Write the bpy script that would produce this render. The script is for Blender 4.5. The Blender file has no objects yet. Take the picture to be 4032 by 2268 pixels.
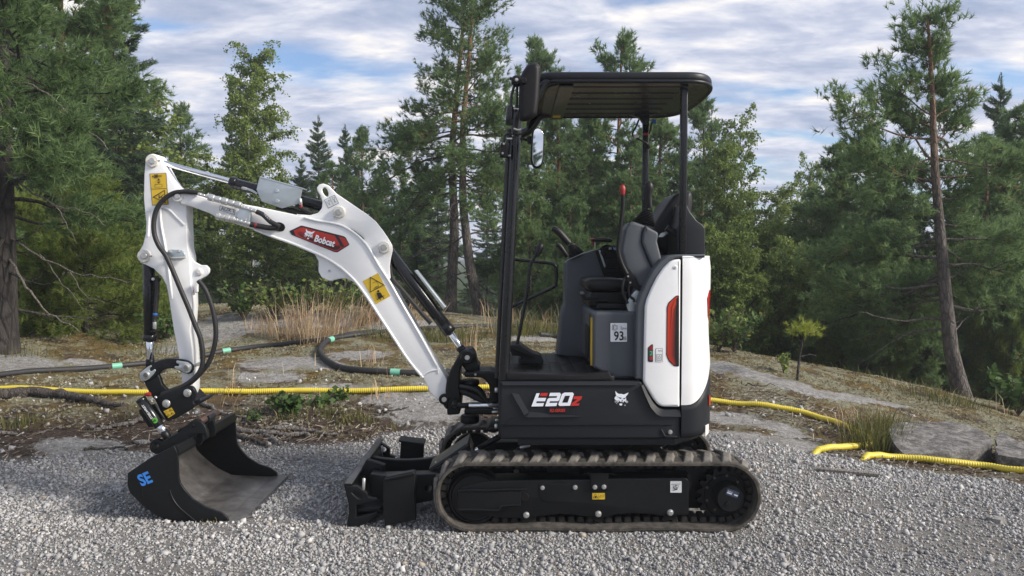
import bpy, bmesh, math, random, os
import numpy as np
from mathutils import Vector, Matrix, Quaternion, geometry

# ------------------------------------------------------------------ camera, sky, sun, exposure
scene = bpy.context.scene
FPX, W0, H0, HORIZON, CAMZ = 2950.0, 4032.0, 2268.0, 1010.0, 1.35
PITCH = math.atan((H0 / 2 - HORIZON) / FPX)
cam_data = bpy.data.cameras.new("camera")
cam = bpy.data.objects.new("camera", cam_data)
scene.collection.objects.link(cam)
cam_data.sensor_width = 36.0
cam_data.lens = FPX / W0 * 36.0
cam_data.clip_start = 0.05
cam_data.clip_end = 2000.0
cam.location = (0, 0, CAMZ)
cam.rotation_euler = (math.pi / 2 - PITCH, 0, 0)
scene.camera = cam
scene.render.resolution_x, scene.render.resolution_y = 1024, 576

SUN_EL, SUN_AZ = math.radians(30), math.radians(-18)   # azimuth: 0 = from +X, positive = towards the far side
sun_dir = Vector((math.cos(SUN_EL) * math.cos(SUN_AZ), math.cos(SUN_EL) * math.sin(SUN_AZ), math.sin(SUN_EL)))
sun_data = bpy.data.lights.new("sun", 'SUN')
sun_data.energy = 3.1
sun_data.angle = math.radians(14)
sun_data.color = (1.0, 0.92, 0.82)
sun = bpy.data.objects.new("sun", sun_data)
sun.rotation_euler = sun_dir.to_track_quat('Z', 'Y').to_euler()
sun.location = (8, 0, 8)
scene.collection.objects.link(sun)

world = bpy.data.worlds.new("World")
scene.world = world
world.use_nodes = True
wt = world.node_tree
wt.nodes.clear()
def wn(t, **kw):
    n = wt.nodes.new(t)
    for k, v in kw.items():
        setattr(n, k, v)
    return n
def wl(a, b): wt.links.new(a, b)
w_out = wn('ShaderNodeOutputWorld')
w_bg = wn('ShaderNodeBackground'); w_bg.inputs['Strength'].default_value = 0.1
w_sky = wn('ShaderNodeTexSky', sky_type='NISHITA', sun_disc=False)
w_sky.sun_elevation = SUN_EL
w_sky.sun_rotation = math.pi / 2 - SUN_AZ
w_sky.altitude = 50; w_sky.air_density = 1.0; w_sky.dust_density = 1.2; w_sky.ozone_density = 2.0
w_tc = wn('ShaderNodeTexCoord')
w_sep = wn('ShaderNodeSeparateXYZ'); wl(w_tc.outputs['Generated'], w_sep.inputs[0])
def wmath(op, a, b=None, clamp=False):
    n = wn('ShaderNodeMath', operation=op, use_clamp=clamp)
    for i, v in enumerate((a, b)):
        if v is None: continue
        if isinstance(v, (int, float)): n.inputs[i].default_value = v
        else: wl(v, n.inputs[i])
    return n.outputs[0]
zpos = wmath('MAXIMUM', w_sep.outputs['Z'], 0.0)
den = wmath('ADD', zpos, 0.16)
u = wmath('DIVIDE', w_sep.outputs['X'], den)
v = wmath('DIVIDE', w_sep.outputs['Y'], den)
w_comb = wn('ShaderNodeCombineXYZ'); wl(u, w_comb.inputs[0]); wl(v, w_comb.inputs[1])
def wnoise(scale, detail, rough, dist, rot, sx, sy, off):
    mp = wn('ShaderNodeMapping')
    mp.inputs['Rotation'].default_value = (0, 0, rot)
    mp.inputs['Scale'].default_value = (sx, sy, 1)
    mp.inputs['Location'].default_value = off
    wl(w_comb.outputs[0], mp.inputs['Vector'])
    n = wn('ShaderNodeTexNoise')
    n.inputs['Scale'].default_value = scale; n.inputs['Detail'].default_value = detail
    n.inputs['Roughness'].default_value = rough; n.inputs['Distortion'].default_value = dist
    wl(mp.outputs[0], n.inputs['Vector'])
    return n.outputs['Fac']
n_cov = wnoise(1.5, 6, 0.55, 0.3, 0.42, 0.85, 1.6, (3.1, 1.7, 0))
n_big = wnoise(0.55, 2, 0.5, 0.0, 0.2, 0.8, 1.2, (7.7, 4.1, 0))
n_tone = wnoise(3.0, 6, 0.58, 0.25, 0.45, 0.9, 1.5, (11.3, 5.2, 0))
n_fine = wnoise(4.2, 4, 0.55, 0.5, 0.40, 0.8, 1.5, (1.3, 9.2, 0))
def wramp(src, stops):
    r = wn('ShaderNodeValToRGB')
    el = r.color_ramp.elements
    while len(el) > len(stops): el.remove(el[-1])
    while len(el) < len(stops): el.new(0.5)
    for e, (p, c) in zip(el, stops):
        e.position = p; e.color = (c[0], c[1], c[2], 1)
    wl(src, r.inputs[0])
    return r
cov_in = wmath('ADD', n_cov, wmath('MULTIPLY', wmath('SUBTRACT', n_big, 0.5), 0.55))
cov = wramp(cov_in, [(0.33, (0, 0, 0)), (0.47, (1, 1, 1))])
tone_in = wmath('ADD', n_tone, wmath('MULTIPLY', wmath('SUBTRACT', n_fine, 0.5), 0.28))
CL = 10.0
tone = wramp(tone_in, [(0.34, (0.27, 0.32, 0.43)), (0.46, (0.385, 0.42, 0.515)), (0.55, (0.53, 0.545, 0.60)), (0.70, (0.82, 0.765, 0.68))])
w_ts = wn('ShaderNodeMix', data_type='RGBA', blend_type='MULTIPLY'); w_ts.inputs['Factor'].default_value = 1.0
wl(tone.outputs[0], w_ts.inputs['A']); w_ts.inputs['B'].default_value = (CL * .74, CL * .74, CL * .76, 1)
w_sk = wn('ShaderNodeMix', data_type='RGBA', blend_type='MULTIPLY'); w_sk.inputs['Factor'].default_value = 1.0
wl(w_sky.outputs[0], w_sk.inputs['A']); w_sk.inputs['B'].default_value = (0.75, 0.80, 0.9, 1)
w_mix = wn('ShaderNodeMix', data_type='RGBA')
wl(cov.outputs[0], w_mix.inputs['Factor']); wl(w_sk.outputs['Result'], w_mix.inputs['A']); wl(w_ts.outputs['Result'], w_mix.inputs['B'])
wl(w_mix.outputs['Result'], w_bg.inputs['Color'])
wl(w_bg.outputs[0], w_out.inputs[0])

scene.view_settings.view_transform = 'Standard'
scene.view_settings.look = 'None'
scene.view_settings.exposure = 1.0
scene.view_settings.gamma = 1.0
scene.view_settings.use_curve_mapping = False
scene.cycles.use_denoising = True
scene.cycles.max_bounces = 10
scene.cycles.diffuse_bounces = 5
scene.cycles.volume_bounces = 1
scene.cycles.volume_step_rate = 4.0
scene.cycles.volume_max_steps = 64
scene.cycles.transparent_max_bounces = 8

# ------------------------------------------------------------------ helpers
rng = np.random.default_rng(7)
COL = scene.collection
def P(px, py, Y):
    """photo pixel -> point on the vertical plane at distance Y from the camera"""
    xc = (px - W0 / 2) / FPX; yc = (H0 / 2 - py) / FPX
    t = Y / (math.cos(PITCH) + yc * math.sin(PITCH))
    return Vector((xc * t, Y, CAMZ + t * (yc * math.cos(PITCH) - math.sin(PITCH))))
def PXZ(px, py, Y):
    p = P(px, py, Y); return (p.x, p.z)
CROPS = dict(S=(0, 0, 1.0), A=(400, 500, .55211), B=(1000, 600, .69013), C=(400, 1300, .55211), D=(1300, 1600, .41398), E=(1900, 200, .55218),
             F=(1900, 800, .62112), G=(2200, 1700, .34938), H=(520, 1380, .27605), I=(1680, 1340, .27605), J=(2060, 1500, .19410),
             K=(1120, 860, .11646), L=(2140, 880, .27609), M=(1960, 220, .34522), N=(2480, 1240, .35883), O=(560, 660, .13803))
def cr(k, *pts):
    x, y, s = CROPS[k]
    return [(x + s * p[0], y + s * p[1]) for p in pts]
def cr1(k, a, b):
    return cr(k, (a, b))[0]
def rc(pts, r, n=4):
    """round the corners of a polygon (pixel radius r)"""
    out = []; N = len(pts)
    for i in range(N):
        p0 = Vector(pts[i - 1]); p1 = Vector(pts[i]); p2 = Vector(pts[(i + 1) % N])
        a = p0 - p1; b = p2 - p1
        d = min(r, a.length * .45, b.length * .45)
        if d < 1e-9: out.append(tuple(p1)); continue
        s = p1 + a.normalized() * d; e = p1 + b.normalized() * d
        for k in range(n + 1):
            t = k / n
            q = s * (1 - t) ** 2 + p1 * 2 * t * (1 - t) + e * t * t
            out.append((q.x, q.y))
    return out
def sm(pts, n=4, closed=True):
    """Catmull-Rom smoothing of 2D or 3D points"""
    pts = [Vector(p) for p in pts]; N = len(pts); out = []
    rngi = range(N) if closed else range(N - 1)
    for i in rngi:
        if closed: p0, p1, p2, p3 = pts[i - 1], pts[i], pts[(i + 1) % N], pts[(i + 2) % N]
        else: p0, p1, p2, p3 = pts[max(i - 1, 0)], pts[i], pts[i + 1], pts[min(i + 2, N - 1)]
        for k in range(n):
            t = k / n
            out.append(0.5 * ((2 * p1) + (p2 - p0) * t + (2 * p0 - 5 * p1 + 4 * p2 - p3) * t * t + (3 * p1 - p0 - 3 * p2 + p3) * t ** 3))
    if not closed: out.append(pts[-1])
    return [tuple(p) for p in out]
def circ(cx, cy, r, n=24, a0=0.0, ry=None):
    ry = r if ry is None else ry
    return [(cx + r * math.cos(a0 + 2 * math.pi * i / n), cy + ry * math.sin(a0 + 2 * math.pi * i / n)) for i in range(n)]

def link(name, me, mat=None, parent=None, smooth=35):
    if mat is not None and not me.materials: me.materials.append(mat)
    if smooth is not None and len(me.polygons):
        me.polygons.foreach_set('use_smooth', np.ones(len(me.polygons), bool))
        me.set_sharp_from_angle(angle=math.radians(smooth))
    o = bpy.data.objects.new(name, me)
    COL.objects.link(o)
    if parent is not None:
        o.parent = parent
        root = parent
        while root.parent is not None: root = root.parent
        if parent is root: o.matrix_parent_inverse = Matrix.Translation(root.location).inverted()
        else: o.matrix_parent_inverse = Matrix.Identity(4)
    return o
def tag(o, label, cat=None, group=None, kind=None):
    o['label'] = label
    if cat: o['category'] = cat
    if group: o['group'] = group
    if kind: o['kind'] = kind
    return o
def empty(name, loc=(0, 0, 0), rz=0.0):
    o = bpy.data.objects.new(name, None); o.empty_display_size = .1
    o.location = loc; o.rotation_euler = (0, 0, rz); COL.objects.link(o)
    return o
def mesh_np(name, V, F, mat=None, parent=None, smooth=None, attrs=None, quads=False):
    """fast mesh from numpy arrays (all tris or all quads)"""
    V = np.asarray(V, np.float32); F = np.asarray(F, np.int32)
    k = F.shape[1]
    me = bpy.data.meshes.new(name)
    me.vertices.add(len(V)); me.vertices.foreach_set('co', V.ravel())
    me.loops.add(F.size); me.loops.foreach_set('vertex_index', F.ravel())
    me.polygons.add(len(F)); me.polygons.foreach_set('loop_start', np.arange(0, F.size, k, dtype=np.int32))
    me.polygons.foreach_set('loop_total', np.full(len(F), k, np.int32))
    me.update(calc_edges=True)
    for an, arr in (attrs or {}).items():
        arr = np.asarray(arr, np.float32)
        if arr.ndim == 1:
            a = me.attributes.new(an, 'FLOAT', 'POINT'); a.data.foreach_set('value', arr)
        else:
            a = me.attributes.new(an, 'FLOAT_COLOR', 'POINT'); a.data.foreach_set('color', np.c_[arr, np.ones(len(arr), np.float32)].ravel())
    return link(name, me, mat, parent, smooth)
def curve_mesh(loops, depth, bev=0.0, bres=2):
    """2D loops (outer + holes) -> mesh extruded +-depth/2 in local z with bevelled rims that stay inside the outline"""
    cu = bpy.data.curves.new('tmp', 'CURVE'); cu.dimensions = '2D'; cu.fill_mode = 'BOTH'
    bev = min(bev, depth * .49)
    cu.extrude = max(depth / 2 - bev, 1e-5); cu.bevel_depth = bev; cu.bevel_resolution = bres; cu.offset = -bev
    for lp in loops:
        sp = cu.splines.new('POLY'); sp.points.add(len(lp) - 1)
        for p, q in zip(sp.points, lp): p.co = (q[0], q[1], 0, 1)
        sp.use_cyclic_u = True
    ob = bpy.data.objects.new('tmp', cu)
    me = bpy.data.meshes.new_from_object(ob)
    bpy.data.objects.remove(ob); bpy.data.curves.remove(cu)
    bm = bmesh.new(); bm.from_mesh(me)
    bmesh.ops.remove_doubles(bm, verts=bm.verts, dist=1e-6)
    bmesh.ops.recalc_face_normals(bm, faces=bm.faces)
    bm.to_mesh(me); bm.free()
    return me
def ccw(l):
    a = sum(l[i - 1][0] * l[i][1] - l[i][0] * l[i - 1][1] for i in range(len(l)))
    return l if a > 0 else l[::-1]
def xform(me, M):
    me.transform(M); me.update()
M_SIDE = lambda Y: Matrix(((1, 0, 0, 0), (0, 0, -1, Y), (0, 1, 0, 0), (0, 0, 0, 1)))
def ext(name, pts, Y0, Y1, mat, parent, bev=.003, holes=(), smooth=35, bres=2):
    """pixel outline traced on the plane Y0, extruded straight back to Y1"""
    loops = [ccw([PXZ(p[0], p[1], Y0) for p in pts])] + [ccw([PXZ(p[0], p[1], Y0) for p in h]) for h in holes]
    me = curve_mesh(loops, abs(Y1 - Y0), bev, bres)
    xform(me, M_SIDE((Y0 + Y1) / 2))
    return link(name, me, mat, parent, smooth)
def extw(name, loops, Y0, Y1, mat, parent, bev=.003, smooth=35, bres=2):
    """same, outline already in metres (x, z)"""
    me = curve_mesh([ccw(list(l)) for l in loops], abs(Y1 - Y0), bev, bres)
    xform(me, M_SIDE((Y0 + Y1) / 2))
    return link(name, me, mat, parent, smooth)
def hext(name, pts, z0, z1, mat, parent, bev=.003, holes=(), smooth=35, bres=2):
    """outline in metres (x, y), extruded upwards"""
    me = curve_mesh([ccw(list(pts))] + [ccw(list(h)) for h in holes], abs(z1 - z0), bev, bres)
    xform(me, Matrix.Translation((0, 0, (z0 + z1) / 2)))
    return link(name, me, mat, parent, smooth)
def yext(name, pts, x0, x1, mat, parent, bev=.003, smooth=35):
    """outline in metres (y, z), extruded along x"""
    me = curve_mesh([ccw(list(pts))], abs(x1 - x0), bev)
    xform(me, Matrix(((0, 0, 1, (x0 + x1) / 2), (1, 0, 0, 0), (0, 1, 0, 0), (0, 0, 0, 1))))
    return link(name, me, mat, parent, smooth)
def box(name, lo, hi, mat, parent, bev=.003):
    return hext(name, [(lo[0], lo[1]), (hi[0], lo[1]), (hi[0], hi[1]), (lo[0], hi[1])], lo[2], hi[2], mat, parent, bev)
def tube_arrays(path, radii, sides=10, caps=True):
    path = [Vector(p) for p in path]; n = len(path)
    if not hasattr(radii, '__len__'): radii = [radii] * n
    V = []; F = []
    t0 = (path[1] - path[0]).normalized()
    ref = Vector((0, 0, 1)) if abs(t0.z) < .9 else Vector((1, 0, 0))
    nrm = (ref - t0 * ref.dot(t0)).normalized()
    for i, p in enumerate(path):
        t = (path[min(i + 1, n - 1)] - path[max(i - 1, 0)])
        t = t.normalized() if t.length > 1e-9 else t0
        nrm = nrm - t * nrm.dot(t)
        nrm = nrm.normalized() if nrm.length > 1e-6 else t.orthogonal().normalized()
        bi = t.cross(nrm)
        for k in range(sides):
            a = 2 * math.pi * k / sides
            V.append(p + (nrm * math.cos(a) + bi * math.sin(a)) * radii[i])
    for i in range(n - 1):
        for k in range(sides):
            k2 = (k + 1) % sides
            F.append((i * sides + k, i * sides + k2, (i + 1) * sides + k2, (i + 1) * sides + k))
    if caps:
        F.append(tuple(range(sides))[::-1]); F.append(tuple((n - 1) * sides + k for k in range(sides)))
    return V, F
def tube(name, path, radii, mat, parent, sides=12, smooth=50):
    V, F = tube_arrays(path, radii, sides)
    me = bpy.data.meshes.new(name); me.from_pydata(V, [], F); me.update()
    return link(name, me, mat, parent, smooth)
def rod(name, p0, p1, r, mat, parent, sides=16, cham=.0015):
    p0 = Vector(p0); p1 = Vector(p1); d = (p1 - p0).normalized()
    c = min(cham, r * .4)
    return tube(name, [p0, p0 + d * 1e-5, p0 + d * c, p1 - d * c, p1 - d * 1e-5, p1], [r - c, r - c, r, r, r - c, r - c], mat, parent, sides)
def pin(name, px, py, Y0, Y1, rpx, mat, parent, sides=24, cham=.002):
    p = P(px, py, Y0); r = rpx * Y0 / FPX
    return rod(name, (p.x, Y0, p.z), (p.x, Y1, p.z), r, mat, parent, sides, cham)
def bolt(px, py, Y, rpx, mat, parent, name='bolt'):
    """washer plus hexagonal head, head towards the camera"""
    p = P(px, py, Y); r = rpx * Y / FPX
    V1, F1 = tube_arrays([(p.x, Y + .004, p.z), (p.x, Y - .001, p.z), (p.x, Y - .0025, p.z)], [r, r, r * .93], 20)
    V2, F2 = tube_arrays([(p.x, Y, p.z), (p.x, Y - .006, p.z), (p.x, Y - .008, p.z)], [r * .78, r * .78, r * .66], 6)
    n = len(V1)
    me = bpy.data.meshes.new(name); me.from_pydata(V1 + V2, [], F1 + [tuple(i + n for i in f) for f in F2]); me.update()
    return link(name, me, mat, parent, 30)
def pmesh(name, verts, faces, mat, parent, smooth=None):
    me = bpy.data.meshes.new(name); me.from_pydata([tuple(v) for v in verts], [], faces); me.update()
    return link(name, me, mat, parent, smooth)

# ------------------------------------------------------------------ materials
def new_mat(name):
    m = bpy.data.materials.new(name); m.use_nodes = True
    nt = m.node_tree
    return m, nt, nt.nodes['Principled BSDF']
def nd(nt, t, **kw):
    n = nt.nodes.new(t)
    for k, v in kw.items():
        if k.startswith('i_'): n.inputs[k[2:].replace('_', ' ')].default_value = v
        else: setattr(n, k, v)
    return n
def ramp(nt, src, stops):
    r = nt.nodes.new('ShaderNodeValToRGB'); el = r.color_ramp.elements
    while len(el) > len(stops): el.remove(el[-1])
    while len(el) < len(stops): el.new(.5)
    for e, (p, c) in zip(el, stops):
        c = (c, c, c) if not hasattr(c, '__len__') else c
        e.position = p; e.color = (c[0], c[1], c[2], 1)
    nt.links.new(src, r.inputs[0]); return r.outputs[0]
def noise(nt, scale, detail=4, rough=.55, vec=None, dist=0.0):
    n = nd(nt, 'ShaderNodeTexNoise'); n.inputs['Scale'].default_value = scale; n.inputs['Detail'].default_value = detail
    n.inputs['Roughness'].default_value = rough; n.inputs['Distortion'].default_value = dist
    if vec is None:
        vec = nd(nt, 'ShaderNodeTexCoord').outputs['Object']
    nt.links.new(vec, n.inputs['Vector']); return n.outputs['Fac']
def mixc(nt, fac, a, b, blend='MIX'):
    n = nd(nt, 'ShaderNodeMix', data_type='RGBA', blend_type=blend)
    for s, v in (('Factor', fac), ('A', a), ('B', b)):
        if isinstance(v, (int, float)): n.inputs[s].default_value = v
        elif isinstance(v, (tuple, list)): n.inputs[s].default_value = (*v, 1)
        else: nt.links.new(v, n.inputs[s])
    return n.outputs['Result']
def bump(nt, b, h, strength, dist):
    n = nd(nt, 'ShaderNodeBump'); n.inputs['Strength'].default_value = strength; n.inputs['Distance'].default_value = dist
    nt.links.new(h, n.inputs['Height']); nt.links.new(n.outputs[0], b.inputs['Normal'])
def paint(name, col, rough=.4, coat=0.0, metal=0.0, dirt=0.0, dirtcol=(.25, .23, .2), orange=0.0, spec=.5, var=.06):
    m, nt, b = new_mat(name)
    b.inputs['Metallic'].default_value = metal
    b.inputs['Coat Weight'].default_value = coat; b.inputs['Coat Roughness'].default_value = .12
    b.inputs['Specular IOR Level'].default_value = spec
    n = noise(nt, 9, 5, .6)
    lo = tuple(c * (1 - var) for c in col); hi = tuple(min(1, c * (1 + var)) for c in col)
    c = ramp(nt, n, [(.3, lo), (.7, hi)])
    if dirt > 0:
        d = noise(nt, 26, 6, .7)
        c = mixc(nt, ramp(nt, d, [(.55 - dirt * .2, 0.0), (.8, dirt)]), c, dirtcol)
    nt.links.new(c, b.inputs['Base Color'])
    r = ramp(nt, noise(nt, 5, 4, .6), [(.3, rough * .85), (.75, min(1, rough * 1.2))])
    nt.links.new(r, b.inputs['Roughness'])
    if orange > 0:
        bump(nt, b, noise(nt, 420, 2, .5), orange, .002)
    return m
MT = {}
MT['white'] = paint('white_paint', (.80, .81, .81), .32, .35, orange=.03, var=.015, dirt=.06, dirtcol=(.45, .43, .38))
MT['black'] = paint('black_paint', (.006, .0068, .008), .40, .0, orange=.12, dirt=.08, dirtcol=(.06, .058, .052), spec=.26)
MT['graphite'] = paint('graphite_panel', (.0095, .0112, .0145), .44, .0, orange=.15, dirt=.05, dirtcol=(.05, .05, .05), spec=.33)
MT['grey'] = paint('grey_plastic', (.062, .071, .082), .55, .0, orange=.2, dirt=.06, dirtcol=(.13, .13, .12))
MT['dark'] = paint('black_plastic', (.007, .007, .008), .5, orange=.1, dirt=.05, spec=.25)
MT['gloss'] = paint('gloss_black_tube', (.007, .008, .0095), .26, .15, dirt=.04, spec=.35)
MT['vinyl'] = paint('black_vinyl', (.009, .009, .010), .48, orange=.2, spec=.35)
MT['chrome'] = paint('chrome_rod', (.72, .74, .77), .12, metal=1.0, var=.02)
MT['zinc'] = paint('zinc_plate', (.48, .53, .55), .38, metal=.75, var=.10, dirt=.1)
MT['bolt'] = paint('zinc_bolt', (.52, .53, .52), .36, metal=.7, var=.08)
MT['steel'] = paint('worn_steel', (.125, .12, .115), .42, metal=.3, var=.5, dirt=.75, dirtcol=(.075, .065, .055))
MT['hose'] = paint('hose_rubber', (.012, .012, .013), .6, orange=.05, dirt=.08)
MT['rubber'] = paint('track_rubber', (.085, .081, .075), .9, dirt=.9, dirtcol=(.27, .25, .22), var=.4, spec=.2)
MT['rubber_band'] = paint('track_rubber_band', (.040, .038, .035), .85, dirt=.75, dirtcol=(.16, .14, .115), var=.35, spec=.2)
MT['rubber_dark'] = paint('track_rubber_dark', (.018, .018, .018), .75, dirt=.4, dirtcol=(.14, .13, .115), var=.3, spec=.2)
MT['lip'] = paint('scuffed_lit_black_steel', (.055, .056, .058), .4, metal=.3, var=.3, dirt=.3, dirtcol=(.14, .135, .12))  # wear on the blade lip; on the guard lid, painted-in light
MT['red'] = paint('red_plastic', (.26, .016, .014), .45)
MT['redlens'] = paint('red_lens', (.38, .010, .012), .15, .5)
MT['offwhite'] = paint('off_white_boss', (.70, .68, .62), .45, var=.04)
MT['bluedisp'] = paint('display_glass', (.25, .38, .62), .15)
MT['underroof'] = paint('roof_underside', (.026, .028, .031), .25, .2, orange=.05, var=.2)
MT['brownpin'] = paint('rusty_pin', (.09, .055, .045), .5, metal=.4)
MT['blue'] = paint('blue_band', (.02, .12, .45), .5)
m, nt, b = new_mat('mirror_glass'); b.inputs['Metallic'].default_value = 1; b.inputs['Roughness'].default_value = .02
b.inputs['Base Color'].default_value = (.86, .88, .88, 1); MT['mirror'] = m
# flat print: colour from the face colour attribute
m, nt, b = new_mat('printed_film')
a = nd(nt, 'ShaderNodeAttribute', attribute_name='Col'); nt.links.new(a.outputs['Color'], b.inputs['Base Color'])
b.inputs['Roughness'].default_value = .42
MT['print'] = m

class Decal:
    """flat print: coloured polygons stacked a fraction of a millimetre apart on a plane facing the camera side"""
    def __init__(s, Y): s.Y = Y; s.V = []; s.F = []; s.C = []; s.k = 0
    def poly(s, pts, col, pix=True, dy=None):
        s.k += 1; y = s.Y - .0007 * s.k if dy is None else s.Y - dy
        q = [PXZ(p[0], p[1], s.Y) for p in pts] if pix else list(pts)
        tri = geometry.tessellate_polygon([[Vector((p[0], p[1], 0)) for p in q]])
        n = len(s.V); s.V += [(p[0], y, p[1]) for p in q]
        for t in tri:
            a, b, c = (Vector((q[i][0], q[i][1])) for i in t)
            cr_ = (b - a).cross(c - a)
            s.F.append(tuple(n + i for i in (t if cr_ > 0 else t[::-1]))); s.C.append(col)
        return s
    def grad(s, pts_left, pts_right, cl, cr_, n=10):
        """strips between two polylines of equal length, colour running across"""
        s.k += 1; y = s.Y - .0007 * s.k
        L = [PXZ(*p, s.Y) for p in pts_left]; R = [PXZ(*p, s.Y) for p in pts_right]
        for i in range(n):
            t0, t1 = i / n, (i + 1) / n
            col = tuple(a * (1 - (t0 + t1) / 2) + b * (t0 + t1) / 2 for a, b in zip(cl, cr_))
            for j in range(len(L) - 1):
                q = [(L[j][0] * (1 - t) + R[j][0] * t, y, L[j][1] * (1 - t) + R[j][1] * t) for t in (t0, t1)]
                q2 = [(L[j + 1][0] * (1 - t) + R[j + 1][0] * t, y, L[j + 1][1] * (1 - t) + R[j + 1][1] * t) for t in (t0, t1)]
                n0 = len(s.V); s.V += [q2[0], q2[1], q[1], q[0]]; s.F.append((n0, n0 + 1, n0 + 2, n0 + 3)); s.C.append(col)
        return s
    def line(s, pts, w, col, closed=False):
        pts = [Vector(p) for p in pts]; N = len(pts)
        for i in range(N if closed else N - 1):
            a, b2 = pts[i], pts[(i + 1) % N]; d = (b2 - a)
            if d.length < 1e-6: continue
            d.normalize(); nn = Vector((-d.y, d.x)) * w / 2; e = d * w / 2
            k = s.k
            s.poly([a - e + nn, b2 + e + nn, b2 + e - nn, a - e - nn], col); 
            if i: s.k = k
        return s
    def text(s, txt, px, py, h, col, ang=0.0, sx=1.0, shear=0.0, bold=0.0, align='LEFT'):
        """text with cap height h (photo pixels); (px, py) = baseline start, ang degrees clockwise in the picture"""
        cu = bpy.data.curves.new('tmp', 'FONT'); cu.body = txt; cu.size = 1.0; cu.align_x = align; cu.shear = shear
        cu.offset = bold; cu.resolution_u = 3
        ob = bpy.data.objects.new('tmp', cu); me = bpy.data.meshes.new_from_object(ob)
        bpy.data.objects.remove(ob); bpy.data.curves.remove(cu)
        k = h / .69; ca, sa = math.cos(math.radians(ang)), math.sin(math.radians(ang))
        s.k += 1; y = s.Y - .0007 * s.k; n = len(s.V)
        for vv in me.vertices:
            x, z = vv.co.x * k * sx, -vv.co.y * k
            q = PXZ(px + x * ca - z * sa, py + x * sa + z * ca, s.Y); s.V.append((q[0], y, q[1]))
        for p in me.polygons:
            vs = [n + i for i in p.vertices]
            a, b2, c = (Vector((s.V[i][0], s.V[i][2])) for i in vs[:3])
            if (b2 - a).cross(c - a) < 0: vs = vs[::-1]
            s.F.append(tuple(vs)); s.C.append(col)
        bpy.data.meshes.remove(me)
        return s
    def build(s, name, parent, label=None):
        me = bpy.data.meshes.new(name); me.from_pydata(s.V, [], s.F); me.update()
        at = me.color_attributes.new('Col', 'FLOAT_COLOR', 'CORNER')
        arr = []
        for p, c in zip(me.polygons, s.C):
            arr += [(c[0], c[1], c[2], 1.0)] * p.loop_total
        at.data.foreach_set('color', np.asarray(arr, np.float32).ravel())
        o = link(name, me, MT['print'], parent, None)
        if label: o['label'] = label
        return o
YEL, INK, PAPER, DRED = (.62, .42, .03), (.012, .012, .014), (.72, .74, .76), (.36, .03, .02)
# ------------------------------------------------------------------ terrain
def hash2(ix, iy, s):
    h = (ix.astype(np.int64) * 374761393 + iy.astype(np.int64) * 668265263 + s * 144665) & 0x7fffffff
    h = ((h ^ (h >> 13)) * 1274126177) & 0x7fffffff
    return ((h ^ (h >> 16)) & 0xffff) / 65535.0
def vnoise(x, y, s=0):
    ix = np.floor(x); iy = np.floor(y); fx_ = x - ix; fy_ = y - iy
    fx_ = fx_ * fx_ * (3 - 2 * fx_); fy_ = fy_ * fy_ * (3 - 2 * fy_)
    a = hash2(ix, iy, s); b_ = hash2(ix + 1, iy, s); c = hash2(ix, iy + 1, s); d_ = hash2(ix + 1, iy + 1, s)
    return (a * (1 - fx_) + b_ * fx_) * (1 - fy_) + (c * (1 - fx_) + d_ * fx_) * fy_
def fbm(x, y, s=0, o=4, g=.5):
    t = 0; a = 1; n = 0
    for i in range(o):
        t = t + a * (vnoise(x * 2 ** i, y * 2 ** i, s + i * 17) - .5); n += a; a *= g
    return t / n * 2
ctrl = []
for (px, py, D_) in [(0, 1390, 7.6), (-600, 1380, 8), (300, 1392, 8), (600, 1385, 8.6), (-200, 1550, 6.3), (0, 1560, 6.2), (600, 1560, 6.2), (1200, 1560, 6.2), (1900, 1545, 6.3),
                     (700, 1300, 9.3), (950, 1215, 10.2), (1300, 1205, 11), (1700, 1235, 11), (2200, 1295, 11), (2500, 1330, 10.3), (2820, 1375, 9.4), (3150, 1432, 9.0), (3500, 1500, 8.4),
                     (3800, 1565, 9.5), (4032, 1662, 7.6), (4300, 1730, 7.5), (2800, 1575, 6.6), (3100, 1625, 6.3), (3370, 1700, 6.0), (3900, 1830, 5.3), (4032, 1865, 5.0), (4300, 1920, 4.9)]:
    q = P(px, py, D_); ctrl.append((q.x, q.y, q.z))
for x in (-5, -3, -1.5, 0, 1.2, 2.0, 3.0):
    for y in (1.0, 2.5, 4.0): ctrl.append((x, y, 0.0))
for x in (-2.6, -1.2, 0, 1.2): ctrl.append((x, 5.2, 0.0))
ctrl += [(-8, 5, .1), (-8, 1, .05), (4.6, 3.2, -.06), (6, 4.5, -.35), (7, 2, -.15), (-6, 13, .45), (-9, 10, .6), (-12, 20, .4), (-3, 15, .10), (-1, 14, .18), (1.5, 14, .05), (4, 14, -.75), (8, 12, -1.1), (10, 8, -.9),
         (-6, 25, .0), (0, 24, -.6), (6, 24, -2.3), (12, 26, -3.0), (16, 18, -2.8), (0, 40, -1.5), (12, 40, -3.2), (-14, 40, -.5), (-16, 4, .5), (14, 2, -1.0), (0, -6, 0), (-8, -6, 0), (8, -6, -.2)]
ctrl = np.array(ctrl)
def tps(r2): return .5 * r2 * np.log(r2 + 1e-9)
nC = len(ctrl)
d2 = ((ctrl[:, None, :2] - ctrl[None, :, :2]) ** 2).sum(-1)
Amat = np.zeros((nC + 3, nC + 3)); Amat[:nC, :nC] = tps(d2) + np.eye(nC) * .004
Amat[:nC, nC] = 1; Amat[:nC, nC + 1:] = ctrl[:, :2]; Amat[nC, :nC] = 1; Amat[nC + 1:, :nC] = ctrl[:, :2].T
wgt = np.linalg.solve(Amat, np.r_[ctrl[:, 2], 0, 0, 0])
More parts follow.
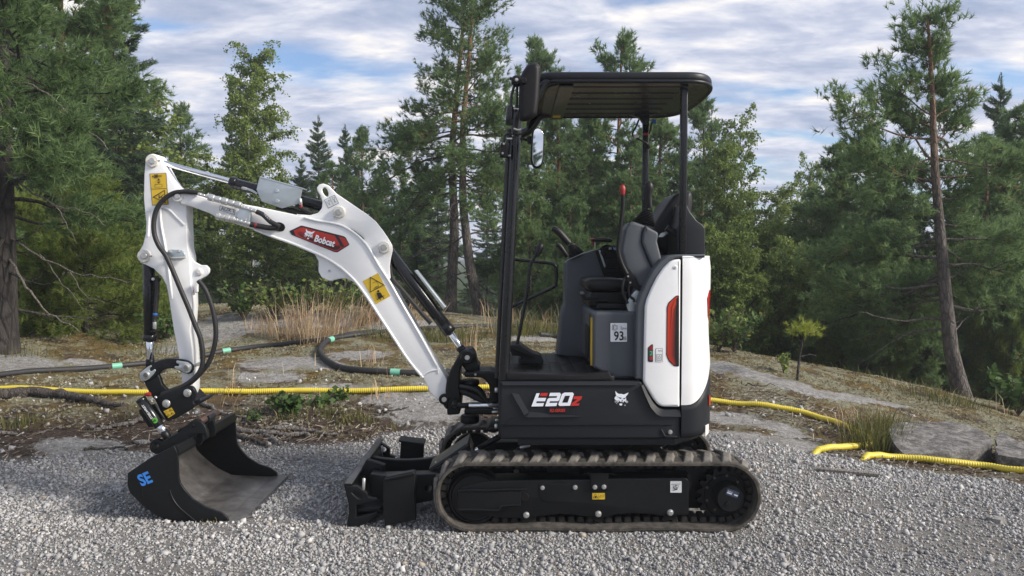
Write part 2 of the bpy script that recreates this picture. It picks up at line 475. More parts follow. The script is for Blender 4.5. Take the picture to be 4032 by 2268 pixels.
GB = np.array([(-9, 4.6), (-3.4, 4.78), (-2.04, 5.22), (-1.22, 5.30), (-.57, 5.55), (.4, 5.7), (1.43, 5.62), (1.82, 5.46), (2.12, 5.1), (2.58, 4.8), (3.09, 4.52), (4.2, 3.9), (9, 2.2)])
def gravel_edge(x): return np.interp(x, GB[:, 0], GB[:, 1])
def gmask(x, y):
    e = gravel_edge(x) + .22 * fbm(x * 1.4, y * 1.4, 5, 3) + .10 * fbm(x * 6, y * 6, 9, 3)
    return np.clip((e - y) / .22 + .5, 0, 1)
def height_raw(x, y):
    x = np.asarray(x, float); y = np.asarray(y, float); sh = x.shape; xf = x.ravel(); yf = y.ravel()
    z = np.zeros(len(xf))
    for i in range(0, len(xf), 20000):
        xx, yy = xf[i:i + 20000], yf[i:i + 20000]
        xc = np.clip(xx, -16, 16); yc = np.clip(yy, -6, 40)
        r2 = (xc[:, None] - ctrl[None, :, 0]) ** 2 + (yc[:, None] - ctrl[None, :, 1]) ** 2
        z[i:i + 20000] = tps(r2) @ wgt[:nC] + wgt[nC] + wgt[nC + 1] * xc + wgt[nC + 2] * yc
    return z.reshape(sh)
def height(x, y, detail=True):
    x = np.asarray(x, float); y = np.asarray(y, float)
    z = height_raw(x, y); g = gmask(x, y)
    pad = np.clip((5.0 - y) / .8, 0, 1) * np.clip((2.6 - np.abs(x - .0)) / .6, 0, 1)
    z = z * (1 - pad)                                      # the pad under the machine is level
    if detail:
        rough = .055 * fbm(x * 1.1, y * 1.1, 21, 4, .5) + .018 * fbm(x * 6, y * 6, 31, 4, .6)
        fine = .010 * fbm(x * 2.2, y * 2.2, 41, 3)
        foot = ((x > -1.74) & (x < -1.36) & (y > 3.77) & (y < 4.59))
        z = z - .014 * foot
        z = z + (1 - g) * rough + g * fine * (1 - .7 * pad) - .0
    return z
def H1(x, y): return float(height(np.array([x]), np.array([y]))[0])
def ground_at(px, py):
    """where a photo pixel's sight line meets the terrain"""
    lo, hi = 3.0, 60.0; ys = np.linspace(2.8, 40, 1500)
    pts = np.array([P(px, py, yy) for yy in ys]); hz = height(pts[:, 0], pts[:, 1])
    k = np.argmax(pts[:, 2] <= hz)
    if pts[k, 2] > hz[k]: k = len(ys) - 1
    return Vector((pts[k, 0], pts[k, 1], hz[k]))
def axis(a, b, step, far, n):
    core = np.arange(a, b + 1e-6, step)
    g = np.geomspace(step * 2, far, n)
    return np.r_[a - np.cumsum(g)[::-1] if False else (a - g[::-1]), core, b + g]
gx = axis(-7.0, 6.5, .045, 400, 40); gy = np.r_[-400, -200, -90, -40, -15, -6, -2, .5, 1.5, np.arange(2.4, 12.5, .045), 12.5 + np.geomspace(.1, 500, 45)]
GX, GYY = np.meshgrid(gx, gy, indexing='ij')
GZ = height(GX, GYY)
V = np.c_[GX.ravel(), GYY.ravel(), GZ.ravel()]
nx_, ny_ = GX.shape
ii = np.arange(nx_ * ny_).reshape(nx_, ny_)
F = np.stack([ii[:-1, :-1].ravel(), ii[1:, :-1].ravel(), ii[1:, 1:].ravel(), ii[:-1, 1:].ravel()], 1)
gm = gmask(V[:, 0], V[:, 1])
# where bare granite shows: patches on the outcrop (shape of its own, from the photo's pale areas)
bare = []
for (px, py, rx, ry) in [(1130, 1425, .62, .22), (1270, 1440, .30, .14), (1350, 1535, .5, .08), (1050, 1490, .4, .12), (380, 1440, .55, .10), (340, 1770, .42, .12), (1690, 1590, .55, .35), (2860, 1450, .34, .16), (2980, 1480, .34, .15), (3100, 1510, .34, .13), (3230, 1545, .36, .11), (3360, 1570, .36, .10), (3480, 1590, .25, .08), (2850, 1645, .35, .14), (2960, 1665, .4, .12), (3060, 1690, .35, .08), (3150, 1720, .3, .06), (60, 1430, .5, .2), (120, 1250, .8, .5), (2900, 1740, .8, .2), (900, 1290, .7, .3), (1250, 1262, .8, .25), (1620, 1280, .7, .25), (1420, 1400, .4, .16), (700, 1380, .5, .16), (1560, 1570, .4, .12), (2120, 1330, .6, .2)]:
    q = ground_at(px, py); bare.append((q.x, q.y, rx, ry))
def bare_at(x, y):
    b_ = np.zeros(len(x))
    for (cx_, cy_, rx, ry) in bare: b_ = np.maximum(b_, np.exp(-1.2 * (((x - cx_) / rx) ** 2 + ((y - cy_) / (ry * 1.8)) ** 2)))
    return b_
bm_ = np.zeros(len(V))
near = (np.abs(V[:, 0]) < 8) & (V[:, 1] < 13) & (V[:, 1] > 2)
for (x, y, rx, ry) in bare:
    dd = ((V[near, 0] - x) / rx) ** 2 + ((V[near, 1] - y) / (ry * 1.8)) ** 2
    bm_[near] = np.maximum(bm_[near], np.exp(-dd * 1.2))
bm_ = np.clip(bm_ * 1.05 + .42 * fbm(V[:, 0] * 2.6, V[:, 1] * 2.6, 71, 5, .65) - .05, 0, 1)
ge_ = gravel_edge(V[:, 0]); soil_w = np.clip((1.15 - (V[:, 1] - ge_)) / .5 + .5 * fbm(V[:, 0] * 2, V[:, 1] * 2, 77, 4, .6), 0, 1) * np.clip((.6 - V[:, 0]) / .6 + .35, .35, 1)
far_green = np.clip((V[:, 1] - 13) / 4, 0, 1)
m, nt, b = new_mat('ground_surface')
tc = nd(nt, 'ShaderNodeTexCoord').outputs['Object']
att = lambda n_: nd(nt, 'ShaderNodeAttribute', attribute_name=n_).outputs['Fac']
grav_c = ramp(nt, noise(nt, 95, 4, .7, tc), [(.25, (.17, .166, .16)), (.5, (.29, .284, .275)), (.72, (.41, .40, .385))])
vor = nd(nt, 'ShaderNodeTexVoronoi'); vor.inputs['Scale'].default_value = 70; nt.links.new(tc, vor.inputs['Vector'])
grav_c = mixc(nt, .55, grav_c, ramp(nt, vor.outputs['Color'], [(.1, (.10, .10, .105)), (.5, (.23, .225, .22)), (.9, (.42, .415, .41))]))
grav_c = mixc(nt, ramp(nt, noise(nt, 1.3, 4, .6, tc), [(.42, 0.0), (.62, .45)]), grav_c, (.22, .20, .17))
rock_c = ramp(nt, noise(nt, 26, 6, .75, tc), [(.26, (.11, .104, .098)), (.42, (.27, .262, .25)), (.58, (.43, .42, .405)), (.76, (.58, .57, .555))])
rock_c = mixc(nt, ramp(nt, noise(nt, 5, 5, .65, tc), [(.48, 0.0), (.66, .65)]), rock_c, (.20, .182, .155))
rock_c = mixc(nt, 1.0, rock_c, ramp(nt, noise(nt, 120, 4, .7, tc), [(.3, .55), (.5, 1.0), (.7, 1.3)]), 'MULTIPLY')
rock_c = mixc(nt, ramp(nt, noise(nt, 18, 7, .8, tc), [(.58, 0.0), (.66, .8)]), rock_c, (.055, .045, .038))
soil_c = ramp(nt, noise(nt, 34, 6, .75, tc), [(.25, (.020, .014, .011)), (.5, (.058, .042, .032)), (.75, (.12, .092, .07))])
moss_c = ramp(nt, noise(nt, 30, 5, .7, tc), [(.3, (.072, .050, .018)), (.6, (.20, .145, .055)), (.8, (.31, .245, .11))])
lich_c = ramp(nt, noise(nt, 40, 5, .7, tc), [(.3, (.13, .125, .08)), (.6, (.31, .31, .22)), (.8, (.45, .45, .35))])
litt_c = ramp(nt, noise(nt, 55, 6, .8, tc), [(.3, (.038, .027, .021)), (.5, (.092, .068, .052)), (.68, (.165, .132, .105)), (.82, (.30, .27, .23))])
soil_c = mixc(nt, ramp(nt, noise(nt, 6, 5, .7, tc), [(.38, 0.0), (.6, 1.0)]), soil_c, litt_c)
cov = mixc(nt, ramp(nt, noise(nt, 2.6, 6, .7, tc), [(.42, 0.0), (.50, 1.0)]), soil_c, moss_c)
mp = nd(nt, 'ShaderNodeMapping'); mp.inputs['Location'].default_value = (4.3, 2.2, 0); nt.links.new(tc, mp.inputs['Vector'])
cov = mixc(nt, ramp(nt, noise(nt, 2.2, 6, .7, mp.outputs[0]), [(.47, 0.0), (.53, .9)]), cov, lich_c)
cov = mixc(nt, att('soil'), cov, soil_c)
rockmix = nd(nt, 'ShaderNodeMath', operation='ADD'); nt.links.new(att('bare'), rockmix.inputs[0])
rn = nd(nt, 'ShaderNodeMath', operation='MULTIPLY_ADD'); nt.links.new(noise(nt, 11, 8, .78, tc), rn.inputs[0]); rn.inputs[1].default_value = 1.5; rn.inputs[2].default_value = -.75
nt.links.new(rn.outputs[0], rockmix.inputs[1])
c = mixc(nt, ramp(nt, rockmix.outputs[0], [(.40, 0.0), (.55, 1.0)]), cov, rock_c)
c = mixc(nt, att('far'), c, ramp(nt, noise(nt, .8, 5, .6, tc), [(.3, (.020, .028, .012)), (.7, (.05, .075, .022))]))
c = mixc(nt, att('gravel'), c, grav_c)
nt.links.new(c, b.inputs['Base Color']); b.inputs['Roughness'].default_value = .9; b.inputs['Specular IOR Level'].default_value = .2
hmix = nd(nt, 'ShaderNodeMath', operation='ADD'); nt.links.new(noise(nt, 70, 6, .75, tc), hmix.inputs[0]); nt.links.new(noise(nt, 14, 5, .6, tc), hmix.inputs[1])
bump(nt, b, hmix.outputs[0], 1.0, .035)
MT['ground'] = m
ground = mesh_np('ground', V, F, MT['ground'], None, 60, {'gravel': gm, 'bare': bm_, 'far': far_green, 'soil': soil_w})
tag(ground, 'gravel pad in front of a mossy granite outcrop and forest floor', 'ground', kind='structure')

# ---- loose gravel on the pad
m, nt, b = new_mat('gravel_stone')
a = nd(nt, 'ShaderNodeAttribute', attribute_name='tint')
gcol = ramp(nt, a.outputs['Fac'], [(0.0, (.15, .15, .152)), (.30, (.235, .235, .237)), (.55, (.315, .313, .31)), (.78, (.41, .405, .398)), (.92, (.55, .54, .52)), (1.0, (.32, .28, .23))])
nt.links.new(mixc(nt, .35, gcol, mixc(nt, 1.0, gcol, ramp(nt, noise(nt, 160, 3, .6), [(.3, .55), (.7, 1.35)]), 'MULTIPLY')), b.inputs['Base Color'])
b.inputs['Roughness'].default_value = .85
MT['stone'] = m
def scatter(n, xr, yr, seed):
    r = np.random.default_rng(seed); return r.uniform(*xr, n), r.uniform(*yr, n), r
def stones(name, x, y, size, tint, r, mat, sink=.25):
    z = height(x, y)
    base = np.array([(sx_, sy_, sz_) for sz_ in (-1, 1) for sy_ in (-1, 1) for sx_ in (-1, 1)], float)
    n = len(x)
    Vv = base[None] * r.uniform(.55, 1.0, (n, 8, 3))
    Vv *= np.stack([r.uniform(.7, 1.15, n), r.uniform(.55, .95, n), r.uniform(.4, .75, n)], 1)[:, None, :]
    q = r.normal(size=(n, 4)) * np.array([1, .45, .45, 1]); q /= np.linalg.norm(q, axis=1, keepdims=True)
    w, xx, yy, zz_ = q.T
    R = np.stack([1 - 2 * (yy ** 2 + zz_ ** 2), 2 * (xx * yy - zz_ * w), 2 * (xx * zz_ + yy * w), 2 * (xx * yy + zz_ * w), 1 - 2 * (xx ** 2 + zz_ ** 2), 2 * (yy * zz_ - xx * w), 2 * (xx * zz_ - yy * w), 2 * (yy * zz_ + xx * w), 1 - 2 * (xx ** 2 + yy ** 2)], 1).reshape(n, 3, 3)
    Vv = np.einsum('nij,nkj->nki', R, Vv) * size[:, None, None]
    Vv += np.stack([x, y, z + size * sink], 1)[:, None, :]
    fq = np.array([(0, 2, 3, 1), (4, 5, 7, 6), (0, 1, 5, 4), (2, 6, 7, 3), (0, 4, 6, 2), (1, 3, 7, 5)])
    Fq = (fq[None] + (np.arange(n) * 8)[:, None, None]).reshape(-1, 4)
    return mesh_np(name, Vv.reshape(-1, 3), Fq, mat, None, None, {'tint': np.repeat(tint, 8)})
n = 340000
x, y, r = scatter(n, (-4.6, 4.9), (2.75, 6.4), 3)
keep = ~((x > -1.74) & (x < -1.355) & (y > 3.765) & (y < 4.60)) & (np.abs(x) < .70 * y + .15) & (gmask(x, y) > r.uniform(.25, .75, n)) & (r.uniform(size=n) < np.clip(1.25 - .12 * y, .4, 1) * np.clip(.78 + .9 * fbm(x * 1.1 + 7, y * 1.6, 63, 4, .6), .25, 1))
x, y = x[keep], y[keep]; k = len(x)
size = np.clip(r.lognormal(math.log(.0049), .46, k), .0024, .020) * (1 + .06 * (y - 3.5))
tint = np.clip(r.normal(.48, .18, k) + .25 * fbm(x * 1.5, y * 1.5, 55, 3), 0, .93); tint[r.uniform(size=k) < .035] = 1.0
gv = stones('gravel', x, y, size, tint, r, MT['stone']); tag(gv, 'loose crushed grey gravel covering the pad', 'gravel', kind='stuff')
print('stones', k)
# scattered pale chips on the outcrop
n = 700
x, y, r = scatter(n, (-5, 5), (4.8, 7.0), 13)
keep = (gmask(x, y) < .5) & (r.uniform(size=n) < np.clip(2.0 - .25 * (y - gravel_edge(x)) * 2, .1, 1)); x, y = x[keep], y[keep]
cp = stones('gravel_chips', x, y, np.clip(r.lognormal(math.log(.009), .5, len(x)), .004, .035), r.uniform(.4, .95, len(x)), r, MT['stone'])
tag(cp, 'pale stone chips strewn over the bark and moss', 'gravel', kind='stuff')
# ------------------------------------------------------------------ the mini excavator
YN, YC, YF = 3.62, 4.09, 4.56          # near side, centre line and far side of the machine
EX = empty('mini_excavator', (.42, YC, 0))
tag(EX, 'white and black mini excavator with open canopy, tilting bucket and rubber tracks on gravel', 'excavator')
W, K, GR, GY, DK, ZN, BO, CH, HO = (MT[k] for k in ('white', 'black', 'graphite', 'grey', 'dark', 'zinc', 'bolt', 'chrome', 'hose'))
def hull_rod(name, k0, p0, k1, p1, Y, rpx, mat, parent, sides=20, Y2=None):
    a = P(*cr1(k0, *p0), Y); b2 = P(*cr1(k1, *p1), Y if Y2 is None else Y2)
    return rod(name, a, b2, rpx * Y / FPX, mat, parent, sides, .003)
def ptube(name, pts, Y, rpx, mat, parent, n=5, sides=10):
    """tube along source pixels (x, y[, depth])"""
    w = [P(p[0], p[1], p[2] if len(p) > 2 else Y) for p in pts]
    return tube(name, sm(w, n, False), rpx * Y / FPX, mat, parent, sides)

# ---- tracks
def stadium(xl, xr, zc, r, s):
    """point and outward normal at arc length s, clockwise from the top left"""
    L = xr - xl; per = 2 * L + 2 * math.pi * r; s %= per
    if s < L: return (xl + s, zc + r), (0, 1)
    s -= L
    if s < math.pi * r:
        a = math.pi / 2 - s / r; return (xr + r * math.cos(a), zc + r * math.sin(a)), (math.cos(a), math.sin(a))
    s -= math.pi * r
    if s < L: return (xr - s, zc - r), (0, -1)
    s -= L; a = -math.pi / 2 - s / r
    return (xl + r * math.cos(a), zc + r * math.sin(a)), (math.cos(a), math.sin(a))
TY0, TW = 3.60, .23
pl, pr_ = P(1712, 1976, TY0), P(2998, 1976, TY0)
TR = .5 * (P(2400, 1840, TY0).z - P(2400, 2112, TY0).z)
TZ = TR + .009
XL, XR = pl.x + TR, pr_.x - TR
PER = 2 * (XR - XL) + 2 * math.pi * TR
def build_track():
    prof = [(0, -.004), (.004, 0), (TW - .004, 0), (TW, -.004), (TW, -.016), (TW - .03, -.020), (.03, -.020), (0, -.016)]   # (y, radial)
    N = 140; V = []; F = []
    for i in range(N):
        (x, z), (nx, nz) = stadium(XL, XR, TZ, TR, PER * i / N)
        sag = 0.0
        if nz < -.9: sag = .004 * math.sin(x * 11.0)
        for (y, rr) in prof: V.append((x + nx * rr, TY0 + y, z + nz * rr + sag))
    n = len(prof)
    for i in range(N):
        for k in range(n):
            F.append((i * n + k, i * n + (k + 1) % n, ((i + 1) % N) * n + (k + 1) % n, ((i + 1) % N) * n + k))
    tr = pmesh('track', V, F, MT['rubber_band'], EX, 40)
    # tread lug: slanted, tapering block from the edge towards the centre line
    def lug_mesh(y0, y1, sk):
        a = []
        for (y, t) in ((y0, 0), (y1, 1)):
            c = sk * t; hw = .021; h = .021 if .05 < y < .18 else .006
            for (dx, zz) in ((-hw - .006, -.003), (hw + .006, -.003), (hw - .004, h), (-hw + .004, h)): a.append((dx + c, y, zz))
        me = bpy.data.meshes.new('tread_lug')
        me.from_pydata(a, [], [(0, 1, 2, 3)[::-1], (4, 5, 6, 7), (0, 1, 5, 4), (1, 2, 6, 5), (2, 3, 7, 6), (3, 0, 4, 7)]); me.update()
        bm = bmesh.new(); bm.from_mesh(me); bmesh.ops.recalc_face_normals(bm, faces=bm.faces)
        bmesh.ops.bevel(bm, geom=[e for e in bm.edges], offset=.003, segments=1, affect='EDGES'); bm.to_mesh(me); bm.free()
        me.materials.append(MT['rubber']); return me
    la = lug_mesh(.006, .118, .030); lb = lug_mesh(.112, TW - .006, -.030)
    cleat = bpy.data.meshes.new('drive_cleat')
    hw, cv = .017, []
    for (y, t) in ((.070, 1), (.160, 1)):
        for (dx, zz) in ((-hw, 0), (hw, 0), (hw - .003, -.030), (-hw + .003, -.030)): cv.append((dx, y, zz))
    cleat.from_pydata(cv, [], [(0, 1, 2, 3), (4, 5, 6, 7)[::-1], (0, 1, 5, 4)[::-1], (1, 2, 6, 5)[::-1], (2, 3, 7, 6)[::-1], (3, 0, 4, 7)[::-1]]); cleat.update()
    bm = bmesh.new(); bm.from_mesh(cleat); bmesh.ops.recalc_face_normals(bm, faces=bm.faces)
    bmesh.ops.bevel(bm, geom=[e for e in bm.edges], offset=.002, segments=1, affect='EDGES'); bm.to_mesh(cleat); bm.free()
    cleat.materials.append(MT['rubber_dark'])
    def place(me, s, rr, nm):
        (x, z), (nx, nz) = stadium(XL, XR, TZ, TR, s)
        o = link(nm, me, None, tr, None)
        o.location = (x + nx * rr, TY0, z + nz * rr); o.rotation_euler = (0, math.atan2(nx, nz), 0)
        return o
    nl = 38
    for i in range(nl):
        place(la, PER * (i + .30) / nl, 0, 'tread_lug'); place(lb, PER * (i + .80) / nl, 0, 'tread_lug')
    for i in range(76): place(cleat, PER * i / 76, -.019, 'drive_cleat')
    return tr
track = build_track()
# track frame with its fittings
fr = cr('D', (1235, 775), (1450, 716), (1700, 705), (2174, 700)) + cr('G', (360, 540), (560, 530), (1440, 520), (1470, 560), (1466, 940), (1340, 945), (1180, 955), (1000, 930), (800, 920), (640, 940), (540, 968), (420, 975), (280, 955), (150, 935), (0, 930)) + cr('D', (1990, 1050), (1870, 1068), (1700, 1068), (1500, 1050), (1235, 1008))
FRM = ext('track_frame', rc(fr, 6), 3.645, 3.78, K, EX, .006)
ext('slide_rail', rc(cr('D', (1212, 808), (1815, 808), (1815, 955), (1640, 965), (1600, 1000), (1212, 1000)), 4), 3.622, 3.66, K, FRM, .003)
for pts in (((1215, 806), (1330, 797), (1480, 800), (1700, 790), (1868, 792)), ((1215, 985), (1400, 982), (1590, 988), (1640, 948), (1810, 940))):
    ptube('weld_bead', cr('D', *pts), 3.62, 4.2, K, FRM, 6, 8)
pin('frame_hole', *cr1('D', 1848, 865), 3.6435, 3.66, 18, MT['dark'], FRM, 24)
ext('inspection_plate', rc(cr('D', (1985, 735), (2174, 735)) + cr('G', (130, 580), (130, 800)) + cr('D', (2174, 912), (2030, 912), (1985, 860)), 10), 3.6425, 3.66, K, FRM, .0015)
ext('guide_bracket', rc(cr('G', (345, 468), (562, 468), (560, 530), (553, 660), (360, 660), (360, 530)), 3), 3.634, 3.72, K, FRM, .003)
ext('guide_wing', rc(cr('G', (245, 495), (300, 468), (610, 468), (650, 490), (600, 478), (310, 480)), 1), 3.64, 3.78, K, FRM, .001)
ext('scraper', rc(cr('G', (1440, 480), (1470, 475), (1490, 520), (1495, 610), (1470, 660), (1450, 650), (1455, 540)), 3), 3.65, 3.72, K, FRM, .002)
for (k, x, y, r) in (('G', 185, 628, 9.5), ('G', 408, 625, 9.5), ('G', 510, 622, 9.5), ('D', 2020, 775, 9)):
    bolt(*cr1(k, x, y), 3.6425 if (k, x) != ('G', 408) and (k, x) != ('G', 510) else 3.633, r, BO, FRM)
for (k, x, y) in (('D', 1865, 1035), ('G', 447, 928), ('G', 1258, 912)):
    bolt(*cr1(k, x, y), 3.640, 12.5, BO, FRM, 'roller_bolt')
    pin('roller', *cr1(k, x, y + 12), 3.655, 3.78, 27, MT['dark'], FRM, 28)
idl = pin('front_idler', *cr1('D', 1375, 872), 3.66, 3.76, 110, MT['dark'], EX, 48, .01)
pin('idler_rim', *cr1('D', 1375, 872), 3.652, 3.768, 96, K, idl, 48, .006)
# drive sprocket: toothed ring, bolts and hub cap
sc = P(*cr1('G', 1885, 722), 3.70)
teeth = []
for i in range(19 * 8):
    a = 2 * math.pi * i / (19 * 8); ph = (i % 8) / 8
    r = .146 if ph in (0, .125, .875) else (.136 if ph in (.25, .75) else .126)
    teeth.append((sc.x + r * math.cos(a), sc.z + r * math.sin(a)))
SPR = extw('drive_sprocket', [teeth], 3.70, 3.735, K, EX, .002)
rod('sprocket_disc', (sc.x, 3.694, sc.z), (sc.x, 3.74, sc.z), .112, K, SPR, 48, .004)
for (x, y) in ((1755, 520), (1895, 495), (2015, 565), (1670, 630), (1670, 775), (1760, 880)):
    bolt(*cr1('G', x, y), 3.692, 5.5, MT['steel'], SPR)
hc = cr1('G', 1935, 757)
pin('hub_drum', *hc, 3.63, 3.75, 60, K, SPR, 48, .006)
pin('hub_ring', *hc, 3.624, 3.64, 54, K, SPR, 48, .004)
pin('drain_plug', *cr1('G', 1905, 812), 3.619, 3.63, 11, K, SPR, 6)
d = Decal(3.6225)
hx, hy = cr1('G', 1958, 695)
ca, sa = math.cos(math.radians(20)), math.sin(math.radians(20))
def rq(cx, cy, w, h, ang): 
    c, s_ = math.cos(math.radians(ang)), math.sin(math.radians(ang))
    return [(cx + x * c - y * s_, cy + x * s_ + y * c) for x, y in ((-w / 2, -h / 2), (w / 2, -h / 2), (w / 2, h / 2), (-w / 2, h / 2))]
d.poly(rq(hx, hy, 50, 26, 20), (.035, .045, .085)).poly(rq(hx - 12, hy - 1, 20, 5, 20), (.5, .55, .6)).poly(rq(hx + 13, hy + 7, 16, 5, 20), (.5, .55, .6))
d.text('Bobcat', hx - 19, hy - 9, 5, (.6, .62, .65), 20)
d.build('maker_plate', SPR)
d = Decal(3.6415)
d.poly(rc(cr('G', (378, 690), (520, 690), (520, 762), (378, 762)), 2), YEL)
d.line(cr('G', (386, 745), (414, 698), (442, 745)), 1.2, INK, True).poly(circ(*cr1('G', 416, 732), 4, 10), INK).line(cr('G', (450, 692), (450, 760)), .8, INK)
d.poly(cr('G', (456, 735), (470, 712), (515, 708), (505, 728)), (.25, .18, .03)).text('0000', *cr1('G', 484, 758), 2, INK) if False else None
d.line(cr('G', (458, 734), (472, 712), (514, 708), (503, 730)), 1.2, INK, True)
d.build('warning_sticker', FRM, 'small yellow warning sticker')
d = Decal(3.6435)
d.poly(rc(cr('G', (1257, 556), (1385, 556), (1385, 686), (1257, 686)), 2), (.60, .62, .63))
d.line(cr('G', (1270, 592), (1370, 588)), 1.6, INK)
d.line(sm(cr('G', (1290, 600), (1298, 628), (1320, 640), (1342, 628), (1350, 600)), 3, False), 1.1, INK)
d.line(sm(cr('G', (1332, 606), (1314, 602), (1310, 618), (1330, 628), (1328, 646), (1300, 640), (1290, 620)), 3, False), 2.4, INK)
d.line(cr('G', (1292, 656), (1332, 648)), 2.4, INK)
d.build('hook_sticker', FRM, 'white sticker with a hook symbol')

# far track: same pieces one track gauge further back
fx, fy = -.045, .98 - TW
def copy_tree(o, parent, dx, dy, top=True):
    c = o.copy(); COL.objects.link(c); c.parent = parent
    if top: c.matrix_parent_inverse = o.matrix_parent_inverse.copy(); c.location = (o.location.x + dx, o.location.y + dy, o.location.z)
    for ch in o.children: copy_tree(ch, c, dx, dy, False)
    return c
for o in (track, FRM, idl, SPR):
    copy_tree(o, EX, fx, fy)
# undercarriage centre
box('motor_housing', (XR - .22, 3.755, .07), (XR + .05, 3.82, .30), MT['dark'], FRM, .01)
UC = box('undercarriage', (.06, 3.84, .13), (.80, 4.33, .33), K, EX, .01)
sl = P(2360, 1745, YC)
rod('slew_ring', (.40, YC, .33), (.40, YC, .415), .27, MT['dark'], UC, 48, .006)
rod('slew_motor', (.78, 3.98, .34), (.78, 3.98, .43), .05, MT['dark'], UC, 20, .006)
ptube('hydraulic_hose', [(2560, 1745, 3.85), (2590, 1770, 3.82), (2625, 1790, 3.8), (2640, 1810, 3.8)], 3.8, 11, HO, UC)
ptube('hydraulic_hose', [(2020, 1792, 3.85), (2045, 1762, 3.85), (2075, 1745, 3.86), (2140, 1738, 3.9)], 3.85, 5, HO, UC)
hull_rod('hose_fitting', 'D', (1805, 395), 'D', (1900, 370), 3.84, 7, BO, UC)
for z in (.20, .27):
    box('cross_beam', (.18, 3.76, z - .02), (.66, 4.42, z + .02), K, UC, .004)

# ---- dozer blade
blp = cr('D', (128, 748), (140, 733), (200, 733), (207, 748), (182, 790), (205, 850), (222, 930), (220, 1010), (200, 1100), (205, 1178), (143, 1180), (162, 1100), (178, 1010), (172, 920), (150, 830))
BL = ext('dozer_blade', rc(blp, 4), 3.70, 4.62, K, EX, .003)
ext('cutting_edge', cr('D', (139, 1130), (200, 1130), (205, 1185), (136, 1185)), 3.695, 4.625, MT['black'], BL, .002)
ext('end_plate', rc(cr('D', (145, 760), (262, 762), (352, 828), (365, 868), (442, 885), (440, 905), (362, 918), (245, 940), (245, 1058), (440, 1012), (445, 1030), (330, 1120), (205, 1180), (160, 1178), (185, 1010), (180, 900), (155, 830)), 5), 3.69, 3.72, K, BL, .003,
    holes=[rc(cr('D', (200, 820), (235, 810), (300, 850), (300, 880), (270, 885)), 4)])
tb = [P(*cr1('D', *p), 3.69) for p in ((318, 690), (312, 800))]
rod('latch_pin', (tb[0].x, 3.70, tb[0].z), (tb[1].x, 3.70, tb[1].z), .008, BO, BL, 12)
ext('rib_plate', rc(cr('D', (245, 940), (500, 925), (500, 1010), (440, 1030), (245, 1055)), 3), 3.80, 3.83, K, BL, .003)
ext('rib_plate', rc(cr('D', (245, 980), (480, 960), (480, 1000), (245, 1010)), 3), 3.72, 3.90, K, BL, .003)
ext('wing_panel', rc(cr('D', (505, 700), (530, 672), (790, 618), (812, 650), (800, 850), (818, 1082), (518, 1142), (500, 900)), 6), 3.665, 3.71, K, BL, .006)
ext('wing_edge', rc(cr('D', (520, 690), (800, 635), (806, 652), (524, 712)), 3), 3.655, 3.72, K, BL, .004)
ext('wing_panel', rc(cr('D', (672, 340), (892, 362), (885, 500), (660, 500)), 4), 4.56, 4.60, K, BL, .006)
ext('wing_edge', rc(cr('D', (645, 322), (890, 352), (892, 378), (660, 345)), 3), 4.50, 4.62, K, BL, .004)
ext('far_end_plate', rc(cr('D', (380, 470), (420, 345), (470, 340), (565, 400), (568, 465), (622, 480), (615, 497), (540, 497)), 4), 4.58, 4.61, K, BL, .003, holes=[rc(cr('D', (440, 385), (470, 365), (535, 400), (528, 432), (500, 440)), 5)])
p1, p2 = P(*cr1('D', 488, 372), 4.56), P(*cr1('D', 488, 475), 4.56)
rod('latch_pin', p1, p2, .008, BO, BL, 12)
# box section behind the mouldboard and the push frame
ext('back_beam', rc(cr('D', (345, 505), (520, 560), (515, 690), (270, 640)), 4), 3.96, 4.00, K, BL, .005)
ext('top_lip', rc(cr('D', (126, 742), (136, 730), (203, 730), (207, 742)), 2), 3.698, 4.622, MT['lip'], BL, .002)
ext('push_arm', rc(cr('D', (380, 640), (500, 660), (810, 650), (1060, 640), (1075, 700), (1010, 890), (805, 930), (500, 930), (380, 900)), 5), 3.86, 3.94, K, BL, .005, holes=[circ(*cr1('D', 935, 780), 14, 20)])
ext('push_arm', rc(cr('D', (500, 560), (800, 560), (1350, 500), (1350, 600), (1060, 700), (800, 740), (480, 720)), 5), 4.28, 4.36, K, BL, .005)
ext('cross_plate', sm(cr('D', (360, 478), (520, 500), (700, 510), (900, 500), (1100, 470), (1120, 520), (1060, 640), (820, 640), (520, 670), (345, 520)), 3), 4.27, 4.31, K, BL, .005)
ext('cylinder_guard', rc(cr('D', (975, 600), (1318, 362), (1350, 445), (1290, 480), (1010, 645)), 3), 3.93, 4.12, MT['gloss'], BL, .004)
ext('guard_lid', cr('D', (940, 592), (1308, 345), (1322, 366), (960, 612)), 3.925, 4.125, MT['lip'], BL, .002)  # lighter than the guard: light on its top is put into the colour
for (x, y) in ((1012, 528), (1132, 460)):
    a = P(*cr1('D', x, y), 3.97); rod('guard_bolt', a, a + Vector((-.006, 0, -.02)), .009, BO, BL, 6)
hull_rod('cylinder_rod', 'D', (1340, 445), 'D', (1420, 398), 4.02, 9, CH, BL)
hull_rod('cylinder_barrel', 'D', (1412, 405), 'D', (1640, 270), 4.02, 12, K, BL)

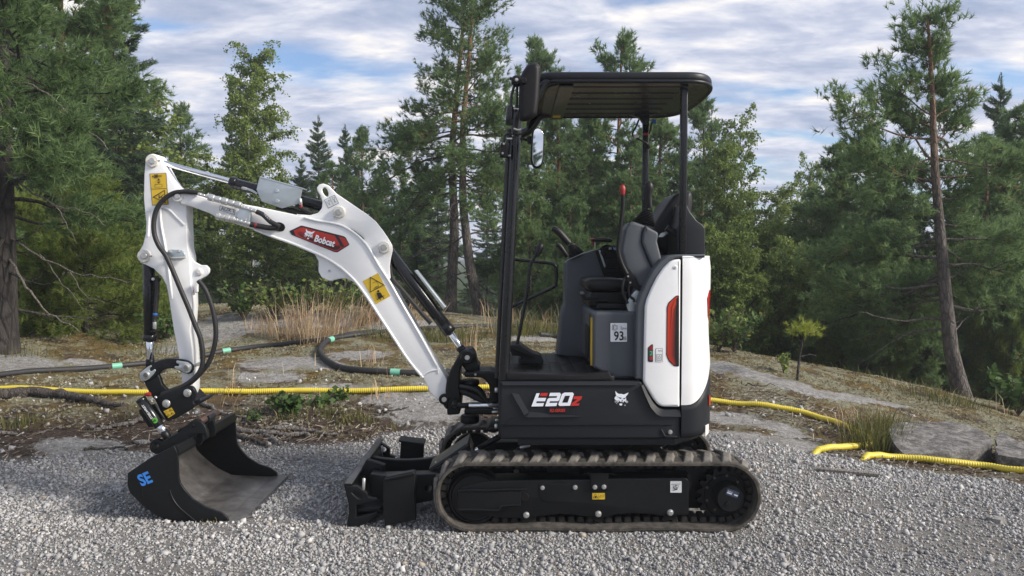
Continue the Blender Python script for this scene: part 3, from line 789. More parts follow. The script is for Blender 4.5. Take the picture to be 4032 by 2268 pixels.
# ---- house: lower graphite panel, deck, door, tail
low = cr('F', (108, 1130), (1002, 1128)) + cr('N', (148, 758), (190, 850), (250, 950), (310, 1012), (370, 1036), (558, 1036), (558, 1366)) + [(1972, 1731)] + cr('F', (104, 1400))
HS = ext('house_panel', rc(low, 5), YN, YN + .06, GR, EX, .010)
def chamfer(pts_top, pts_bot, dy_top, dy_bot, name='panel_crease', mat=None, parent=None, Y=YN):
    V = [(*P(*p, Y)[:1], Y + dy_top, P(*p, Y)[2]) for p in pts_top] + [(P(*p, Y).x, Y + dy_bot, P(*p, Y).z) for p in pts_bot]
    n = len(pts_top)
    F = [(n + i, n + i + 1, i + 1, i) for i in range(n - 1)]
    # a closed wedge standing on the panel face
    V += [(v[0], Y + .004, v[2]) for v in V[:2 * n]]
    F += [(2 * n + i, i, i + 1, 2 * n + i + 1) for i in range(n - 1)] + [(3 * n + i + 1, n + i + 1, n + i, 3 * n + i) for i in range(n - 1)]
    F += [(0, 2 * n, 3 * n, n), (2 * n - 1, 4 * n - 1, 3 * n - 1, n - 1)]
    return pmesh(name, V, F, mat or GR, parent or HS, 20)
chamfer(cr('J', (-420, 18), (600, 15), (1440, 20), (2350, 24)), cr('J', (-420, 78), (600, 76), (1440, 76), (2300, 76)), -.0006, -.011)
chamfer(cr('J', (60, 690), (140, 625), (520, 662), (1165, 708)), cr('J', (40, 712), (80, 728), (500, 731), (1165, 714)), -.0006, -.010)
chamfer(cr('I', (1310, 765), (1449, 1010)) + cr('J', (140, 625)), cr('I', (1215, 752), (1395, 1070)) + cr('J', (20, 692)), -.0006, -.009)
chamfer(cr('I', (1070, 1180), (1185, 1115), (1222, 1080)), cr('I', (1068, 1196), (1196, 1128), (1236, 1090)), -.0006, -.007)
chamfer(cr('J', (-440, 896), (600, 890), (2576, 884), (3020, 890)), cr('J', (-440, 912), (600, 905), (2576, 900), (3020, 904)), -.008, -.0006)
chamfer(cr('N', (152, 762), (196, 860), (256, 962), (318, 1030), (375, 1046), (552, 1048)), cr('N', (122, 772), (160, 870), (225, 1010), (290, 1086), (340, 1108), (552, 1112)), -.001, -.014)
ext('tie_point', rc(cr('N', (338, 1258), (356, 1258), (390, 1322), (520, 1330), (520, 1350), (385, 1350)), 3), YN - .008, YN + .01, GR, HS, .004)
bolt(*cr1('N', 443, 1286), YN - .004, 9, BO, HS)
# inner mass of the house so that nothing is seen through
INN = hext('house_core', [(.0, YN + .05), (.80, YN + .05), (.98, YC - .3), (1.0, YC), (.98, YC + .3), (.80, YF - .03), (.0, YF - .03)], .455, .74, MT['dark'], EX, .01)
hext('belly_plate', [(.03, YN + .02), (.80, YN + .02), (.95, YC - .3), (.98, YC), (.95, YC + .3), (.80, YF), (.03, YF)], .425, .458, GR, INN, .006)
ext('front_plate', cr('F', (100, 1135), (140, 1135), (140, 1480), (100, 1480)), YN + .004, YF, GR, INN, .006)
for (x, y) in ((1015, 710), (1012, 1225)):
    a = P(*cr1('I', x, y), 3.66); rod('front_bolt', a, a + Vector((-.015, 0, 0)), .012, BO, INN, 6)
# deck
dz = P(2200, 1477, 3.66).z
dx0, dx1 = P(1994, 1477, 3.66).x, P(2420, 1477, 3.66).x
DECK = hext('deck_mat', rc([(dx0, 3.64), (dx1, 3.64), (dx1, 4.5), (dx0 - .03, 4.5)], .02), dz - .035, dz, DK, EX, .006)
ext('deck_edge', rc(cr('F', (150, 1075), (520, 1090), (660, 1088), (800, 1068), (825, 1110), (820, 1122), (700, 1124), (150, 1124)), 3), 3.632, 3.68, DK, DECK, .004)
for i in range(7):       # grooves and raised ribs of the mat
    x = dx0 + .03 + i * .065
    box('mat_rib', (x, 3.70, dz - .001), (x + .055, 4.0 + .06 * (i % 2), dz + .0035), DK, DECK, .0015)
    box('mat_rib', (x, 4.015 + .06 * (i % 2), dz - .001), (x + .055, 4.42, dz + .0035), DK, DECK, .0015)
for i in range(20):
    x = dx0 + .03 + i * .020
    box('edge_stud', (x, 3.650, dz - .002), (x + .012, 3.678, dz + .004), DK, DECK, .001)
pmesh('arrow_mark', [P(*cr1('F', *p), 3.72) + Vector((0, 0, 0)) for p in ((535, 1068), (580, 1070), (550, 1045))], [(0, 1, 2)], MT['dark'], DECK) if False else None
# white door with its grey surround
door_l = cr('F', (1215, 358), (1185, 372), (1145, 412), (1105, 470), (1070, 540), (1040, 612), (1030, 660), (1026, 800), (1022, 1000), (1019, 1125)) + cr('N', (160, 760), (205, 835), (262, 930), (312, 990), (362, 1010), (540, 1014), (549, 1000), (552, 600)) + cr('F', (1256, 800), (1258, 360), (1250, 354))
DOOR = ext('engine_door', rc(door_l, 8), YN - .006, YN + .05, W, EX, .012, bres=3)
sur = cr('F', (1412, 346), (1412, 322), (1222, 325), (1170, 338), (1125, 372), (1080, 425), (1035, 510), (1000, 590), (982, 650), (975, 760), (970, 1116), (1016, 1120), (1020, 1000), (1024, 800), (1030, 650), (1045, 600), (1075, 530), (1110, 465), (1150, 405), (1190, 368), (1225, 348))
SUR = ext('door_surround', rc(sur, 4), YN + .004, YN + .30, GY, EX, .008)
extw('surround_back', [[PXZ(*p, YN) for p in cr('F', (985, 650), (1060, 480), (1150, 380), (1270, 350), (1270, 1280), (1100, 1280), (985, 1110))]], YN + .045, YF - .02, MT['dark'], SUR, .005)
pin('door_dimple', *cr1('F', 1221, 407), YN - .008, YN, 9, W, DOOR, 20)
pin('door_lock', *cr1('F', 1221, 409), YN - .010, YN, 5, BO, DOOR, 16)
d = Decal(YN - .0065)
dl = cr('F', (1246, 584), (1226, 586), (1178, 630), (1167, 660), (1164, 962), (1180, 1002), (1214, 1034), (1246, 1036))
d.poly(rc(dl, 4), INK)
d.poly(rc(cr('F', (1240, 591), (1228, 592), (1184, 633), (1173, 662), (1170, 960), (1186, 998), (1218, 1028), (1240, 1029)), 4), (.50, .035, .012))
d.grad(cr('F', (1224, 606), (1196, 660), (1188, 800), (1180, 960), (1206, 1022)), cr('F', (1236, 598), (1230, 660), (1226, 800), (1222, 960), (1230, 1028)), (.42, .028, .012), (.010, .009, .009), 14)
d.poly(cr('F', (1236, 597), (1243, 592), (1243, 1031), (1229, 1029), (1221, 960), (1225, 800), (1229, 660)), (.010, .009, .009))
d.grad(cr('F', (1222, 612), (1202, 660), (1194, 800)), cr('F', (1228, 640), (1212, 680), (1194, 802)), (.60, .06, .02), (.24, .02, .012), 4)
d.build('red_emblem', DOOR, 'red and black graphic on the white door')
d = Decal(YN - .0065)
d.poly(rc(cr('N', (196, 360), (236, 322), (255, 322), (255, 518), (210, 518), (196, 505)), 4), (.03, .03, .032))
d.poly(cr('N', (214, 352), (236, 332), (252, 332), (252, 386), (214, 386)), (.22, .012, .014)).poly(cr('N', (214, 392), (252, 392), (252, 450), (214, 450)), (.02, .14, .07))
d.poly(cr('N', (214, 456), (252, 456), (252, 494), (214, 494)), (.28, .02, .025)).line(cr('N', (220, 400), (240, 402), (240, 430), (226, 432), (226, 444)), 1.6, (.3, .5, .4))
d.build('lock_window', DOOR)
d = Decal(YN - .0065)
d.poly(rc(cr('N', (283, 366), (360, 366), (360, 517), (283, 517)), 3), INK).poly(rc(cr('N', (286, 369), (357, 369), (357, 514), (286, 514)), 3), PAPER)
d.text('Bobcat', *cr1('N', 310, 398), 4.2, INK, 0, 1.0, 0, .02).line(cr('N', (297, 430), (297, 496), (348, 496), (348, 430)), 1.6, INK).line(cr('N', (304, 432), (340, 432)), 1.2, INK)
d.line(sm(cr('N', (321, 446), (310, 470), (321, 482), (332, 470)), 3), 1.3, INK, True)
d.build('fuel_sticker', DOOR)

# tail: vertical sweep of the rounded counterweight plan
def tail_plan(t, off=0.0, xs=1.0):
    """t 0..1 from the near seam round to the far seam"""
    xs0 = P(2684, 1300, YN).x
    a = -math.pi / 2 + math.pi * t
    rx, ry = .205 * xs + off, .475 + off
    e = .72
    c, s_ = math.cos(a), math.sin(a)
    return xs0 + rx * (abs(c) ** e), YC + ry * math.copysign(abs(s_) ** e, s_)
def tail_patch(name, zb, zt, off, mat, parent, t0=0.0, t1=1.0, nt_=48, zs=None, thick=.012):
    """zb/zt: functions of t giving lower and upper edge"""
    rows = 12; V = []; F = []
    for i in range(nt_ + 1):
        t = t0 + (t1 - t0) * i / nt_
        for j in range(rows + 1):
            z = zb(t) + (zt(t) - zb(t)) * j / rows
            k = zs(z) if zs else 0.0
            ed = min(j, rows - j); o = off - (.006 if ed == 0 else 0)
            x, y = tail_plan(t, o, 1 + k)
            V.append((x, y, z))
    m = rows + 1
    for i in range(nt_):
        for j in range(rows): F.append((i * m + j, (i + 1) * m + j, (i + 1) * m + j + 1, i * m + j + 1))
    n = len(V)
    for i in range(nt_ + 1):
        t = t0 + (t1 - t0) * i / nt_
        for j in range(m):
            x, y = tail_plan(t, off - thick, 1.0); V.append((x, y, V[i * m + j][2]))
    for i in range(nt_):
        F.append((n + i * m, n + (i + 1) * m, (i + 1) * m, i * m)); F.append((i * m + rows, (i + 1) * m + rows, n + (i + 1) * m + rows, n + i * m + rows))
    for j in range(rows):
        F.append((n + j, j, j + 1, n + j + 1)); e0 = nt_ * m
        F.append((e0 + j, n + e0 + j, n + e0 + j + 1, e0 + j + 1))
    return pmesh(name, V, F, mat, parent, 40)
zt_ = P(2740, 1012, 3.7).z; zseam = P(2690, 1605, YN).z; zlow = P(2690, 1728, YN).z
def zs_tail(z):
    # slight waist where the tail steps in
    return -.05 * max(0, 1 - abs((z - 1.02) / .17)) ** .7 + .02 * max(0, 1 - abs((z - .72) / .25))
def ledge(t): 
    tt = min(t, 1 - t)
    f = min(1, max(0, (tt - .02) / .30)); f = f * f * (3 - 2 * f)
    return zseam + .012 + (.13) * f
TAIL = tail_patch('tail_cover', ledge, lambda t: zt_, 0.0, W, EX, .0004, .9996, zs=zs_tail)
tail_patch('tail_bumper', lambda t: zlow + .01 + .03 * math.sin(math.pi * t), lambda t: ledge(t) - .004, .004, GR, TAIL, .0004, .9996)
def flat_lid(name, z, h, mat, parent, off):
    pts = [tail_plan(t / 40, off) for t in range(41)]
    return hext(name, pts, z, z + h, mat, parent, .006)
flat_lid('tail_lid', zt_ - .006, .012, W, TAIL, -.004)
flat_lid('tail_core', .46, zt_ - .50, MT['dark'], TAIL, -.02)
def tail_decal(name, poly_tz, off, mat, parent):
    """outline in (t, z) laid on the tail surface"""
    V = []; n = len(poly_tz)
    for t, z in poly_tz:
        x, y = tail_plan(t, off, 1 + zs_tail(z)); V.append((x, y, z))
    for t, z in poly_tz:
        x, y = tail_plan(t, off - .004, 1 + zs_tail(z)); V.append((x, y, z))
    F = [tuple(range(n)), tuple(range(2 * n - 1, n - 1, -1))] + [(i, n + i, n + (i + 1) % n, (i + 1) % n) for i in range(n)]
    o = pmesh(name, V, F, mat, parent, None)
    return o
zr0, zr1 = P(2760, 1145, 3.85).z, P(2760, 1298, 3.85).z
tail_decal('red_emblem', [(.20, zr0 - .03), (.235, zr0 + .01), (.27, zr0 + .01), (.30, zr0 - .05), (.36, zr1 - .005), (.29, zr1 + .05), (.235, zr0 - .12)], .0035, MT['redlens'], TAIL)
tail_decal('tail_reflector', [(.215, P(0, 1545, 3.75).z), (.27, P(0, 1552, 3.8).z), (.28, P(0, 1585, 3.8).z), (.22, P(0, 1588, 3.75).z)], .0075, MT['redlens'], TAIL)
tail_decal('tail_sticker', [(.17, P(0, 1668, 3.7).z), (.225, P(0, 1665, 3.72).z), (.225, P(0, 1700, 3.72).z), (.17, P(0, 1710, 3.7).z)], .0075, MT['offwhite'], TAIL)
ext('light_cap', rc(cr('N', (752, 800), (785, 770), (802, 800), (798, 835), (765, 842)), 3), 3.74, 3.78, GR, TAIL, .004)
rod('tow_hook', P(*cr1('N', 790, 1265), 3.98), P(*cr1('N', 820, 1235), 3.98) + Vector((.0, .1, 0)), .02, K, TAIL, 12)
# rear bulkhead behind the post
BK = ext('rear_bulkhead', rc(cr('E', (1440, 1092), (1456, 1095), (1482, 1150), (1530, 1212), (1568, 1238), (1588, 1265), (1588, 1452), (1388, 1452), (1388, 1280)), 5), 3.70, 4.48, GR, EX, .006)

# ---- canopy
rw = .036
fp_t, fp_b = P(2032, 505, 3.66), P(1983, 1492, 3.66)
CAN = empty('canopy') if False else None
zr = P(2400, 283, 3.64).z
roofpts = []
x0r, xmid = P(2120, 290, 3.64).x, P(2700, 285, 3.64).x
for t in range(25):
    a = -math.pi / 2 + math.pi * t / 24; e = .62
    roofpts.append((xmid + .185 * abs(math.cos(a)) ** .8, YC + .465 * math.copysign(abs(math.sin(a)) ** e, math.sin(a))))
roofpts += [(x0r + .06, YC + .465), (x0r + .01, YC + .44), (x0r, YC + .40), (x0r, YC - .40), (x0r + .01, YC - .44), (x0r + .06, YC - .465)]
ROOF = hext('canopy_roof', roofpts, zr - .045, zr, GR, EX, .018, bres=4)
inner = [(xmid + (p[0] - xmid) * .94, YC + (p[1] - YC) * .94) for p in roofpts]
hext('roof_lining', inner, zr - .050, zr - .040, MT['underroof'], ROOF, .002)
for i in range(6):
    y = YC - .35 + i * .14
    box('roof_rib', (x0r + .14, y - .008, zr - .055), (xmid + .02, y + .008, zr - .048), MT['underroof'], ROOF, .004)
ring = [(p[0] * 1.0 + (xmid - p[0]) * .02, YC + (p[1] - YC) * .98, zr - .046) for p in roofpts]
tube('roof_rim', ring + ring[:2], .010, GR, ROOF, 10)
xs_ = P(2250, 340, 3.68).x
box('cross_strap', (xs_ - .06, YC - .43, zr - .068), (xs_ + .01, YC + .43, zr - .060), ZN if False else MT['underroof'], ROOF, .001)
box('roof_sticker', (xs_ - .05, YC + .30, zr - .0695), (xs_ - .005, YC + .36, zr - .0683), paint('yellow_label', YEL, .5), ROOF, .0003)
# front visor curving down to the front posts
prof = [(x0r + .05, zr - .004), (x0r + .01, zr - .016), (x0r - .02, zr - .040), (x0r - .036, zr - .075), (x0r - .042, zr - .11)]
vi = [(a[0] + .014, a[1] - .012) for a in prof[::-1]]
extw('front_visor', [prof + vi], YC - .44, YC + .44, GR, ROOF, .003)
for (Y, nm) in ((3.66, 'front_post'), (4.50, 'front_post')):
    d_ = Vector((fp_t.x - fp_b.x, 0, fp_t.z - fp_b.z))
    pts = [(fp_b.x, Y, fp_b.z), (fp_b.x + d_.x * .5, Y, fp_b.z + d_.z * .5), (fp_t.x, Y, fp_t.z), (fp_t.x + .006, Y, fp_t.z + .05), (fp_t.x + .035, Y, fp_t.z + .105), (fp_t.x + .085, Y, fp_t.z + .135), (fp_t.x + .14, Y, zr - .055), (fp_t.x + .20, Y, zr - .035)]
    po = tube(nm, [pts[0], pts[1]] + [tuple(q) for q in sm([Vector(q) for q in pts[2:]], 5, False)], .026, MT['gloss'], EX, 16)
    # channel running along the post
    tube('post_channel', [(pts[0][0] - .030, Y + .03, pts[0][2]), (pts[2][0] - .030, Y + .03, pts[2][2])], .016, MT['gloss'], po, 8)
for (Y, k, xa, ya, yb, hw) in ((3.70, 'S', 2691, 300, 1010, .0165), (4.46, 'S', 2541, 452, 1020, .0180)):
    x = P(xa, 600, Y).x; z1 = P(xa, ya, Y).z; z0 = P(xa, yb, Y).z
    rp = hext('rear_post', rc([(x - hw, Y - .018), (x + hw, Y - .018), (x + hw, Y + .018), (x - hw, Y + .018)], .008), z0, z1, MT['gloss'], EX, .002)
    g = 1 if Y < 4 else 1
    extw('gusset', [[(x - .10, z1 + .002), (x + hw, z1 + .002), (x + hw, z1 - .07), (x - hw * .6, z1 - .06), (x - .035, z1 - .022)]], Y - .022, Y + .022, MT['gloss'], rp, .003)
# cable hanging from the far rear post
CB = ptube('loose_cable', cr('E', (1115, 490), (1095, 540), (1070, 590), (1085, 615), (1130, 640), (1165, 655), (1185, 680)), 4.42, 3.5, HO, EX)
ptube('plug_lead', cr('E', (1190, 590), (1200, 550), (1205, 520), (1222, 502)), 4.40, 3, HO, CB)
ext('connector', rc(cr('E', (1080, 598), (1105, 592), (1115, 612), (1090, 622)), 2), 4.38, 4.41, MT['offwhite'], CB, .002)
ext('connector', rc(cr('E', (1155, 585), (1185, 585), (1185, 600), (1155, 600)), 2), 4.38, 4.41, MT['red'], CB, .002)
ext('connector', rc(cr('E', (1212, 492), (1240, 488), (1238, 512), (1214, 512)), 2), 4.38, 4.41, MT['blue'], CB, .002)
ext('connector', rc(cr('E', (1170, 670), (1190, 662), (1200, 690), (1182, 698)), 2), 4.38, 4.41, DK, CB, .002)

# ---- mirrors
mo = cr('M', (385, 74), (440, 74), (474, 105), (486, 160), (476, 400), (455, 620), (425, 685), (340, 728), (275, 732), (248, 700), (241, 560), (243, 380), (250, 260), (285, 175), (335, 105))
MIR = ext('large_mirror', sm(mo, 4), 3.50, 3.56, DK, EX, .026, bres=5)
ext('mirror_rim', sm(mo, 4), 3.55, 3.575, MT['vinyl'], MIR, .006, holes=[])
pin('mirror_joint', *cr1('M', 296, 280), 3.485, 3.52, 13, DK, MIR, 20, .004)
hull_rod('mirror_stub', 'M', (296, 280), 'M', (215, 275), 3.52, 10, DK, MIR)
pin('mirror_clamp', *cr1('M', 212, 275), 3.50, 3.55, 20, DK, MIR, 20, .006)
bolt(*cr1('M', 214, 272), 3.498, 7, BO, MIR)
hull_rod('clamp_lug', 'M', (135, 258), 'M', (190, 265), 3.53, 6, DK, MIR)
ptube('mirror_arm', cr('M', (200, 310), (170, 400), (155, 480), (150, 590)), 3.53, 5.5, MT['gloss'], MIR)
ptube('mirror_arm', cr('M', (225, 320), (220, 430), (215, 560), (200, 640)), 3.55, 5.0, MT['gloss'], MIR)
hull_rod('arm_socket', 'M', (148, 580), 'M', (128, 790), 3.54, 15, MT['gloss'], MIR)
ptube('socket_clip', cr('M', (180, 600), (240, 606)), 3.52, 3, BO, MIR, 2)
mo2 = cr('M', (400, 842), (440, 812), (492, 822), (524, 862), (533, 930), (528, 1080), (514, 1215), (482, 1266), (432, 1277), (394, 1244), (376, 1180), (378, 1040), (386, 910))
MI2 = ext('small_mirror', sm(mo2, 4), 3.555, 3.60, DK, EX, .012, bres=4)
gl = cr('M', (418, 850), (450, 828), (488, 840), (512, 880), (518, 940), (512, 1080), (500, 1210), (472, 1252), (436, 1258), (408, 1230), (398, 1170), (400, 1040), (406, 915))
# the glass is turned a little towards the ground beside the machine
me_g = curve_mesh([ccw([PXZ(*p, 3.553) for p in sm(gl, 4)])], .004, .001); xform(me_g, M_SIDE(3.5535))
link('mirror_glass', me_g, MT['mirror'], MI2, None)
hull_rod('mirror_stem', 'M', (255, 940), 'M', (350, 965), 3.62, 5, DK, MI2)
ext('stem_socket', rc(cr('M', (330, 920), (385, 905), (385, 1000), (340, 990)), 6), 3.585, 3.63, DK, MI2, .006)
CLM = ptube('post_clamp', cr('M', (180, 830), (225, 845), (268, 840)), 3.62, 4, BO, EX, 3)
ptube('clamp_loop', cr('M', (178, 870), (215, 895), (265, 890)), 3.63, 4, MT['gloss'], CLM, 3)
BR = ext('light_bracket', rc(cr('M', (35, 990), (125, 990), (118, 1150), (25, 1155)), 3), 3.60, 3.64, DK, EX, .004)
for p in ((68, 1003), (55, 1112)): bolt(*cr1('M', *p), 3.598, 4.5, BO, BR)
ptube('bracket_tube', cr('M', (70, 990), (78, 920), (105, 890), (150, 900), (165, 920)), 3.63, 5, MT['gloss'], BR)
ptube('bracket_clip', cr('M', (95, 1140), (150, 1135)), 3.62, 3.5, BO, BR, 2)
ptube('bracket_clip', cr('M', (100, 945), (165, 945)), 3.62, 3.5, BO, BR, 2)

# ---- operator station
YCN = 4.30
con = cr('F', (526, 376), (545, 362), (640, 320), (700, 300), (732, 297), (760, 380), (795, 482), (960, 482), (960, 985), (640, 980), (615, 975), (540, 978), (482, 968), (486, 880), (497, 720), (522, 640))
CON = ext('far_console', rc(con, 5), YCN, YCN + .2, GY, EX, .012)
ext('console_skirt', rc(cr('F', (470, 965), (486, 830), (500, 700), (530, 640), (530, 960)), 5), YCN + .03, YCN + .2, GY, CON, .008)
PAN = ext('instrument_panel', rc(cr('L', (734, 380), (785, 376), (850, 312), (900, 298), (990, 312), (1120, 330), (1230, 700), (1180, 782), (878, 778)), 4), YCN - .02, YCN + .02, DK, EX, .006)
ext('gauge_pod', sm(cr('L', (885, 350), (905, 330), (990, 325), (1050, 345), (1050, 400), (980, 398), (925, 380)), 3), YCN - .035, YCN - .015, DK, PAN, .006)
ext('display', rc(cr('L', (990, 342), (1045, 345), (1045, 382), (1005, 378)), 2), YCN - .038, YCN - .02, MT['bluedisp'], PAN, .001)
for i, (x, y) in enumerate(((940, 350), (960, 345), (940, 365), (962, 362))):
    pin('panel_button', *cr1('L', x, y), YCN - .038, YCN - .03, 2.2, MT['offwhite'], PAN, 10, .0005)
ext('knob', rc(cr('L', (812, 410), (860, 385), (893, 440), (850, 470)), 3), YCN - .045, YCN - .01, DK, PAN, .005)
ext('key_plate', rc(cr('L', (785, 378), (815, 378), (885, 600), (880, 630), (865, 620)), 3), YCN - .026, YCN - .01, ZN, PAN, .001)
ext('storage_bin', rc(cr('L', (890, 465), (1068, 465), (1078, 645), (900, 645)), 5), YCN - .032, YCN - .01, DK, PAN, .004, holes=[rc(cr('L', (908, 482), (1055, 482), (1062, 630), (916, 628)), 4)])
ext('panel_frame', rc(cr('L', (870, 640), (900, 655), (1150, 660), (1160, 705), (880, 700)), 4), YCN - .028, YCN - .01, DK, PAN, .003)
ARM_ = ext('armrest', sm(cr('L', (695, 228), (735, 207), (860, 203), (965, 214), (990, 238), (978, 262), (880, 258), (735, 258)), 4), 4.18, 4.30, MT['vinyl'], EX, .012)
ext('armrest_post', cr('L', (732, 255), (748, 255), (744, 372), (730, 372)), 4.24, 4.26, BO, ARM_, .003)
ext('red_lever', rc(cr('L', (668, 212), (720, 200), (724, 310), (712, 318), (690, 270)), 4), 4.25, 4.28, MT['red'], ARM_, .004)
def joystick(name, grip, boot, Y, rp):
    """grip: centre line pixels with radii; boot: stacked bellows from top to bottom"""
    pts = [P(*p[:2], Y) for p in grip]; rr = [p[2] * Y / FPX for p in grip]
    q = sm([Vector((*p, r)) for p, r in zip(pts, rr)], 4, False)
    o = tube(name, [v[:3] for v in q], [v[3] for v in q], MT['vinyl'], EX, 14)
    (ax, ay, ar), (bx, by, br) = boot
    n = 9; path = []; rad = []
    for i in range(n * 2 + 1):
        t = i / (n * 2); path.append(P(ax + (bx - ax) * t, ay + (by - ay) * t, Y)); rad.append((ar + (br - ar) * t) * (1.08 if i % 2 else .90) * Y / FPX)
    tube('bellows', path, rad, MT['hose'], o, 18)
    tube('collar', [P(ax, ay, Y), P(ax + (bx - ax) * .08, ay + (by - ay) * .08, Y)], ar * 1.12 * Y / FPX, MT['vinyl'], o, 16)
    return o
g = cr('L', (118, 80), (170, 90), (235, 140), (310, 225), (370, 285))
joystick('far_joystick', [(*p, r) for p, r in zip(g, (8, 13, 14, 14, 12))], ((*cr1('L', 400, 300), 15), (*cr1('L', 470, 455), 33)), 4.30, 1)
g = cr('L', (185, 305), (230, 320), (290, 400), (335, 480))
ptube('auxiliary_lever', g, 4.36, 9, MT['vinyl'], EX)
g = cr('E', (1170, 938), (1185, 965), (1182, 1030), (1188, 1090), (1192, 1120))
joystick('near_joystick', [(*p, r) for p, r in zip(g, (10, 18, 15, 13, 12))], ((*cr1('E', 1180, 1135), 18), (*cr1('E', 1150, 1235), 44)), 3.80, 1)
# near armrest console in two mouldings
NC = ext('near_console', rc(cr('F', (932, 122), (958, 116), (1032, 142), (1014, 190), (1008, 250), (1040, 330), (1086, 430), (1010, 556), (985, 520), (960, 470), (912, 420), (878, 310), (880, 280), (902, 165)), 6), 3.70, 3.86, GY, EX, .014, bres=3)
ext('console_cover', rc(cr('F', (1036, 143), (1112, 185), (1116, 205), (1108, 240), (1136, 352), (1090, 428), (1044, 330), (1012, 250), (1018, 190)), 5), 3.69, 3.86, GY, NC, .012, bres=3)
ext('console_bracket', rc(cr('L', (1195, 655), (1245, 655), (1270, 690), (1400, 975), (1370, 960), (1210, 860), (1185, 770)), 4), 3.685, 3.72, DK, NC, .003)
for p in ((1206, 754), (1238, 843), (1220, 1160), (1313, 1140)): bolt(*cr1('L', *p), 3.683, 4, BO, NC)
ext('hinge_plate', rc(cr('L', (1330, 945), (1395, 985), (1300, 1180), (1300, 1262), (1215, 1262), (1185, 1175), (1210, 1090), (1265, 1010)), 6), 3.70, 3.715, ZN, NC, .002)
ptube('spring_hose', cr('L', (1165, 770), (1140, 830), (1128, 920), (1150, 1030), (1205, 1140)), 3.69, 5, HO, NC)
ptube('spring_hose', cr('L', (1230, 870), (1215, 960), (1240, 1040), (1290, 1085), (1290, 1120)), 3.695, 5, HO, NC)
SAF = ptube('safety_lever', cr('E', (1000, 1020), (1000, 1100), (985, 1250)) + cr('L', (1082, 200), (1065, 380), (1110, 560), (1190, 720)), 3.68, 8, DK, EX)
tube('red_knob', [P(*cr1('E', *p), 3.68) for p in ((998, 955), (998, 962), (998, 985), (999, 1015), (999, 1028))], [r * 3.68 / FPX for r in (4, 9, 12.5, 10, 8)], MT['red'], SAF, 16)
SEAT = ext('seat_cushion', sm(cr('L', (612, 850), (640, 805), (720, 788), (900, 784), (1150, 800), (1160, 900), (1120, 965), (900, 985), (700, 970), (630, 920)), 4), 3.86, 4.26, MT['vinyl'], EX, .030, bres=4)
SB = ext('seat_back', sm(cr('E', (1215, 1285), (1290, 1140), (1365, 1035), (1420, 1003), (1478, 996), (1504, 1030), (1498, 1150), (1470, 1300), (1440, 1449), (1290, 1449)), 3), 3.92, 4.28, MT['vinyl'], EX, .035, bres=4)
ptube('seat_belt', cr('E', (1375, 1100), (1362, 1160), (1358, 1190)), 3.91, 5, HO, SB)
ptube('seat_wing', cr('E', (1310, 1262), (1340, 1280), (1390, 1320)), 3.76, 13, MT['vinyl'], SB)
ext('belt_buckle', rc(cr('E', (1255, 1330), (1275, 1300), (1325, 1285), (1335, 1295), (1285, 1330)), 3), 3.80, 3.82, ZN, SB, .002)
ext('seat_suspension', rc(cr('L', (690, 985), (1200, 985), (1200, 1140), (650, 1180), (650, 1090)), 3), 3.84, 4.22, DK, SEAT, .004)
ext('seat_rail', rc(cr('L', (765, 1140), (1190, 1150), (1190, 1220), (765, 1212)), 3), 3.78, 3.84, DK, SEAT, .004)
ext('rail_ridge', rc(cr('L', (670, 1085), (930, 1085), (930, 1110), (670, 1115)), 2), 3.80, 3.84, DK, SEAT, .002)
ptube('seat_lever', cr('L', (555, 1010), (590, 1060), (640, 1068), (770, 1062)), 3.82, 6, DK, SEAT)
ext('lever_tip', rc(cr('L', (524, 980), (540, 970), (585, 975), (590, 1010), (560, 1020), (528, 1012)), 6), 3.81, 3.84, MT['steel'], SEAT, .004)
# seat box
SBX = ext('seat_box', rc(cr('F', (702, 706), (722, 688), (968, 688), (985, 720), (986, 1116), (830, 1112), (740, 1062), (702, 1042)), 5), 3.68, 4.31, GY, EX, .014, bres=3)
sx = P(*cr1('F', 702, 850), 3.68).x
def side_poly(name, pts, off, mat, parent, th=.003):
    """outline in (depth, z) on the face that looks towards the bucket"""
    return yext(name, pts, sx - off - th, sx - off, mat, parent, .0008)
zz = lambda v, Y: P(*cr1('F', 700, v), Y).z
side_poly('yellow_strip', [(3.705, zz(728, 3.7)), (3.78, zz(724, 3.78)), (3.78, zz(1030, 3.78)), (3.705, zz(1030, 3.7))], .001, paint('yellow_decal', YEL, .5, var=.25), SBX)
side_poly('box_seam', [(3.812, zz(700, 3.81)), (3.822, zz(700, 3.82)), (3.822, zz(1010, 3.82)), (3.812, zz(1010, 3.81))], .001, DK, SBX)
side_poly('hand_slot', rc([(3.86, zz(780, 3.86)), (4.06, zz(760, 4.06)), (4.06, zz(990, 4.06)), (3.90, zz(990, 3.9))], .03), .001, DK, SBX)
d = Decal(3.6795)
a0, a1 = cr1('F', 808, 757), cr1('F', 918, 881)
d.poly(rc([a0, (a1[0], a0[1]), a1, (a0[0], a1[1])], 3), INK).poly(rc([(a0[0] + 1.5, a0[1] + 1.5), (a1[0] - 1.5, a0[1] + 1.5), (a1[0] - 1.5, a1[1] - 1.5), (a0[0] + 1.5, a1[1] - 1.5)], 3), PAPER)
d.text('93', *cr1('F', 832, 868), 34, INK, 0, .82, 0, .025).text('dB', *cr1('F', 886, 868), 14, INK, 0, .75).text('L', *cr1('F', 874, 800), 14, INK).text('WA', *cr1('F', 885, 800), 8, INK, 0, .9)
ic = cr1('F', 838, 787)
for rr in (12, 8): d.line(circ(*ic, rr, 6, .5), 1.0, INK, True)
d.line(cr('F', (822, 770), (832, 787), (822, 804)), 1.2, INK)
d.build('noise_sticker', SBX, 'white sticker reading 93 dB')
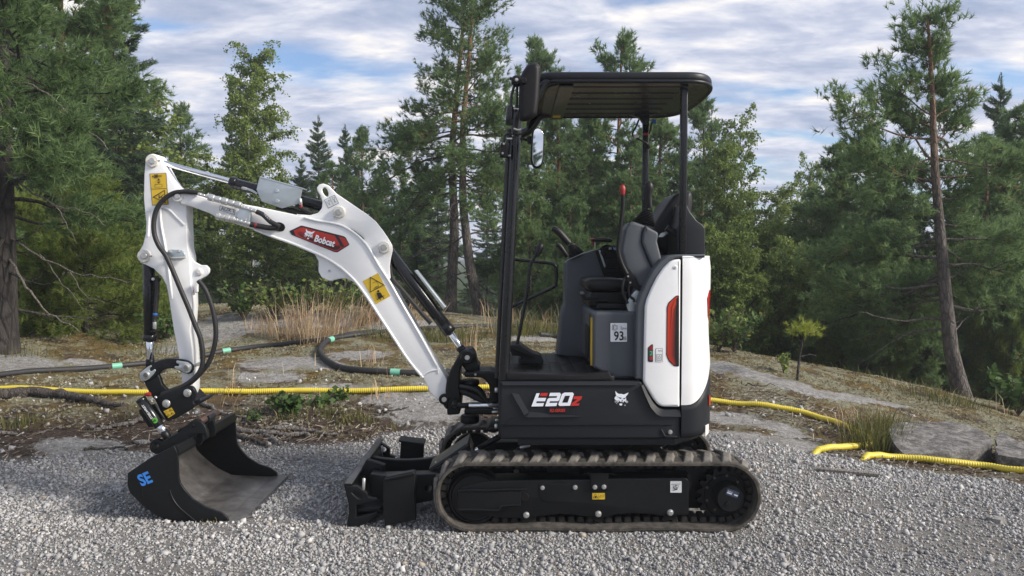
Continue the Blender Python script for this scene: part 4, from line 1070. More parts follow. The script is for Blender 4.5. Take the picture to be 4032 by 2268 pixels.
# travel pedal and lever, hand rail
PD = ext('travel_pedal', rc(cr('F', (175, 905), (190, 895), (230, 905), (330, 958), (365, 965), (388, 1005), (385, 1022), (235, 1025), (225, 1000), (250, 985), (240, 970), (190, 968), (175, 940)), 4), 3.90, 4.06, DK, EX, .006)
ext('pedal_tread', rc(cr('F', (182, 900), (235, 900), (322, 960), (316, 985), (190, 930)), 3), 3.885, 4.08, DK, PD, .004)
LV = ptube('travel_lever', cr('F', (215, 915), (240, 790), (280, 570), (300, 410), (318, 360), (345, 325)), 3.95, 6.5, MT['gloss'], EX)
tube('lever_knob', [P(*cr1('F', *p), 3.95) for p in ((340, 335), (350, 315), (362, 285), (368, 265), (370, 252))], [r * 3.95 / FPX for r in (9, 13, 15, 13, 5)], MT['vinyl'], LV, 16)
ptube('hand_rail', cr('F', (170, 352), (300, 368), (420, 380), (455, 392), (468, 425), (466, 500), (452, 530), (330, 590), (175, 662)), 4.40, 6.5, MT['gloss'], EX, 5, 12)

# ---- swing casting between house and boom
SW = ext('swing_casting', rc(cr('I', (265, 720), (285, 570), (340, 420), (410, 290), (480, 175), (560, 130), (640, 160), (682, 225), (676, 292), (620, 340), (522, 352), (480, 405), (472, 560), (466, 720), (492, 860), (470, 1062), (292, 1072), (282, 900)), 8), 4.00, 4.18, K, EX, .012, bres=3)
ext('casting_top', rc(cr('I', (560, 130), (640, 120), (690, 190), (720, 330), (756, 350), (754, 402), (725, 445), (560, 440), (500, 360)), 6), 4.03, 4.16, K, SW, .010)
pin('casting_eye', *cr1('I', 575, 245), 3.98, 4.20, 27, K, SW, 32, .006)
pin('boom_cylinder_pin', *cr1('I', 577, 250), 3.972, 4.20, 10, BO, SW, 24)
pin('foot_ear', *cr1('I', 247, 845), 3.985, 4.015, 21, K, SW, 32, .005)
pin('foot_ear', *cr1('I', 247, 845), 4.175, 4.205, 21, K, SW, 32, .005)
pin('foot_pin', *cr1('I', 247, 848), 3.978, 4.21, 10, BO, SW, 24)
ext('foot_web', rc(cr('I', (180, 840), (290, 800), (300, 980), (270, 980)), 5), 3.99, 4.02, K, SW, .006)
for (z, r) in (((560, 640), 135), ((1062, 1172), 135)):
    a, b2 = P(*cr1('I', 617, z[1]), YC), P(*cr1('I', 617, z[0]), YC)
    rod('king_pin_boss', a, b2, r * .27605 * YC / FPX, K, SW, 32, .006)
BRK = ext('swing_bracket', rc(cr('I', (535, 455), (700, 440), (900, 438), (1030, 470), (1030, 900), (880, 900), (905, 720), (880, 620), (800, 545), (740, 532), (535, 532)), 10), 4.0, 4.18, K, EX, .012, bres=3)
ext('lower_bracket', rc(cr('I', (535, 985), (800, 970), (1040, 970), (1040, 1065), (535, 1062)), 6), 3.99, 4.19, K, BRK, .010)
bolt(*cr1('I', 695, 488), 3.998, 5, BO, BRK)
ext('bracket_ring', rc(cr('I', (850, 1260), (900, 1232), (1035, 1232), (1035, 1310), (900, 1318), (855, 1300)), 6), 3.95, 4.2, K, BRK, .01)
hull_rod('swing_rod', 'I', (590, 932), 'I', (1045, 932), 3.88, 8.5, CH, BRK)
hull_rod('swing_rod_end', 'I', (440, 930), 'I', (600, 930), 3.88, 11, K, BRK)
pin('rod_eye', *cr1('I', 395, 940), 3.87, 4.05, 14, K, BRK, 24, .005)
for (y0, pts) in ((3.9, ((930, 1025), (1035, 1020))), (3.92, ((945, 965), (1035, 965))), (3.92, ((975, 1138), (1035, 1138)))):
    hull_rod('hose_fitting', 'I', pts[0], 'I', pts[1], y0, 6, BO, BRK, 6)
for i, (o1, o2) in enumerate(((0, 0), (.04, 14), (.08, 26), (-.05, 8), (.10, -10))):
    ptube('boom_hose', [(x, y, 4.06 + o1) for x, y in cr('I', (470, 640 + o2 * 2), (600, 660 + o2 * 2), (720, 700 + o2 * 3), (800, 780 + o2 * 3), (860, 880), (1000, 930))], 4.06, 9, HO, BRK)
for o1 in (0, .05, .1):
    ptube('boom_hose', [(x, y, 4.03 + o1) for x, y in cr('I', (480, 720), (600, 760), (720, 820), (850, 860), (1000, 880))], 4.06, 13, HO, BRK)

# ---- boom
boom_up = cr('A', (575, 468), (640, 478), (700, 492), (760, 508), (1100, 566), (1300, 608), (1449, 640)) + cr('B', (360, 388), (440, 398), (510, 418), (585, 465), (640, 520), (680, 585), (718, 650), (775, 738), (850, 872), (930, 1010), (1046, 1218)) + cr('I', (175, 385), (240, 478), (288, 560), (290, 800), (230, 860), (165, 858))
boom_dn = cr('I', (100, 800), (40, 740), (0, 640)) + cr('B', (965, 1292), (880, 1190), (800, 1068), (720, 945), (650, 838), (590, 755), (540, 702), (480, 652), (400, 603), (300, 558), (200, 518), (100, 482), (0, 442)) + cr('A', (830, 652), (790, 628), (760, 612), (640, 568), (560, 548))
BY0, BY1 = 4.025, 4.165
BOOM = ext('boom', boom_up + boom_dn, BY0, BY1, W, EX, .006)
pin('boom_tip', *cr1('A', 535, 492), 4.018, 4.172, 25, W, BOOM, 36, .006)
pin('tip_pin', *cr1('A', 537, 494), 4.005, 4.18, 11, BO, BOOM, 24)
lug = cr('B', (240, 352), (320, 358), (365, 345), (386, 318), (390, 285), (380, 250), (362, 222), (357, 202), (370, 184), (395, 177), (424, 188), (470, 235), (560, 296), (640, 350), (692, 392), (732, 442), (766, 492), (788, 530), (790, 560), (780, 602), (773, 650), (778, 720), (760, 730), (700, 625), (650, 545), (585, 480), (500, 425), (400, 400), (300, 385))
ext('boom_lug', rc(lug, 4), BY0 + .012, BY0 + .030, W, BOOM, .004, holes=[sm(cr('B', (388, 212), (400, 200), (414, 208), (424, 235), (420, 252), (406, 248), (392, 230)), 3)])
ext('boom_lug', rc(lug, 4), BY1 - .030, BY1 - .012, W, BOOM, .004, holes=[sm(cr('B', (388, 212), (400, 200), (414, 208), (424, 235), (420, 252), (406, 248), (392, 230)), 3)])
ext('lamp_lug', rc(cr('B', (300, 556), (345, 580), (368, 620), (367, 680), (386, 714), (432, 734), (482, 722), (522, 718), (560, 736), (592, 762), (560, 700), (480, 640), (400, 590)), 5), BY0 + .015, BY0 + .05, W, BOOM, .004)
for p in ((429, 676),): bolt(*cr1('B', *p), BY0 + .014, 5, BO, BOOM)
for p in ((483, 340), (742, 541)):
    pin('pin_boss', *cr1('B', *p), BY0 - .012, BY0 + .03, 24, MT['offwhite'], BOOM, 36, .004)
    pin('pivot_pin', *cr1('B', p[0] - 2, p[1]), BY0 - .026, BY1 + .02, 12.5, BO, BOOM, 8, .003)
    a = cr1('B', p[0] - 24, p[1] + 28); pin('grease_nipple', *a, BY0 - .008, BY0 + .01, 4, BO, BOOM, 8)
ext('cable_slot', sm(cr('B', (520, 425), (560, 440), (600, 468), (628, 495), (590, 472), (550, 446)), 3), BY0 - .0012, BY0 + .02, DK, BOOM, .0005)
ext('cable_slot', cr('B', (408, 596), (440, 612), (452, 628), (415, 608)), BY0 - .0012, BY0 + .02, DK, BOOM, .0005)
ext('cable_slot', cr('B', (470, 640), (500, 655), (520, 682), (478, 655)), BY0 - .0012, BY0 + .02, MT['steel'], BOOM, .0005)
wl_u = cr('B', (290, 372), (360, 390), (440, 402), (510, 422), (585, 470), (640, 525), (680, 590), (718, 655), (775, 742), (850, 876), (930, 1014), (1042, 1216))
wl_d = cr('B', (965, 1286), (880, 1184), (800, 1062), (720, 940), (650, 833), (590, 750), (540, 697), (480, 647), (400, 598), (300, 553), (200, 513), (100, 478), (0, 438))
for w_ in (wl_u, wl_d):
    ptube('edge_flange', w_, BY0 - .001, 5.5, W, BOOM, 3, 8)
ptube('weld_seam', cr('B', (950, 1283), (1000, 1250), (1050, 1240)), BY0 - .001, 4, W, BOOM, 3, 8)
ptube('weld_seam', cr('B', (1045, 1215), (1052, 1262)), BY0 - .001, 4, W, BOOM, 3, 8)
ext('hose_port', sm(cr('A', (1230, 690), (1260, 678), (1295, 690), (1308, 715), (1295, 740), (1268, 745), (1240, 735)), 3), BY0 - .004, BY0 + .02, DK, BOOM, .003)
# emblem on the boom
def cat_head(d, cx, cy, s, col, bg, ang=0.0):
    """lynx head mark; outline taken from the lower-panel badge, s = size factor in photo pixels per crop unit"""
    c, sn = math.cos(math.radians(ang)), math.sin(math.radians(ang))
    T = lambda pts: [(cx + s * ((x - 1985) * c - (y - 350) * sn), cy + s * ((x - 1985) * sn + (y - 350) * c)) for x, y in pts]
    d.poly(T([(1872, 196), (1886, 222), (1910, 245), (1940, 262), (2000, 262), (2040, 275), (2072, 262), (2110, 246), (2138, 234), (2120, 270), (2098, 298), (2080, 316), (2086, 350), (2092, 385), (2080, 400), (2050, 412), (2035, 420), (2030, 440), (2015, 430), (2008, 400), (2000, 392), (1996, 410), (1992, 432), (1975, 425), (1962, 405), (1940, 396), (1905, 395), (1870, 382), (1848, 355), (1868, 318), (1890, 302), (1880, 270), (1872, 235)]), col)
    d.poly(T([(1932, 322), (1965, 336), (1998, 338), (1992, 356), (1970, 362), (1948, 350)]), bg).poly(T([(2028, 346), (2052, 346), (2078, 330), (2070, 360), (2045, 370), (2030, 362)]), bg)
    d.poly(T([(1996, 386), (2022, 384), (2016, 402), (2004, 402)]), bg).poly(T([(1892, 306), (1910, 312), (1938, 326), (1925, 328), (1900, 316)]), bg)
    d.poly(T([(1950, 462), (1962, 452), (1985, 455), (2008, 452), (2006, 485), (1990, 494), (1965, 492), (1950, 482)]), col)
    for w_ in ([(1850, 408), (1890, 396), (1936, 402)], [(1862, 432), (1895, 412), (1936, 406)], [(1890, 454), (1910, 430), (1940, 410)], [(2120, 412), (2095, 396), (2068, 402)], [(2118, 432), (2095, 412), (2068, 406)], [(2098, 440), (2085, 424), (2064, 412)]):
        d.line(T(w_), 7 * s, col)
d = Decal(BY0 - .0008)
d.poly(rc(cr('K', (168, 435), (190, 415), (560, 240), (620, 248), (2000, 598), (2070, 640), (2195, 870), (2180, 905), (1800, 1145), (1700, 1140), (240, 555)), 4), INK)
d.poly(rc(cr('K', (310, 415), (560, 300), (640, 302), (1700, 580), (1990, 640), (2060, 670), (2180, 870), (1790, 1110), (1690, 1105), (390, 590)), 4), (.38, .028, .02))
d.poly(rc(cr('K', (430, 490), (700, 640), (1000, 700), (1600, 900), (1880, 960), (1900, 1000), (1790, 1068), (1680, 1068), (560, 610)), 3), (.05, .012, .012))
d.poly(rc(cr('K', (425, 480), (640, 420), (900, 520), (1200, 600), (1880, 900), (1880, 960), (1600, 905), (1000, 720), (640, 600)), 3), (.20, .018, .015))
d.poly(rc(cr('K', (440, 400), (640, 330), (1690, 600), (1760, 650), (1870, 880), (1800, 920), (1300, 700), (800, 530)), 3), (.42, .030, .022))
d.poly(rc(cr('K', (1715, 575), (1830, 610), (2010, 925), (2010, 960), (1920, 962), (1900, 930)), 2), (.025, .02, .03))
cat_head(d, *cr1('K', 842, 540), .135, (.74, .76, .80), (.20, .018, .015), 9)
d.text('Bobcat', *cr1('K', 1010, 760), 25, (.76, .78, .82), 16.5, .80, .10, .035)
d.build('brand_emblem', BOOM, 'red hexagonal emblem reading Bobcat')
d = Decal(BY0 - .0008)
st = cr('B', (620, 735), (708, 688), (778, 820), (695, 866))
d.poly(st, YEL)
d.line(cr('B', (662, 797), (752, 757)), .8, INK).line(cr('B', (664, 712), (740, 755), (664, 797)), 2.6, INK, True)
d.line(cr('B', (680, 745), (700, 735), (712, 760), (690, 770)), 1.3, INK).line(cr('B', (684, 778), (712, 764)), 1.6, INK)
d.poly(circ(*cr1('B', 710, 792), 4.5, 12), INK).poly(cr('B', (700, 802), (722, 798), (740, 825), (712, 835)), INK).line(cr('B', (705, 838), (726, 828), (744, 816)), 2, INK)
d.line(cr('B', (712, 822), (722, 838)), 3.4, INK).line(cr('B', (730, 816), (742, 832)), 3.4, INK)
d.build('warning_sticker', BOOM, 'yellow warning sticker with triangle and seated operator')
d = Decal(BY0 + .0115)
d.poly(cr('B', (400, 272), (460, 242), (485, 290), (425, 320)), INK).poly(cr('B', (402, 273), (459, 245), (482, 289), (426, 317)), (.62, .66, .68)).line(cr('B', (432, 258), (455, 304)), 1.0, INK)
d.line(cr('B', (410, 280), (435, 300), (425, 272), (440, 280)), 1.0, INK).line(circ(*cr1('B', 455, 262), 5, 10), 1.0, INK, True).line(cr('B', (458, 270), (462, 284), (470, 282)), 2, INK)
d.build('lifting_sticker', BOOM)
# auxiliary couplers on the boom
AX = ext('coupler_bracket', rc(cr('A', (985, 575), (1005, 570), (1062, 600), (1050, 690), (985, 690), (965, 640)), 3), BY0 - .035, BY0 - .005, ZN, BOOM, .003)
def seg_rod(k, pts, Y, radii, mat, parent, name):
    V = []
    pp = [P(*cr1(k, *p), Y) for p in pts]
    tube(name, pp, [r * Y / FPX for r in radii], mat, parent, 14, 25)
def coupler(p0, p1, rs, n, nm):
    pts, rr = [], []
    for i in range(n):
        for t, f in ((0.0, 1), (.10, 1.08), (.78, 1.08), (.88, .86), (1.0, .86)):
            s_ = (i + t * .999) / n
            pts.append((p0[0] + (p1[0] - p0[0]) * s_, p0[1] + (p1[1] - p0[1]) * s_)); rr.append(rs * f * (1 - .1 * (i % 2)))
    seg_rod('A', pts, BY0 - .03, rr, BO, BOOM, nm)
coupler((690, 478), (765, 500), 6, 3, 'hose_coupler'); coupler((765, 500), (1000, 562), 13, 5, 'hose_coupler'); coupler((1000, 570), (1105, 602), 8, 4, 'hose_coupler')
coupler((822, 635), (955, 662), 14, 4, 'hose_coupler'); coupler((950, 662), (1060, 692), 8, 4, 'hose_coupler')
ptube('auxiliary_hose', cr('A', (1105, 604), (1150, 625), (1200, 672), (1240, 695), (1270, 712)), BY0 - .025, 9.5, HO, BOOM)
ptube('auxiliary_hose', cr('A', (1060, 694), (1130, 708), (1200, 720), (1260, 718)), BY0 - .02, 10.5, HO, BOOM)
hull_rod('red_ring', 'A', (1092, 700), 'A', (1112, 704), BY0 - .02, 11, MT['red'], BOOM)
bolt(*cr1('A', 1028, 662), BY0 - .034, 5, BO, BOOM)
d = Decal(BY0 - .0365)
d.text('293/1', *cr1('A', 1150, 628), 11, (.6, .62, .62), 38, .95)
d.build('hose_marking', BOOM)
d = Decal(BY0 - .0008)
d.poly(rc(cr('A', (845, 560), (955, 592), (948, 626), (838, 594)), 1), INK).poly(rc(cr('A', (847, 563), (952, 594), (946, 623), (841, 592)), 1), PAPER)
d.text('AUX 1', *cr1('A', 850, 592), 13.5, INK, 12, 1.0, .0, .01)
d.build('hose_label', BOOM, 'white label reading AUX 1')
# arm cylinder on top of the boom
AC = hull_rod('arm_cylinder', 'A', (925, 396), 'B', (470, 330), 4.095, 21, MT['gloss'], EX, 24)
hull_rod('cylinder_rod', 'A', (380, 240), 'A', (935, 392), 4.095, 11, CH, AC)
hull_rod('cylinder_gland', 'A', (918, 392), 'A', (960, 404), 4.095, 23.5, MT['gloss'], AC, 24)
hull_rod('port_fitting', 'A', (1000, 432), 'A', (1040, 442), 4.06, 5.5, BO, AC, 6)
ptube('port_pipe', cr('A', (1035, 440), (1070, 452), (1110, 475)), 4.06, 4.5, ZN, AC)
ext('guard_plate', rc(cr('A', (1128, 352), (1432, 436), (1410, 546), (1286, 580), (1140, 530), (1104, 446)), 3), 4.030, 4.038, ZN, AC, .002)
ext('guard_fold', rc(cr('A', (1128, 350), (1434, 434), (1432, 444), (1126, 362)), 1), 4.028, 4.12, ZN, AC, .002)
for p in ((1250, 456), (1252, 530)): bolt(*cr1('A', *p), 4.030, 9, ZN, AC)
ptube('cylinder_hose', cr('B', (130, 310), (210, 330), (265, 345), (330, 340)), 4.07, 10, HO, AC)
hull_rod('port_fitting', 'B', (262, 262), 'B', (268, 300), 4.03, 7, BO, AC, 6)
hull_rod('red_ring', 'B', (262, 305), 'B', (274, 312), 4.04, 8, MT['red'], AC)
ptube('cylinder_hose', cr('B', (240, 290), (275, 320), (330, 350)), 4.05, 9, HO, AC)
# boom cylinder
BCY = hull_rod('boom_cylinder', 'B', (752, 545), 'B', (1118, 1026), 4.095, 24, MT['gloss'], EX, 28)
hull_rod('cylinder_gland', 'B', (1085, 984), 'B', (1122, 1030), 4.095, 26, MT['gloss'], BCY, 28)
hull_rod('cylinder_rod', 'B', (1110, 1016), 'B', (1215, 1165), 4.095, 12.5, CH, BCY, 24)
ext('rod_guard', rc(cr('B', (914, 676), (926, 670), (1094, 884), (1080, 896)), 2), 4.06, 4.13, ZN, BCY, .002)
ptube('cylinder_hose', cr('B', (775, 640), (790, 720), (850, 790), (950, 910), (1010, 975)), 4.07, 9, HO, BCY)
hull_rod('rod_eye', 'B', (1172, 1108), 'B', (1200, 1145), 4.095, 17, K, BCY)

# ---- dipper arm
arm_o = cr('A', (316, 225), (335, 198), (365, 190), (396, 200), (416, 226), (432, 262), (460, 312), (492, 372), (530, 424), (560, 446), (590, 500), (602, 560), (605, 700), (612, 860), (626, 920), (636, 1100), (642, 1270)) + cr('C', (630, 0), (648, 150), (656, 300), (652, 430), (640, 462), (600, 466), (578, 440), (570, 320), (556, 230), (536, 100), (514, 0)) + cr('A', (490, 1290), (478, 1210), (462, 1130), (430, 1070), (372, 1010), (312, 982), (276, 968), (256, 930), (264, 892), (294, 842), (314, 762), (318, 682), (308, 600), (300, 500), (304, 330), (312, 255))
AY0, AY1 = 4.050, 4.140
ARM = ext('dipper_arm', arm_o, AY0, AY1, W, EX, .004)
ext('link_ear', rc(cr('A', (612, 880), (632, 925), (662, 962), (706, 985), (745, 985), (768, 1010), (766, 1040), (745, 1062), (702, 1088), (684, 1130), (684, 1180), (636, 1190)), 5), AY0 + .012, AY0 + .03, W, ARM, .004)
ext('link_ear', rc(cr('A', (612, 880), (632, 925), (662, 962), (706, 985), (745, 985), (768, 1010), (766, 1040), (745, 1062), (702, 1088), (684, 1130), (684, 1180), (636, 1190)), 5), AY1 - .03, AY1 - .012, W, ARM, .004)
pin('ear_boss', *cr1('A', 693, 1033), AY0 + .004, AY1 - .004, 15, W, ARM, 28, .004)
pin('ear_boss', *cr1('A', 692, 1033), AY0 + .001, AY0 + .02, 10, MT['offwhite'], ARM, 24, .003)
for p, r in (((357, 240), 26), ((298, 920), 26)):
    pin('pin_boss', *cr1('A', *p), AY0 - .012, AY1 + .012, r, MT['offwhite'], ARM, 36, .004)
    pin('pivot_pin', *cr1('A', *p), AY0 - .024, AY1 + .02, 12, BO, ARM, 24, .003)
    hull_rod('grease_nipple', 'A', (p[0] + 40, p[1]), 'A', (p[0] + 62, p[1]), AY0 - .008, 3.2, BO, ARM, 8)
for pts in (((418, 590), (425, 700), (455, 860), (480, 1030), (500, 1225)), ((430, 575), (480, 590), (540, 650), (592, 700)), ((330, 780), (336, 690), (332, 600))):
    ptube('weld_seam', cr('A', *pts), AY0, 5, W, ARM, 3, 8)
ext('hose_clip', rc(cr('A', (480, 880), (496, 872), (572, 878), (594, 905), (596, 935), (470, 942), (462, 905)), 4), AY0 - .010, AY0 + .002, ZN, ARM, .002)
hull_rod('clip_bar', 'A', (442, 938), 'A', (596, 932), AY0 - .022, 4.5, BO, ARM)
for p in ((486, 888), (548, 886)): bolt(*cr1('A', *p), AY0 - .011, 7, ZN, ARM)
d = Decal(AY0 - .0008)
d.poly(cr('O', (212, 172), (688, 148), (752, 1052), (284, 1080)), INK).poly(cr('O', (226, 182), (676, 160), (738, 1042), (296, 1068)), YEL)
d.line(cr('O', (258, 614), (706, 594)), 1.6, INK).poly(circ(*cr1('O', 312, 252), 3, 12), INK)
d.line(cr('O', (452, 200), (358, 206), (358, 292), (455, 292)), 2, INK).poly(cr('O', (372, 222), (455, 220), (455, 270), (372, 272)), INK).line(cr('O', (455, 224), (565, 220)), 2, INK).line(cr('O', (455, 262), (565, 260)), 2, INK)
d.line(cr('O', (485, 335), (488, 440)), 2.6, INK).line(cr('O', (450, 365), (484, 325), (520, 362)), 2.6, INK).line(cr('O', (452, 412), (488, 452), (522, 410)), 2.6, INK)
d.line(cr('O', (378, 486), (586, 476), (592, 556), (382, 568)), 1.2, INK, True)
d.line(cr('O', (335, 845), (652, 655), (682, 1000)), 3.0, INK, True).poly(cr('O', (488, 782), (516, 780), (522, 885), (492, 890)), INK).line(cr('O', (530, 860), (580, 820), (628, 775)), 3, INK).line(cr('O', (560, 830), (590, 870), (620, 850)), 2.6, INK)
d.build('warning_sticker', ARM, 'tall yellow warning sticker with two symbols')
d = Decal(AY0 + .0115)
d.poly(cr('A', (644, 1130), (666, 1126), (666, 1196), (646, 1200)), PAPER).line(cr('A', (650, 1185), (660, 1160), (652, 1140)), 1.6, DRED).line(cr('A', (655, 1165), (662, 1190)), 1.6, DRED)
d.build('small_sticker', ARM)
ptube('arm_hose', cr('A', (690, 470), (620, 462), (560, 462), (500, 478), (440, 520), (392, 590), (372, 680), (378, 770), (410, 850), (460, 920), (510, 1030), (560, 1150), (620, 1290), (670, 1420)) + cr('C', (705, 60), (722, 180), (712, 270), (660, 345), (580, 400), (500, 430), (430, 460)), 4.012, 9.5, HO, ARM, 5, 12)
ptube('arm_hose', cr('A', (690, 1095), (740, 1160), (780, 1260), (805, 1360)) + cr('C', (815, 30), (800, 130), (770, 220), (720, 290), (640, 370), (540, 420), (440, 470)), 4.03, 9.5, HO, ARM, 5, 12)
# bucket cylinder hanging from the arm
BK_ = hull_rod('bucket_cylinder', 'A', (336, 930), 'C', (345, 72), 4.095, 22, MT['gloss'], EX, 24)
hull_rod('cylinder_gland', 'C', (345, 30), 'C', (345, 76), 4.095, 26, MT['gloss'], BK_, 24)
hull_rod('cylinder_rod', 'C', (345, 60), 'C', (347, 225), 4.095, 14, CH, BK_, 24)
hull_rod('rod_eye', 'C', (347, 205), 'C', (345, 260), 4.095, 16, K, BK_)
ptube('cylinder_hose', cr('A', (395, 1060), (398, 1150), (388, 1280), (378, 1390)), 4.05, 8.5, HO, BK_)
hull_rod('blue_band', 'A', (384, 1325), 'A', (382, 1345), 4.05, 9.2, MT['blue'], BK_)
hull_rod('hose_fitting', 'A', (380, 1370), 'A', (378, 1440), 4.05, 8, BO, BK_, 6)
hull_rod('port_elbow', 'C', (352, 12), 'C', (385, 10), 4.06, 8, DK, BK_)
ext('pipe_clip', rc(cr('A', (350, 1072), (412, 1076), (412, 1102), (350, 1098)), 3), 4.04, 4.06, DK, BK_, .002)
bolt(*cr1('A', 367, 1085), 4.038, 6, BO, BK_)

# ---- bucket linkage and tilting coupler
lk = sm(cr('H', (108, 350), (135, 285), (210, 228), (330, 165), (480, 124), (640, 122), (780, 148), (848, 205), (862, 270), (832, 328), (775, 332), (700, 305), (640, 272), (560, 256), (480, 266), (425, 290), (380, 335), (300, 402), (230, 432), (155, 430), (112, 395)), 3)
LK = ext('bucket_link', lk, 4.005, 4.030, K, EX, .004)
ext('link_plate', lk, 4.160, 4.185, K, LK, .004)
pin('link_hole', *cr1('H', 460, 200), 4.0035, 4.01, 4, DK, LK, 14)
kp1 = rc(cr('H', (106, 370), (118, 318), (152, 285), (230, 228), (265, 212), (278, 226), (246, 258), (246, 290), (268, 300), (296, 286), (318, 264), (336, 288), (300, 345), (240, 405), (190, 434), (150, 430), (112, 402)), 4)
kp2 = rc(cr('H', (632, 142), (790, 168), (840, 212), (842, 265), (815, 312), (770, 325), (735, 312), (700, 290), (602, 252), (608, 222), (655, 228), (672, 212), (668, 192), (628, 180)), 4)
for kp, c in ((kp1, (188, 352)), (kp2, (760, 245))):
    ext('pin_keeper', kp, 3.998, 4.006, ZN, LK, .0015)
    pin('link_pin', *cr1('H', *c), 3.988, 4.20, 14, BO, LK, 24, .004)
    pin('pin_head', *cr1('H', *c), 3.982, 3.992, 9, MT['steel'], LK, 20, .002)
yk = rc(cr('H', (150, 400), (300, 385), (365, 325), (395, 400), (425, 490), (512, 572), (470, 650), (340, 720), (265, 640), (215, 550)), 6)
TL = ext('tilt_coupler', rc(cr('H', (325, 705), (345, 660), (440, 622), (800, 508), (862, 518), (902, 582), (902, 640), (868, 718), (892, 782), (862, 832), (640, 962), (505, 1015), (450, 960)), 6), 3.985, 4.010, K, EX, .005)
ext('coupler_plate', rc(cr('H', (325, 705), (345, 660), (440, 622), (800, 508), (862, 518), (902, 582), (902, 640), (868, 718), (892, 782), (862, 832), (640, 962), (505, 1015), (450, 960)), 6), 4.205, 4.230, K, TL, .005)
ext('coupler_block', rc(cr('H', (380, 690), (640, 610), (760, 640), (850, 740), (840, 810), (640, 930), (500, 980), (450, 900)), 4), 4.01, 4.21, DK, TL, .004)
ext('cross_plate', rc(cr('H', (862, 730), (965, 688), (990, 718), (890, 790)), 3), 4.02, 4.20, MT['graphite'], TL, .003)
ext('link_yoke', yk, 4.012, 4.040, K, TL, .005)
ext('link_yoke', yk, 4.150, 4.180, K, TL, .005)
for c in ((487, 758), (788, 606)):
    bolt(*cr1('H', *c), 3.985, 16, BO, TL, 'pin_bolt')
    hull_rod('lock_wire', 'H', c, 'H', (c[0] + 22, c[1] + 60), 3.974, 1.5, MT['steel'], TL, 6)
d = Decal(3.9845)
yq = cr('H', (448, 868), (565, 812), (614, 900), (520, 962))
d.poly(yq, YEL).line(cr('H', (528, 868), (545, 830), (580, 856)), 1.4, INK, True).line(cr('H', (505, 945), (515, 905), (548, 926)), 1.4, INK, True).line(cr('H', (558, 912), (568, 880), (600, 898)), 1.4, INK, True).line(cr('H', (482, 895), (478, 868), (500, 862), (508, 892)), 1.1, INK, True)
d.poly(circ(*cr1('H', 552, 856), 2, 8), INK).poly(circ(*cr1('H', 522, 930), 2, 8), INK).poly(circ(*cr1('H', 574, 898), 2, 8), INK)
d.build('warning_sticker', TL, 'square yellow warning sticker with three triangles')
# tilt cylinder
TC = hull_rod('tilt_cylinder', 'H', (128, 700), 'H', (395, 1080), 3.95, 19, MT['gloss'], EX, 28)
hull_rod('end_cap', 'H', (118, 686), 'H', (150, 732), 3.95, 20, MT['gloss'], TC, 28)
hull_rod('cylinder_rod', 'H', (385, 1062), 'H', (462, 1172), 3.95, 16, CH, TC, 24)
hull_rod('rod_end', 'H', (448, 1150), 'H', (510, 1250), 3.95, 16, K, TC, 24)
ext('valve_block', rc(cr('H', (92, 848), (180, 810), (320, 1040), (300, 1092), (232, 1098), (95, 890)), 4), 3.96, 4.06, DK, TC, .005)
hull_rod('guide_tube', 'H', (320, 760), 'H', (460, 975), 3.97, 5, MT['graphite'], TC, 12)
tube('red_cap', [P(*cr1('H', *p), 3.95) for p in ((178, 632), (190, 630), (235, 625), (262, 618))], [r * 3.95 / FPX for r in (3, 6, 9, 7)], MT['red'], TC, 14)
hull_rod('hose_fitting', 'H', (240, 712), 'H', (312, 690), 3.95, 6, BO, TC, 6)
hull_rod('hose_fitting', 'H', (325, 655), 'H', (352, 680), 3.95, 5, BO, TC, 6)
hull_rod('hose_fitting', 'H', (262, 700), 'H', (290, 735), 3.95, 5, BO, TC, 6)
d = Decal(3.9235)
d.text('STEELWRIST', *cr1('H', 300, 965), 8.5, (.78, .8, .8), 235, .98, 0, .03)
d.poly(circ(*cr1('H', 328, 998), 11, 24), (.12, .45, .05)).text('S', *cr1('H', 345, 1004), 12, INK, 235, 1.1, 0, .04)
d.build('brand_lettering', TC, 'white lettering reading STEELWRIST')
# lower quick hitch
hp = rc(cr('H', (248, 1378), (255, 1320), (300, 1272), (362, 1258), (432, 1300), (560, 1240), (700, 1150), (790, 1070), (826, 1015), (900, 990), (985, 1018), (1040, 1085), (1070, 1170), (1082, 1252), (1050, 1250), (1005, 1200), (940, 1190), (880, 1290), (600, 1420), (480, 1470), (330, 1480), (262, 1440)), 5)
QH = ext('quick_hitch', hp, 3.965, 3.990, K, EX, .004)
ext('hitch_plate', hp, 4.225, 4.250, K, QH, .004)
ext('hitch_frame', rc(cr('H', (430, 1300), (700, 1150), (830, 1015), (900, 1040), (880, 1200), (600, 1340), (470, 1400)), 4), 3.99, 4.225, DK, QH, .004)
pin('hitch_pin', *cr1('H', 320, 1380), 3.955, 4.26, 15, K, QH, 28, .004)
pin('hitch_bolt', *cr1('H', 860, 1072), 3.958, 3.97, 7, K, QH, 16)
a = P(*cr1('H', 985, 1000), 4.02); rod('lock_pin', (a.x, 3.99, a.z), (a.x, 4.225, a.z), .020, MT['brownpin'], QH, 24)
ext('pin_saddle', rc(cr('H', (1002, 990), (1030, 955), (1095, 925), (1122, 960), (1110, 1010), (1050, 1062)), 4), 4.06, 4.14, MT['graphite'], QH, .004)
ext('swivel_lug', sm(cr('H', (868, 862), (900, 828), (940, 850), (948, 905), (925, 935), (895, 915)), 3), 4.00, 4.03, MT['steel'], QH, .003)
bolt(*cr1('H', 915, 882), 3.998, 7, BO, QH)

